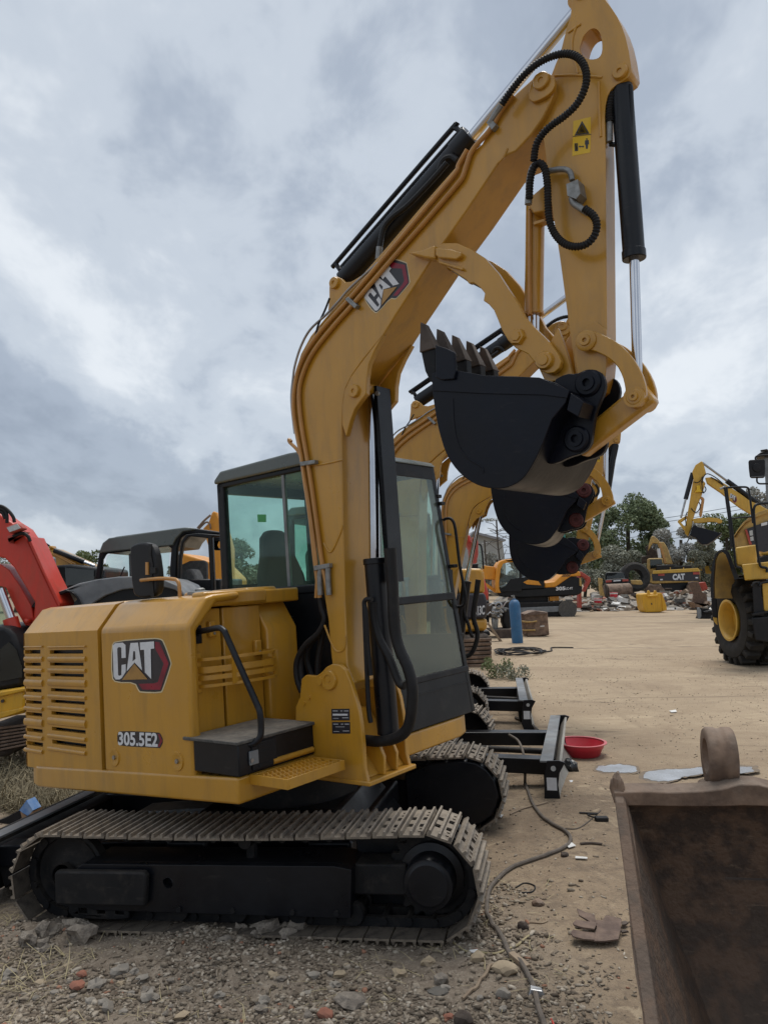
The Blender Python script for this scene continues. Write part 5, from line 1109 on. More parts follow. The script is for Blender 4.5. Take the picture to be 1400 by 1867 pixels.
T.slab('body','red_paint',[(405,700),(470,940),(470,1030),(430,1040),(300,1040),(300,700)],Y+.2,2.0,bevel=.05); T.slab('base','black_paint',[(250,1040),(480,1040),(480,1330),(250,1330)],Y+.3,2.0); T.slab('cab','black_paint',[(250,590),(345,585),(345,1050),(250,1050)],Y+.5,1.2)

# ---- things standing at the row's end
T = Thing('gas_cylinder','tall blue gas cylinder leaning slightly beside the row','gas cylinder',(3.55,20.45,0))
c0, c1 = at_depth(943.5,1172,20.4), at_depth(937,1093,20.4); ax = (c1-c0)
b0 = Vector((c0.x,20.4,0)); ax = ax.normalized(); h_ = (c1-c0).length
G().lathe(b0-T.b,ax,[(.0,0),(.145,.0),(.15,.02),(.15,h_*.86),(.135,h_*.93),(.09,h_*.985),(.045,h_),(.04,h_+.03),(0,h_+.03)],28).build('bottle','gas_blue',T.root,smooth=60)
G().cyl(b0-T.b+ax*(h_+.02),b0-T.b+ax*(h_+.12),.025,10).cyl(b0-T.b+ax*(h_+.08),b0-T.b+ax*(h_+.08)+Vector((-.07,0,.02)),.015,8).build('valve','fitting',T.root)
T = Thing('scrap_engine','grey scrap engine block with a round flange beside the blue gas cylinder','engine',gpt(915,1163),org=(820,940),sc=6.67); Y = 22.2
T.slab('block','fitting',[(515,1140),(560,1110),(620,1130),(640,1170),(610,1250),(520,1240)],Y,.5,bevel=.04); c = T.pt(590,1090,Y-.05); G().lathe(c,(0,-1,0),[(.06,0),(.105,0),(.11,.05),(.075,.07),(.06,.02)],24).build('flange','steel',T.root)
T.slab('pan','fitting',[(520,1250),(595,1250),(585,1390),(535,1400)],Y+.05,.4,bevel=.05); T.slab('casing','rubber',[(650,1130),(735,1120),(760,1260),(740,1400),(680,1410),(640,1300)],Y+.1,.5,bevel=.08); T.slab('casing','rust_dark',[(450,1080),(520,1060),(530,1200),(470,1230)],Y+.2,.4,bevel=.06)
for q in ([(480,1100),(520,1070),(560,1080),(600,1060)],[(455,1210),(490,1180),(520,1200),(560,1170)],[(640,1120),(680,1060),(720,1040)],[(520,1160),(560,1180),(620,1150),(650,1180)]): T.tube('pipe','steel',q,Y-.06,.02)
for k in range(14): c = T.pt(random.uniform(500,680),random.uniform(1100,1240),Y-.02); G().lathe(c,(random.uniform(-.4,.4),-1,random.uniform(-.3,.3)),[(random.uniform(.02,.05),0),(.03,.06),(.0,.07)],8).build('fitting','fitting' if k%2 else 'steel',T.root)
T.slab('bed','rust_dark',[(470,1390),(760,1380),(780,1500),(650,1520),(560,1450)],Y-.2,.9,bevel=.03)
T = Thing('wood_plank','weathered plank leaning over scrap behind the rear excavator','plank',gpt(905,1168),org=(820,940),sc=6.67)
T.slab('board','wood',[(455,1310),(475,1305),(640,1530),(620,1545)],20.9,.25,bevel=.005)
T = Thing('rusty_block','rusty square block with yellow brackets standing on the concrete','block',gpt(980,1161),org=(820,940),sc=6.67); Y = 22.4
bk_ = T.slab('body','rust',[(912,1200),(1000,1165),(1190,1175),(1200,1330),(1212,1455),(940,1475),(925,1340)],Y,.75,bevel=.03); T.slab('top','rust_sheet',[(905,1205),(1040,1160),(1185,1180),(1190,1200),(1000,1215)],Y-.03,.75,bevel=.01)
for q in ([(880,1280),(1000,1290),(1060,1275),(1060,1295),(940,1305),(880,1298)],[(885,1388),(1040,1385),(1042,1402),(888,1405)]): T.slab('bracket','yellow_old',q,Y-.1,.12,par=bk_,bevel=.01)
T.slab('slot','paper',[(1100,1342),(1150,1338),(1150,1350),(1100,1355)],Y-.012,.01,par=bk_,bevel=0)
T = Thing('hose_coil','loose coil of dark hose lying on the concrete near the gas cylinder','hose',gpt(945,1190))
q = []
for i in range(70):
    a = i*.42; r = .42+.16*math.sin(i*.31)+.06*math.sin(i*1.1); q.append(Vector((r*1.15*math.cos(a)+.15*math.sin(i*.13), r*1.3*math.sin(a)-.2, .02+.05*abs(math.sin(i*.77)))))
G().tube(spline(q,4),.016,6).build('hose','rubber',T.root); G().tube(spline([(.4,-.3,.02),(.8,.1,.02),(1.0,.9,.02),(1.5,.8,.02)],6),.016,6).build('hose_end','rubber',T.root)

# ---- left side: grey cabbed machine, red boom, yellow machines
T = Thing('excavator','grey cabbed excavator with open door frame behind the nearest one, engine cover raised','excavator',(-2.9,9.2,0),None,org=(0,900),sc=3.333); Y = 9.0
def cab_side(Yq, th):
    return T.slab('cab_frame','cab_black',[(570,520),(590,420),(602,350),(640,290),(700,262),(1060,212),(1120,205),(1200,212),(1340,232),(1340,250),(1130,245),(1100,265),(1080,330),(1068,700),(1040,700),(1030,460),(1040,330),(1020,320),(640,365),(620,400),(612,520)],Yq,th,bevel=.02)
cab_side(Y,.08)
T.slab('cab_roof','cab_grey',[(604,345),(622,300),(660,270),(1060,212),(1120,205),(1180,208),(1180,222),(1110,232),(1070,275),(1050,315),(640,356),(606,362)],Y-.04,1.3,bevel=.05)
T.slab('door_frame','cab_black',[(1068,700),(1085,380),(1100,290),(1130,248),(1200,240),(1340,252),(1340,262),(1290,262),(1310,700),(1285,700),(1262,270),(1150,258),(1115,300),(1098,400),(1090,700)],Y-.1,.09,bevel=.02)
T.slab('window_pane','glass_clear',[(630,510),(650,380),(690,358),(1030,325),(1022,520)],Y+.04,.02,bevel=0); T.slab('cab_far_frame','cab_black',[(1290,260),(1340,260),(1340,290),(1300,290),(1305,330),(1340,330),(1340,345),(1300,345)],Y+1.0,.05)
T.slab('window_post','cab_black',[(780,365),(796,363),(800,520),(786,520)],Y+.05,.02); T.tube('wiper','rubber',[(732,505),(745,470),(757,445)],Y-.03,.008,sp=0)
T.slab('far_wall','seat_grey',[(1085,440),(1150,410),(1240,405),(1262,420),(1262,700),(1085,700)],Y+.9,.05); T.slab('seat','seat_grey',[(1120,480),(1140,455),(1170,460),(1190,500),(1210,600),(1200,650),(1150,660),(1125,560)],Y+.35,.4,bevel=.06)
T.slab('console','cab_black',[(1130,560),(1200,540),(1230,700),(1130,700)],Y+.3,.3); T.slab('lower_body','cab_black',[(560,520),(1340,520),(1340,900),(500,900)],Y+.12,1.4); T.slab('under','black_dusty',[(450,900),(1340,900),(1340,1500),(450,1500)],Y+.3,2)
hood_o = [(185,690),(210,660),(280,620),(380,588),(480,545),(600,520),(720,505),(850,502),(1000,525),(1080,560),(1130,620)]
hood_i = [(1110,620),(1060,585),(1000,570),(860,572),(740,585),(640,620),(560,670),(530,705),(490,705),(470,640),(440,600),(400,590),(300,640),(215,685),(195,698)]
T.slab('engine_cover','grey_paint',hood_o+[(1130,640)]+hood_i,7.9,.9,bevel=.015); T.slab('cover_inside','cab_black',[(530,705),(560,670),(640,620),(740,585),(860,572),(1000,570),(1060,585),(1110,640),(1110,720),(530,720)],7.95,.8,bevel=0)
T.slab('cover_front','cab_black',[(186,692),(210,658),(290,618),(400,584),(440,596),(400,600),(300,645),(215,690)],7.86,.06,bevel=.004); T.slab('cover_strut','rubber',[(265,690),(275,680),(290,682),(292,700),(280,715)],7.85,.04)
T.tube('cover_edge','cab_black',[(400,588),(450,610),(480,650),(500,705)],7.87,.012)
T = Thing('excavator','red excavator boom and cylinder reaching down at the left edge','excavator',(-4.6,8.2,0),None,org=(0,900),sc=3.732); Y = 7.8
bo_ = T.slab('boom','red_paint',[(-140,60),(0,140),(60,185),(140,235),(190,310),(240,420),(300,560),(400,760),(415,800),(320,900),(220,900),(235,740),(150,600),(90,500),(30,440),(-60,420),(-140,430)],Y,.30,bevel=.02)
T.slab('boom_flange','red_paint',[(180,300),(195,290),(250,410),(310,545),(410,745),(405,770),(395,765),(300,560),(240,430)],Y-.03,.36,bevel=.005)
T.slab('boom_under','red_paint',[(-140,470),(0,480),(60,520),(130,620),(210,760),(240,900),(170,900),(100,780),(40,640),(-140,600)],Y+.05,.3,bevel=.01)
T.cyl('cylinder_barrel','red_paint',(70,850),(150,1120),Y-.05,.075); T.cyl('cylinder_rod','chrome',(0,650),(75,850),Y-.05,.045); T.slab('cylinder_clamp','red_paint',[(155,855),(190,850),(192,885),(160,890)],Y-.05,.1)
lt = T.slab('work_lamp','red_faded',[(35,225),(120,195),(158,240),(60,275)],Y-.18,.12,bevel=.02); T.slab('lamp_lens','lens',[(45,232),(115,205),(140,235),(65,262)],Y-.19,.01,par=lt,bevel=0); T.slab('lamp_bracket','red_faded',[(45,290),(170,255),(178,265),(60,310),(70,340),(55,335)],Y-.1,.1)
for q in ([(-30,80),(20,90),(60,120),(90,160),(98,195)],[(-30,95),(20,110),(45,140),(48,200)],[(-20,120),(15,130),(35,170)],[(90,290),(150,270),(190,290),(205,325)]): T.tube('hose','rubber',q,Y-.12,.018)
T.slab('body','plastic_black',[(-140,905),(40,905),(95,960),(150,1100),(160,1310),(0,1340),(-140,1350)],Y-.3,1.3,bevel=.04); T.slab('window','glass_dark',[(0,1060),(60,1010),(110,1060),(150,1180),(150,1250),(0,1280)],Y-.315,.012,bevel=0)
T.slab('side_glass','glass_green',[(-140,640),(0,700),(60,890),(-140,900)],Y+.3,.03,bevel=0)
yb_ = T.slab('side_skirt','yellow_bright',[(-140,1370),(0,1345),(165,1322),(172,1480),(150,1500),(0,1535),(-140,1560)],Y-.42,1.3,bevel=.03); T.slab('skirt_lip','yellow_bright',[(-140,1510),(0,1490),(165,1455),(168,1478),(0,1535),(-140,1560)],Y-.45,.3,par=yb_,bevel=.01); T.slab('skirt_lip','yellow_bright',[(-140,1375),(0,1350),(168,1322),(170,1345),(0,1385),(-140,1400)],Y-.45,.3,par=yb_,bevel=.01)
c = T.pt(20,1412,Y-.43); G().cyl(c,c+Vector((0,-.015,0)),.016,10).build('lock','rust_dark',yb_)
tk = T.slab('track','rust_dark',[(-140,1590),(60,1590),(165,1560),(175,1700),(40,1800),(-140,1800)],Y-.3,.7,bevel=.05)
for i in range(7): T.slab('track_shoe','rust',[(-140,1610+i*26),(170,1572+i*22),(172,1584+i*22),(-140,1626+i*26)],Y-.34,.06,par=tk,bevel=.004)
T = Thing('excavator','yellow excavator with dark cab far behind the red boom','excavator',(-6.0,14.5,0),None,org=(0,900),sc=3.332); Y = 14.0
T.slab('boom','yellow',[(200,335),(260,325),(320,335),(560,440),(560,560),(200,560)],Y+.5,.5,bevel=.03); T.slab('cab','cab_black',[(290,440),(430,430),(575,450),(640,460),(640,760),(290,760)],Y,1.3,bevel=.05); T.slab('cab_window','glass_dark',[(395,450),(570,465),(570,540),(400,560)],Y-.02,.02,bevel=0); T.slab('under','black_dusty',[(150,760),(640,760),(640,1300),(150,1300)],Y+.2,1.5)
T.slab('boom_bracket','yellow',[(290,330),(295,318),(315,316),(320,335)],Y+.45,.2); T.cyl('stick_cylinder','black_paint',(330,345),(510,415),Y+.4,.05); T.cyl('cylinder_rod','chrome',(510,415),(575,440),Y+.4,.03)
for q in ([(200,310),(240,288),(270,300),(300,318)],[(205,320),(250,300),(290,320)],[(230,355),(330,370),(440,430)],[(290,375),(340,365),(460,430)]): T.tube('hose','copper_pipe' if q[0][1] > 330 else 'rubber',q,Y+.4,.02)
T.slab('side_cab','grey_paint',[(225,370),(285,385),(290,520),(240,470)],Y-.4,.4,bevel=.03)
T = Thing('excavator','orange boom tip showing behind the cab of the nearest excavator','excavator',(-3.6,16.5,0),None,org=(0,900),sc=3.333); Y = 16.0
T.slab('boom','orange',[(1285,120),(1295,105),(1315,112),(1330,150),(1360,190),(1400,330),(1400,900),(1300,900),(1300,420),(1230,215),(1265,180)],Y,.5,bevel=.03); T.tube('hose','rust',[(1200,210),(1240,165),(1280,130)],Y-.05,.025); T.tube('hose','rust',[(1205,218),(1250,175),(1275,185),(1280,215)],Y-.05,.02)
T.slab('body','orange',[(1100,360),(1300,420),(1400,520),(1400,900),(1100,900)],Y+.5,2,bevel=.05)

# ---- house and wires
T = Thing('house','pale grey gabled building far beyond the yard','building',(8.6,72,0),org=(820,940),sc=6.67); Y = 70
T.slab('wall','concrete_wall',[(200,330),(290,205),(640,290),(640,330),(680,600),(680,900),(200,900)],Y,9,bevel=0); T.slab('roof','roof_grey',[(285,190),(300,192),(680,290),(680,310),(640,312),(290,215),(180,345),(165,345)],Y-.6,10,bevel=0); T.slab('eave','white_print',[(390,332),(640,310),(640,318),(390,342)],Y-.05,.2,bevel=0)
for i, (pa, pb) in enumerate((((850,966),(1420,895)),((850,972),(1420,903)),((850,990),(1420,925)),((870,1002),(1420,935)))):
    a, b = at_depth(pa[0]-60,pa[1]+8,78), at_depth(pb[0]+120,pb[1]-14,60); n = 24
    q = [a.lerp(b,k/n)+Vector((0,0,-1.2*4*(k/n)*(1-k/n))) for k in range(n+1)]
    tag(G().tube(q,.022,5).build('power_line','rubber'),('thin power line across the sky, %s of four beyond the yard' % ('topmost','second from the top','third from the top','lowest')[i]),'power line','power lines')
tag(G().prism(WF.tr([(1005,975),(1022,965),(1030,972),(1032,1000),(1004,1000)],1,40),(0,.4,0)).build('teal_sheet','teal'),'small teal green sheet showing above the third bucket','sheet')

# ------------------------------------------------------------------ trees
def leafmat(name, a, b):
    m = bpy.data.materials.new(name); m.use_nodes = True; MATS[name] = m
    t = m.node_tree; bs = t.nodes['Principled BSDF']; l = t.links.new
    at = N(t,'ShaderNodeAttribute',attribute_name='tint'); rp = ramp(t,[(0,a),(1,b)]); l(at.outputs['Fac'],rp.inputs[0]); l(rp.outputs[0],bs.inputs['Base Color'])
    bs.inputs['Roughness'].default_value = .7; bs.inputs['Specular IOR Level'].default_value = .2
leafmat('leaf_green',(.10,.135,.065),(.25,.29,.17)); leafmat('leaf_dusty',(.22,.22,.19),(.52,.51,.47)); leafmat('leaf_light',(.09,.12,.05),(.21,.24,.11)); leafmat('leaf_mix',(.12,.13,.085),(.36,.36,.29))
mat('bark',(.10,.08,.06),.9,col2=(.06,.05,.04),scale=8,bump=.3)
def leaves(clumps, n, size, seed):                  # many leaf-sized faces spread through clumps
    rs = np.random.RandomState(seed); C_ = np.array([c[:3] for c in clumps]); Rr = np.array([c[3] for c in clumps])
    k = rs.choice(len(clumps), n, p=Rr**2.2/np.sum(Rr**2.2)); d = rs.normal(size=(n,3)); d /= np.linalg.norm(d,axis=1)[:,None]
    rad = Rr[k]*rs.uniform(.35,1.08,n)**.55; P = C_[k]+d*rad[:,None]*np.array([1,1,.8])
    s_ = size*rs.uniform(.5,1.3,n); a = rs.normal(size=(n,3)); a /= np.linalg.norm(a,axis=1)[:,None]; b = np.cross(a,rs.normal(size=(n,3))); b /= np.linalg.norm(b,axis=1)[:,None]
    V = np.stack([P-a*s_[:,None],P+b*s_[:,None]*.55,P+a*s_[:,None],P-b*s_[:,None]*.55],1).reshape(-1,3)
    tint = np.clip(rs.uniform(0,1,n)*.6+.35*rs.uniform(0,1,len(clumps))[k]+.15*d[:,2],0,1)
    return V, np.repeat(tint,4)
def leaf_mesh(name, V, tint, m):
    n = len(V)//4; me = bpy.data.meshes.new(name); me.vertices.add(len(V)); me.vertices.foreach_set('co',V.ravel())
    me.loops.add(n*4); me.loops.foreach_set('vertex_index',np.arange(n*4)); me.polygons.add(n); me.polygons.foreach_set('loop_start',np.arange(0,n*4,4)); me.polygons.foreach_set('loop_total',np.full(n,4))
    me.update(); at = me.attributes.new('tint','FLOAT','POINT'); at.data.foreach_set('value',tint); me.materials.append(MATS[m]); return me
_tm = {}
def tree(px, ptop, pbot, wpx, Y, m, label, seed, n=4200, group=None, cat='tree', size=.20, shrub=False, name='tree'):
    c = at_depth(px,1060,Y); top = at_depth(px,ptop,Y).z; wr = wpx/FPX*Y/2; base = Vector((c.x,Y,0)); rs = random.Random(seed)
    root = empty(name, Matrix.Translation(base), label, cat, group); h = top; lo = max(.2,at_depth(px,pbot,Y).z)
    cl = []
    for i in range(30 if not shrub else 14):
        zz_ = rs.uniform(lo,h*.93); f = (zz_-lo)/(h-lo+.01); w_ = wr*(.5+.9*math.sin(math.pi*min(1,max(.08,f*.85+.12))))*.62
        a = rs.uniform(0,6.28); q = rs.uniform(.15,1)**.6; cl.append((w_*q*math.cos(a), w_*q*.8*math.sin(a), zz_, wr*rs.uniform(.22,.40)))
    n = int(n*2.1); size *= .72; V_, t_ = leaves(cl,n,size,seed); V_[:,2] = np.maximum(V_[:,2],.05)
    o = bpy.data.objects.new('crown',leaf_mesh('crown',V_,t_,m)); COL.objects.link(o); o.parent = root
    g = G(); g.tube([(0,0,0),(wr*.04,0,lo*.6),(-wr*.03,0,(lo+h)*.45),(0,0,h*.8)],max(.05,wr*.05),7)
    for i in range(5):
        k = cl[i*2]; g.tube([(0,0,max(.3,k[2]*.55)),(k[0]*.5,k[1]*.5,k[2]*.85),(k[0],k[1],k[2])],max(.02,wr*.02),5)
    g.build('trunk','bark',root)
GT = 'trees along the far side of the yard'
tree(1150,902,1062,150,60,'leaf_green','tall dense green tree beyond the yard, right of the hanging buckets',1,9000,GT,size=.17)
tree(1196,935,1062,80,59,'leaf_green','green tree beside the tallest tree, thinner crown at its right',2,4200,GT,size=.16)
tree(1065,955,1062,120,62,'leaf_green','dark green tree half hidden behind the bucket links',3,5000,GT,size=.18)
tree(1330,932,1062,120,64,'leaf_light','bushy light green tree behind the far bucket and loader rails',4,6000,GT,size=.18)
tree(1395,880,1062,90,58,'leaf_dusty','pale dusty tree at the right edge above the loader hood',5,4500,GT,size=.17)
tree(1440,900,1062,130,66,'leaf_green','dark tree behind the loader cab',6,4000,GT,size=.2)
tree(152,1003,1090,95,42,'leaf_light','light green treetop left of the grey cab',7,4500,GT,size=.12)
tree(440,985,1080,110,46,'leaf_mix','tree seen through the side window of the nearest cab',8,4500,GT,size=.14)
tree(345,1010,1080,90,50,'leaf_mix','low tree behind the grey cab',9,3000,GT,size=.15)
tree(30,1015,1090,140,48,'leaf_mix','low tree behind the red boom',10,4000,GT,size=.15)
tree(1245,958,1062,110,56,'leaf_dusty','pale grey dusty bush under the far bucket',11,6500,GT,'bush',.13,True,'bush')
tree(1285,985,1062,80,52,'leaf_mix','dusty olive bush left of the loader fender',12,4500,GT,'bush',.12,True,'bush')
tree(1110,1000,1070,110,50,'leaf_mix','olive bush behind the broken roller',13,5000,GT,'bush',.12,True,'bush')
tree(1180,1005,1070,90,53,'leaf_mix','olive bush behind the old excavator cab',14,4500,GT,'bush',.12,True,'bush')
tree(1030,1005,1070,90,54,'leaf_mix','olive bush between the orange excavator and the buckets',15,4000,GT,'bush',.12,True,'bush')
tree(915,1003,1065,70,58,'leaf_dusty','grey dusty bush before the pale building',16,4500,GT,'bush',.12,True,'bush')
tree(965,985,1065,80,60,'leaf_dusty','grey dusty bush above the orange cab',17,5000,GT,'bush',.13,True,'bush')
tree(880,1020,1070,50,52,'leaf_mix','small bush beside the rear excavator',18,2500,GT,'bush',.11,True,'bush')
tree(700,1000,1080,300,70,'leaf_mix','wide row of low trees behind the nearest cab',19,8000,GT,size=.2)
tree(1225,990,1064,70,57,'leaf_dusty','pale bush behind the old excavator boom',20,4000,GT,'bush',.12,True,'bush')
for i, (px, pt_, Yb, lab) in enumerate(((911,948,46,'thin bare tree with a flat top before the pale building'),(940,962,47,'thin bare tree beside the second bucket'),(888,985,48,'small bare leaning tree before the pale building wall'))):
    b0, tp_ = at_depth(px,1060,Yb), at_depth(px-3,pt_,Yb); root = empty('bare_tree',Matrix.Translation((b0.x,Yb,0)),lab,'tree',GT); H = tp_.z; rs = random.Random(i)
    G().tube([(0,0,0),(.1,0,H*.4),(-.05,0,H*.7),(-.1,0,H)],.05,6).build('trunk','bark',root)
    for k in range(9):
        z = H*rs.uniform(.35,.97); a = rs.uniform(-1,1)*(1.2 if z > H*.8 else .8); G().tube([(-.03,0,z),(a*.6,rs.uniform(-.3,.3),z+rs.uniform(.1,.4)),(a*1.3,rs.uniform(-.5,.5),z+rs.uniform(.1,.7))],.018,5).build('branch','bark',root)
    if i == 0:
        V_, t_ = leaves([(-1.2,0,H*.99,.35),(-.5,0,H*1.0,.4),(.2,0,H*1.02,.35),(.7,0,H*.98,.3)],500,.07,3); V_[:,2] = H+(V_[:,2]-H)*.35
        o = bpy.data.objects.new('crown',leaf_mesh('crown',V_,t_,'leaf_mix')); COL.objects.link(o); o.parent = root

# ------------------------------------------------------------------ debris heap at the far edge of the yard
mat('debris',(.30,.265,.22),.9,col2=(.19,.165,.135),scale=3,amt=.8,bump=.5,bscale=9)
g = G(); hx = np.linspace(5.5,24,90); hy = np.linspace(36.5,47,24)
def heap(x,y): return max(0,(.65*mnoise.noise(Vector((x*.35,y*.35,2)))+.35*mnoise.noise(Vector((x*1.1,y*1.1,4)))+.15*mnoise.noise(Vector((x*3,y*3,1)))+.45))*sstep(36.8,40,y)*sstep(47,44,y)*sstep(5.5,7.5,x)*sstep(24,22,x)-.03
g.add([(x,y,heap(x,y)) for y in hy for x in hx],[(j*90+i,j*90+i+1,(j+1)*90+i+1,(j+1)*90+i) for j in range(23) for i in range(89)])
tag(g.build('debris_heap','debris',smooth=60),'low heap of earth and rubble along the far edge of the yard','rubble heap',kind='stuff')
rs = random.Random(5); g = G(); mi = []
for k in range(900):
    x = rs.uniform(6.5,22.5); y = rs.triangular(36.8,45,38.2); z = max(.0,heap(x,y)); s_ = rs.uniform(.05,.26); n0 = len(g.f)
    b = Matrix.Translation((x,y,z+s_*.25)) @ Matrix.Rotation(rs.uniform(0,6.3),4,'Z') @ Matrix.Rotation(rs.uniform(-.7,.7),4,'X')
    h = Vector((s_,s_*rs.uniform(.2,1.0),s_*rs.uniform(.08,.5)))
    g.add([b @ Vector((sx*h.x,sy*h.y,sz*h.z)) for sz in (-1,1) for sx, sy in ((-1,-1),(1,-1),(1,1),(-1,1))],[(0,3,2,1),(4,5,6,7),(0,1,5,4),(1,2,6,5),(2,3,7,6),(3,0,4,7)]); mi += [rs.choice((0,0,0,1,1,2,3,4,4,5))]*6
o = g.build('scrap_bits',['stone','wood','paper','rust_dark','lid_grey','brick_red'],smooth=0); o.data.polygons.foreach_set('material_index',mi); tag(o,'scattered scrap, boards and broken pieces on the far heap','scrap',kind='stuff')
for i, (px, py, Yd, m, lab) in enumerate(((1090,1103,38.5,'basin_red','red and white tub on the far heap near the roller'),(1119,1091,39.5,'basin_red','small red plastic thing on the far heap under the roller drum'))):
    T = Thing('plastic_tub',lab,'tub',(0,0,0)); c = at_depth(px,py,Yd); G().lathe((c.x,c.y,c.z-.05),(0,0,1),[(0,0),(.17,0),(.21,.35),(.23,.36),(.20,.33),(.16,.04),(0,.04)],18).build('tub',m,T.root); G().lathe((c.x,c.y,c.z+.22),(0,0,1),[(.205,0),(.215,.07),(.20,.07)],18).build('band','paper',T.root)

# ------------------------------------------------------------------ near ground: gravel, stones, straw
def gravelmat():
    m = bpy.data.materials.new('gravel'); m.use_nodes = True; MATS['gravel'] = m; t = m.node_tree; b = t.nodes['Principled BSDF']; l = t.links.new
    at = N(t,'ShaderNodeAttribute',attribute_name='tint'); rp = ramp(t,[(0,(.125,.100,.077)),(.35,(.235,.193,.148)),(.7,(.335,.283,.222)),(.955,(.50,.445,.37)),(.985,(.34,.18,.12))]); l(at.outputs['Fac'],rp.inputs[0])
    nz = N(t,'ShaderNodeTexNoise'); nz.inputs['Scale'].default_value = 70; nz.inputs['Detail'].default_value = 4; tcn = N(t,'ShaderNodeTexCoord'); l(tcn.outputs['Object'],nz.inputs['Vector'])
    mx = N(t,'ShaderNodeMix',data_type='RGBA',blend_type='MULTIPLY'); mx.inputs[0].default_value = .7; l(rp.outputs[0],mx.inputs[6]); r2 = ramp(t,[(.3,(.55,.53,.5)),(.7,(1.15,1.13,1.1))]); l(nz.outputs['Fac'],r2.inputs[0]); l(r2.outputs[0],mx.inputs[7]); l(mx.outputs[2],b.inputs['Base Color'])
    b.inputs['Roughness'].default_value = .93; b.inputs['Specular IOR Level'].default_value = .2
gravelmat()
bm = bmesh.new(); bmesh.ops.create_icosphere(bm,subdivisions=1,radius=1); IV = np.array([v.co[:] for v in bm.verts]); IF = np.array([[v.index for v in f.verts] for f in bm.faces]); bm.free()
def stones(n, box, smin, smax, accept, seed, pw=2.2):
    rs = np.random.RandomState(seed); out = []; tint = []; k = 0
    while k < n:
        x, y = rs.uniform(*box[:2]), rs.uniform(*box[2:])
        if rs.rand() > accept(x,y): continue
        s_ = smin+(smax-smin)*rs.rand()**pw; h = s_*np.array([rs.uniform(.7,1.7),rs.uniform(.45,1.05),rs.uniform(.28,.75)])
        q = IV*(1+rs.uniform(-.5,.45,(12,1)))*h; a = rs.uniform(0,6.28); c, s2 = math.cos(a), math.sin(a); tl = rs.uniform(-.5,.5)
        q = q @ np.array([[c,s2,0],[-s2,c,0],[0,0,1]]) @ np.array([[1,0,0],[0,math.cos(tl),math.sin(tl)],[0,-math.sin(tl),math.cos(tl)]])
        out.append(q+np.array([x,y,gh(x,y)+h[2]*.35])); t = rs.rand(); tint += [t if t > .988 else t**1.1*.94]*12; k += 1
    V = np.concatenate(out); Fc = (IF[None]+12*np.arange(n)[:,None,None]).reshape(-1,3); me = bpy.data.meshes.new('gravel'); me.vertices.add(len(V)); me.vertices.foreach_set('co',V.ravel())
    m_ = len(Fc); me.loops.add(m_*3); me.loops.foreach_set('vertex_index',Fc.ravel()); me.polygons.add(m_); me.polygons.foreach_set('loop_start',np.arange(0,m_*3,3)); me.polygons.foreach_set('loop_total',np.full(m_,3)); me.update()
    at = me.attributes.new('tint','FLOAT','POINT'); at.data.foreach_set('value',tint); me.materials.append(MATS['gravel']); return me
def acc(x,y):
    r = rubble(x,y); cl = .5+1.5*mnoise.noise(Vector((x*1.8,y*1.8,31)))+.5*mnoise.noise(Vector((x*5,y*5,13))); return max(.02,r*min(1,max(.08,cl)))
gr = bpy.data.objects.new('gravel',stones(30000,(-2.3,1.3,2.95,4.35),.0020,.016,acc,3,3.0)); COL.objects.link(gr); tag(gr,'grey crushed stone and rubble before the near track','gravel',kind='stuff')
gr2 = bpy.data.objects.new('gravel',stones(3000,(-3.5,1.6,3.0,7.5),.003,.014,lambda x,y: .15+.5*rubble(x,y),4)); COL.objects.link(gr2); tag(gr2,'loose pebbles scattered over the dirt around the machine','gravel',kind='stuff')
gr3 = bpy.data.objects.new('gravel',stones(6000,(.3,8.0,3.0,17),.003,.011,lambda x,y: .25+.6*max(0,mnoise.noise(Vector((x*.7,y*.7,5)))+.3) if x < .6*y else 0,6)); COL.objects.link(gr3); tag(gr3,'fine grit on the tan dirt before the old bucket','gravel',kind='stuff')
# larger lumps one can count
rs = random.Random(11); k = 0
def lump(name, px, py, wpx, m, label, group, cat, seed, fl=.7, amp=.35, sub=2, asp=1.0):
    p = ground_at(px,py); p = ground_at(px,py,gh(p.x,p.y)); r = wpx/2/FPX*math.hypot(p.x,p.y)
    o = G().blob((0,0,0),(r,r*.8*asp,r*fl),seed,sub,amp).build(name,m,smooth=18); o.location = (p.x,p.y+r*.4,gh(p.x,p.y)+r*fl*.45); o.rotation_euler = (0,0,random.Random(seed).uniform(-.5,.5)); return tag(o,label,cat,group)
for i in range(46):
    px, py = rs.uniform(0,880), rs.uniform(1760,1862)
    if rs.random() < .35: px = rs.uniform(60,330); py = rs.uniform(1785,1862)
    lump('rubble_stone',px,py,rs.uniform(12,30),rs.choice(('stone','stone','stone_tan','clod')),'grey rubble stone among the gravel below the near track','rubble stones in the foreground','stone',100+i,rs.uniform(.45,.75),.75,1 if i%2 else 2)
k = 0
for cx0, cy0, w0, nn in ((500,1708,110,22),(128,1712,75,14),(60,1735,40,5)):
    for _ in range(nn):
        k += 1; lump('dirt_clod',cx0+rs.gauss(0,.38)*w0,cy0+rs.uniform(-12,14),rs.uniform(14,46)*(1 if rs.random() < .5 else .6),'clod','crumbly grey clod of earth pushed up against the near track','dirt clods against the track','clod',300+k,rs.uniform(.6,.95),.8,2)
for px, py, w_, m, lab in ((139,1808,26,'brick_red','reddish brick fragment in the gravel at lower left'),(148,1784,18,'brick_red','small brick chip above the larger brick fragment'),(592,1862,30,'brick_red','rounded brick piece at the bottom edge'),(818,1852,18,'brick_red','little red brick chip near the bottom by the cable')):
    lump('brick_piece',px,py,w_,m,lab,None,'brick',int(px),.6,.4)
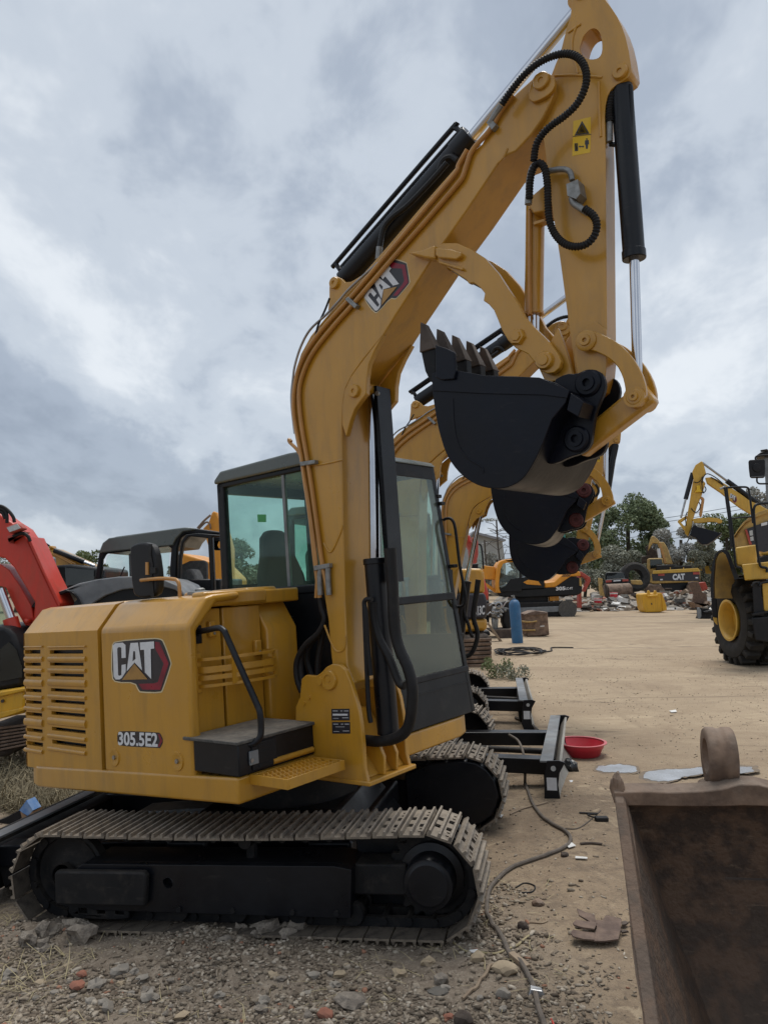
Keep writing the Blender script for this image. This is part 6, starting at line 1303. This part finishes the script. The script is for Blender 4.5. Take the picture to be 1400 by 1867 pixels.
for px, py, w_, m, lab, fl in ((922,1780,48,'stone_tan','flat smooth tan stone beside the cable',.38),(918,1825,28,'stone','round grey stone below the flat tan stone',.7),(875,1826,14,'stone','small pale stone left of the round grey stone',.7),(918,1845,16,'stone','small grey stone under the round one',.7),(845,1862,34,'rust_dark','dark angular rock at the bottom edge',.9),(955,1700,20,'rust_dark','pointed dark brown chip right of the cable',.9),(983,1655,22,'rust','brown wedge shaped chip further up from the cable',.6),(640,1845,60,'clod','long grey broken lump at the bottom middle',.4),(800,1815,36,'lid_grey','thin grey slab in the gravel',.2),(1030,1563,16,'rust_dark','dark crumb above the white scrap',.6),(1055,1693,12,'rust_dark','small dark crumb on the dirt right of the chips',.6),(1068,1702,11,'rust_dark','tiny dark crumb beside the other crumb',.6)):
    lump('stone',px,py,w_,m,lab,None,'stone',int(px+py),fl,.3)
# straw and dry stalks
def strands(n, pos, ln, wid, seed, up=.15, spread=1.0):
    rs = random.Random(seed); g = G()
    for k in range(n):
        x, y = pos(rs); a = rs.uniform(0,6.28); L0 = rs.uniform(*ln); e = rs.uniform(0,up); z = gh(x,y,False)+.004
        p0 = Vector((x,y,z)); d = Vector((math.cos(a)*spread,math.sin(a)*spread,e)).normalized(); p1 = p0+d*L0*.5+Vector((0,0,L0*.08*rs.random())); p2 = p0+d*L0+Vector((rs.uniform(-.3,.3)*L0,rs.uniform(-.3,.3)*L0,-L0*e*.5*rs.random()))
        p2.z = max(p2.z,z); w_ = wid*rs.uniform(.6,1.3); sd_ = Vector((-d.y,d.x,0)).normalized()*w_
        g.add([p0-sd_,p0+sd_,p1-sd_*.9,p1+sd_*.9,p2],[(0,1,3,2),(2,3,4)])
    return g
leafmat('grass_dry',(.3,.25,.14),(.3,.25,.14)); mat('grass_mix',(.27,.225,.14),.85,col2=(.10,.085,.05),scale=3,amt=.7)
o = strands(5200,lambda r: (lambda p: (p.x,p.y))(ground_at(r.uniform(-60,200),r.uniform(1345,1470),0)),(.10,.42),.0035,2,1.6).build('dry_grass','grass_mix',smooth=0); tag(o,'tangled dry grass behind the dozer blade at the left','grass',kind='stuff')
o = strands(700,lambda r: (r.uniform(-2.4,.9),r.uniform(3.0,4.6)),(.04,.16),.0016,3,.25).build('straw','straw',smooth=0); tag(o,'bits of straw strewn over the gravel','straw',kind='stuff')
o = strands(120,lambda r: (lambda p: (p.x,p.y))(ground_at(r.uniform(-20,120),r.uniform(1640,1800),0)),(.08,.28),.0018,5,.4).build('straw','straw',smooth=0); tag(o,'dry straw at the left end of the near track','straw',kind='stuff')
FU = Frame(M_UNDER)
for i, q in enumerate(([(185,1478),(170,1520),(150,1560),(125,1610),(112,1650)],[(225,1510),(215,1550),(200,1590)],[(190,1480),(180,1500),(160,1545),(135,1585),(118,1660),(113,1690)],[(200,1525),(165,1530),(148,1545),(146,1560)],[(165,1525),(130,1535),(100,1545),(85,1546)])):
    tag(G().tube(spline(FU.tr(q,1,-1.005),5),.0022,5).build('dry_stalk','straw'),'dry grass stalk hanging over the left end of the near track','stalk','dry stalks on the track')
# weeds
def weed(px, py, n, ln, label, m='leaf_light', seed=1):
    p = ground_at(px,py); root = empty('weed',Matrix.Translation((p.x,p.y,gh(p.x,p.y))),label,'weed'); r = random.Random(seed)
    cl = [(r.uniform(-.25,.25),r.uniform(-.2,.2),r.uniform(.05,ln),.09) for _ in range(16)]; V_, t_ = leaves(cl,n,.022,seed); V_[:,2] = np.maximum(V_[:,2],0)
    o = bpy.data.objects.new('leaves',leaf_mesh('leaves',V_,t_,m)); COL.objects.link(o); o.parent = root
    for c_ in cl[:7]: G().tube([(c_[0]*.2,c_[1]*.2,0),(c_[0]*.7,c_[1]*.7,c_[2]*.6),(c_[0],c_[1],c_[2])],.005,5).build('stem','leaf_mix',root)
weed(910,1236,900,.32,'yellowing green weed growing beside the third excavator track',seed=1); weed(935,1240,700,.22,'low dry weed right of the yellowing weed','leaf_mix',2); weed(868,1205,260,.2,'little weed growing on the rusty track behind','leaf_green',3)

# ------------------------------------------------------------------ small things on the ground
def on(px, py): p = ground_at(px,py); return ground_at(px,py,gh(p.x,p.y))
p = on(1061,1378); T = empty('wash_basin',Matrix.Translation((p.x,p.y+.05,gh(p.x,p.y))),'round red plastic basin standing on the dirt','basin')
G().lathe((0,0,0),(0,0,1),[(0,.010),(.175,.010),(.18,0),(.188,.004),(.215,.07),(.222,.074),(.236,.122),(.249,.126),(.245,.118),(.229,.114),(.21,.07),(.18,.016),(0,.016)],48).build('bowl','basin_red',T,smooth=50); G().lathe((0,0,.119),(0,0,1),[(.232,0),(.258,.002),(.260,.009),(.252,.012),(.232,.009)],48).build('rim','basin_rim',T,smooth=50)
p = on(1041,1408); o = G().blob((0,0,0),(.062,.055,.07),4,3,.5).build('plastic_bag','bag',smooth=25); o.location = (p.x,p.y+.03,.055); tag(o,'crumpled black plastic bag beside the red basin','bag')
p = on(1050,1434); d = Vector((-.25,-.9,0)).normalized(); T = empty('spray_can',Matrix.Translation((p.x,p.y,.034)),'white spray can lying on the dirt below the basin','spray can')
G().lathe((0,.16,0),d,[(.0,0),(.030,0),(.033,.006),(.033,.15),(.030,.16),(.022,.175),(.0,.176)],24).build('can','white_print',T); G().lathe(Vector((0,.16,0))+d*.172,d,[(.020,0),(.020,.012),(.008,.016),(.008,.03),(0,.031)],16).build('nozzle','paper',T); G().lathe((0,.16,0),d,[(.0335,.148),(.0335,.156)],24).build('ring','fitting',T)
def sheet(name, m, pts, label, cat, h=.004, group=None, zf=None):
    q = [ground_at(x,y) for x, y in pts]; q = [Vector((v.x,v.y,gh(v.x,v.y)+h)) for v in q]; z = max(v.z for v in q) if zf is None else zf
    return tag(G().prism([Vector((v.x,v.y,z)) for v in q],(0,0,-.003)).build(name,m,smooth=0),label,cat,group)
mat('spill',(.34,.355,.38),.3,col2=(.26,.265,.275),scale=5,amt=.5,rvar=.12); mat('spill_edge',(.14,.105,.075),.8,col2=(.2,.15,.1),scale=12)
for nm, q, lab in (('a',[(1085,1407),(1100,1401),(1128,1398),(1150,1401),(1163,1406),(1160,1413),(1128,1414),(1098,1412)],'smaller pale wet patch on the dirt, left of the larger one'),('b',[(1170,1420),(1180,1413),(1215,1409),(1260,1408),(1285,1404),(1340,1404),(1376,1404),(1374,1416),(1310,1417),(1268,1419),(1240,1424),(1225,1431),(1196,1431),(1178,1428)],'larger pale wet patch on the dirt behind the old bucket')):
    q = chaikin(q,2); c = (sum(x for x,_ in q)/len(q), sum(y for _,y in q)/len(q)); rr = random.Random(len(q)+len(lab))
    q = [(x+6*mnoise.noise(Vector((x*.09,y*.2,3)))+3*mnoise.noise(Vector((x*.3,y*.6,3))),y+2.2*mnoise.noise(Vector((x*.09,y*.2,9)))+1.0*mnoise.noise(Vector((x*.33,y*.5,1)))) for x, y in chaikin(q,1)]
    cx1, cy1 = sum(x for x,_ in q)/len(q), sum(y for _,y in q)/len(q)
    zt_ = max(gh(v.x,v.y) for v in (ground_at(x,y) for x, y in q))+.005; pd = sheet('puddle','spill',q,lab,'puddle',zf=zt_); ed = sheet('damp_edge','spill_edge',[(cx1+(x-cx1)*1.07+(3 if x > cx1 else -3),cy1+(y-cy1)*1.25) for x, y in q],None,None,zf=zt_-.003); ed.parent = pd
# cable, wires, sticks
def ground_path(q, lift): 
    out = []
    for v in spline([Vector((x,y,0)) for x, y in q],5):
        p = on(v.x,v.y); out.append(Vector((p.x,p.y,gh(p.x,p.y)+lift)))
    return out
tag(G().tube(ground_path([(957,1432),(968,1462),(985,1490),(1005,1505),(1030,1518),(1040,1531),(1034,1546),(1010,1558),(980,1568),(945,1581),(915,1600),(894,1625),(887,1655),(892,1682),(910,1713),(935,1746),(955,1772),(972,1806),(980,1840),(990,1867),(998,1900)],.013),.0115,8).build('cable','hose_dusty'),'long brown cable snaking across the dirt to the bottom edge','cable')
tag(G().tube(spline([(p.x,p.y,p.z) for p in [at_depth(928,1340,6.95),at_depth(945,1352,6.8),at_depth(955,1378,6.6),at_depth(957,1405,6.45)]]+[on(957,1434)+Vector((0,0,.012))],6),.0115,8).build('cable','hose_dusty'),'piece of cable draped over the arm of the second dozer blade','cable')
for q, r, m, lab in (([(1030,1512),(1050,1512),(1065,1505),(1082,1492),(1095,1480)],.004,'hose_dusty','thin wire running from the cable towards the old bucket'),([(818,1724),(860,1735),(905,1735),(940,1726),(965,1712)],.005,'straw','thin pale stick crossing the cable'),([(843,1820),(870,1798),(898,1770)],.008,'wood','long thin stick left of the flat stone'),([(880,1738),(884,1760),(884,1778)],.003,'straw','short straw beside the thin stick'),([(930,1488),(960,1475),(998,1465)],.006,'wood','pale twig lying by the second track'),([(1005,1860),(1012,1880)],.004,'red_paint','short red wire at the bottom edge'),([(940,1620),(955,1612),(975,1616),(968,1628),(945,1630)],.004,'rubber','small loop of dark wire on the dirt'),([(965,1682),(985,1684),(998,1680)],.004,'wood','small dark twig under the brown chip'),([(1058,1541),(1080,1540),(1098,1542)],.008,'rust_dark','short dark stick left of the old bucket'),([(940,1312),(965,1322),(980,1335)],.02,'hose_dusty','thick dark pipe behind the second dozer blade'),([(850,1590),(940,1470),(958,1490)],.004,'wood','thin branch by the second track')):
    if r == .004 and m == 'wood' and q[0][0] == 850: continue
    tag(G().tube(ground_path(q,r*1.0),r,6).build('wire' if 'wire' in lab else ('pipe' if 'pipe' in lab else 'stick'),m),lab,'wire' if 'wire' in lab else ('pipe' if 'pipe' in lab else 'stick'))
for q, m, lab in (([(1032,1572),(1044,1570),(1051,1576),(1038,1580)],'paper','white scrap of foam on the dirt'),([(1050,1597),(1072,1599),(1072,1602),(1050,1601)],'paper','narrow white strip on the dirt under the foam scrap'),([(898,1507),(918,1508),(914,1513),(902,1512)],'paper','white scrap beside the second track'),([(856,1770),(872,1768),(870,1776),(860,1774)],'paper','small white paper chip left of the flat stone'),([(1220,1298),(1232,1296),(1234,1300),(1224,1301)],'paper','white speck on the open concrete')):
    sheet('paper_scrap',m,q,lab,'paper',.012)
T = empty('wood_offcut',Matrix.Translation(on(945,1755)),'short weathered wood strip beside the cable','wood'); a, b = on(932,1745)-T.location, on(962,1770)-T.location
n_ = (b-a).cross(Vector((0,0,1))).normalized()*.016; G().prism([a-n_,b-n_,b+n_,a+n_],(0,0,.022)).build('strip','wood',T,bevel=.002)
p = on(975,1818); o = G().add([(-.035,-.02,0),(.04,-.025,0),(.045,.02,0),(-.03,.025,0),(-.02,-.012,.035),(.03,-.015,.028),(.03,.012,.03),(-.015,.015,.04)],[(0,3,2,1),(4,5,6,7),(0,1,5,4),(1,2,6,5),(2,3,7,6),(3,0,4,7)]).build('metal_block','steel',smooth=0,bevel=.004); o.location = p; tag(o,'shiny angular metal lump lying against the cable','metal lump')
# torn rusty sheet
T = empty('torn_sheet',Matrix.Translation(on(1095,1755)),'torn rusty steel sheet with three curled fingers','sheet metal'); c7_ = lambda q, z0, z1: [(lambda v: Vector((v.x,v.y,0))-Vector((T.location.x,T.location.y,-(z0 if x > 1080 else z1))))(ground_at(820+x/3.997,1400+y/3.997)) for x, y in q]
for nm, q, zl in (('plate',[(1060,1318),(1120,1322),(1145,1280),(1200,1292),(1260,1312),(1252,1400),(1236,1470),(1130,1485),(1060,1484),(1062,1428),(1080,1372)],.03),('finger',[(935,1268),(1000,1300),(1062,1318),(1082,1370),(1000,1352),(950,1322)],.055),('finger',[(905,1378),(930,1350),(1000,1362),(1080,1374),(1062,1424),(980,1412),(915,1392)],.05),('finger',[(888,1430),(905,1402),(980,1418),(1062,1428),(1062,1484),(985,1478),(905,1456)],.035)):
    G().prism(c7_(q,.03,zl),(0,0,-.006)).build(nm,'rust_sheet',T,smooth=0)
for q in ([(1258,1315),(1285,1308),(1310,1318),(1290,1335),(1262,1340)],[(1255,1380),(1290,1378),(1310,1388),(1262,1398)]): G().prism(c7_(q,.02,.02),(0,0,-.008)).build('torn_tab','rust_dark',T,smooth=0)
p = on(1093,1498); T = empty('black_offcut',Matrix.Translation(p),'dark rubber offcut and string by the old bucket corner','offcut'); G().box(-.03,.06,-.02,.03,0,.03).build('piece','rubber',T,bevel=.008); G().tube(spline([(-.02,.0,.02),(-.06,.08,.02),(.02,.12,.015),(-.1,.16,.01)],5),.006,6).build('string','rubber',T)
# packaging and can at the left edge
p = U_ = None
T = empty('blue_carton',Matrix.Translation(on(45,1500)),'torn blue and brown carton behind the dozer blade','carton'); q = WF.tr([(35,1478),(48,1460),(60,1478),(50,1490)],1,T.location.y-.1)
G().prism([v-T.location for v in q],(.02,.10,.0)).build('lid','blue_print',T,smooth=0); q = WF.tr([(37,1480),(50,1488),(60,1480),(58,1496),(42,1500)],1,T.location.y-.1); G().prism([v-T.location for v in q],(.02,.12,0)).build('side','cardboard',T,smooth=0); q = WF.tr([(-10,1500),(10,1492),(36,1478),(40,1490),(10,1520),(-10,1530)],1,T.location.y-.05); G().prism([v-T.location for v in q],(0,.05,0)).build('flap','plastic_black',T,smooth=0)
# ------------------------------------------------------------------ old rusty bucket in the foreground
A = at_depth(1118,1442,2.6); dv = Vector((-.205,-.98,0)); wv = Vector((.98,-.205,.03)); T = empty('old_bucket',Matrix.Translation((A.x,A.y,0)),'large rusty bucket lying open in the right foreground','bucket'); O = Vector((0,0,0))
prof = [(0,1.07),(-.07,1.0),(-.13,.82),(-.13,.6),(-.06,.36),(.10,.17),(.35,.05),(.70,.0),(1.0,.06),(1.16,.24)]
def bp(t, z, w_):                                   # sides lean in below the opening
    lean = .34*max(0,1.07-.715*max(0,t)-.06*math.sin(math.pi*min(1,max(0,t/1.16)))-z)
    return dv*t+wv*(w_+(lean if w_ < .6 else -lean))+Vector((0,0,z+.12*t))
W_ = 1.35; outer = spline([Vector((t,z,0)) for t, z in prof],4); cen = Vector((.45,.62,0)); inner = [v+(cen-v).normalized()*.025 for v in outer]
g = G(); n = len(outer); vs = []
for w_ in (0.02,W_):
    for v in outer: vs.append(bp(v.x,v.y,w_))
    for v in inner: vs.append(bp(v.x,v.y,w_))
fs = []
for i in range(n-1): fs += [(i,i+1,2*n+i+1,2*n+i),(n+i+1,n+i,3*n+i,3*n+i+1)]
fs += [(0,2*n,3*n,n),(n-1,2*n-1,4*n-1,3*n-1)]
g.add(vs,fs).build('shell','rust_brown',T,smooth=50)
for w_ in (0,W_): G().prism([bp(v.x,v.y,w_) for v in outer],wv*.035).build('side_plate','rust_brown',T,bevel=.004)
# thick worn rims: the sloping side edge and the back lip
N_ = 14; rr = random.Random(3); vs = []; fs = []
for i in range(N_+1):
    f = i/N_; t, z = 1.16*f-.01, 1.07+(.24-1.07)*f-.06*math.sin(math.pi*f); j = rr.uniform(-.003,.003); hw = .020+.004*f
    for a, b in ((-hw,-.03),(hw,-.03),(hw-.006,.012),(-hw+.006,.012)): vs.append(bp(t+b*.4,z+b+j,.017+a+j))
for i in range(N_):
    for k in range(4): fs.append((4*i+k,4*i+(k+1)%4,4*i+4+(k+1)%4,4*i+4+k))
fs += [(3,2,1,0),tuple(4*N_+k for k in range(4))]
G().add(vs,fs).build('side_rim','rust',T,smooth=30,bevel=.004)
vs = []; fs = []; N_ = 24
for i in range(N_+1):
    f = i/N_; w_ = W_*f; up = .0+.030*math.exp(-((w_-.42)/.10)**2)+rr.uniform(-.003,.003)
    for a, b in ((-.06,-.03),(.02,-.045),(.025,.0),(-.05,.02)): vs.append(bp(a,1.07+b+(up if b > -.02 else up*.2),w_))
for i in range(N_):
    for k in range(4): fs.append((4*i+k,4*i+(k+1)%4,4*i+4+(k+1)%4,4*i+4+k))
fs += [(3,2,1,0),tuple(4*N_+k for k in range(4))]
G().add(vs,fs).build('back_lip','rust',T,smooth=40,bevel=.004)
G().blob(bp(-.01,1.075,.015),(.022,.03,.05),8,3,.4).build('worn_corner','rust',T)
c = at_depth(1320,1380,2.63)-Vector((A.x,A.y,0)); ax = Vector((.97,-.23,0)).normalized()
G().lathe(c-ax*.06,ax,[(.060,0),(.090,-.002),(.098,.006),(.098,.030),(.094,.036),(.094,.050),(.098,.056),(.099,.062),(.099,.084),(.093,.090),(.060,.090),(.058,.06),(.060,0)],36).build('pin_boss','rust',T,smooth=50)
G().prism([c+Vector((-.05,-.03,-.08)),c+Vector((.09,-.06,-.08)),c+Vector((.10,-.06,-.16)),c+Vector((-.06,-.03,-.16))],(0,.10,0)).build('boss_foot','rust',T,bevel=.012)
G().blob(c+Vector((-.085,-.02,-.09)),(.022,.03,.018),2,2,.3).build('weld_lump','rust',T); G().prism([bp(.02,.80,.25),bp(.025,.80,.9),bp(.025,.806,.9),bp(.02,.806,.25)],(0,-.002,0)).build('weld_seam','rust_dark',T)
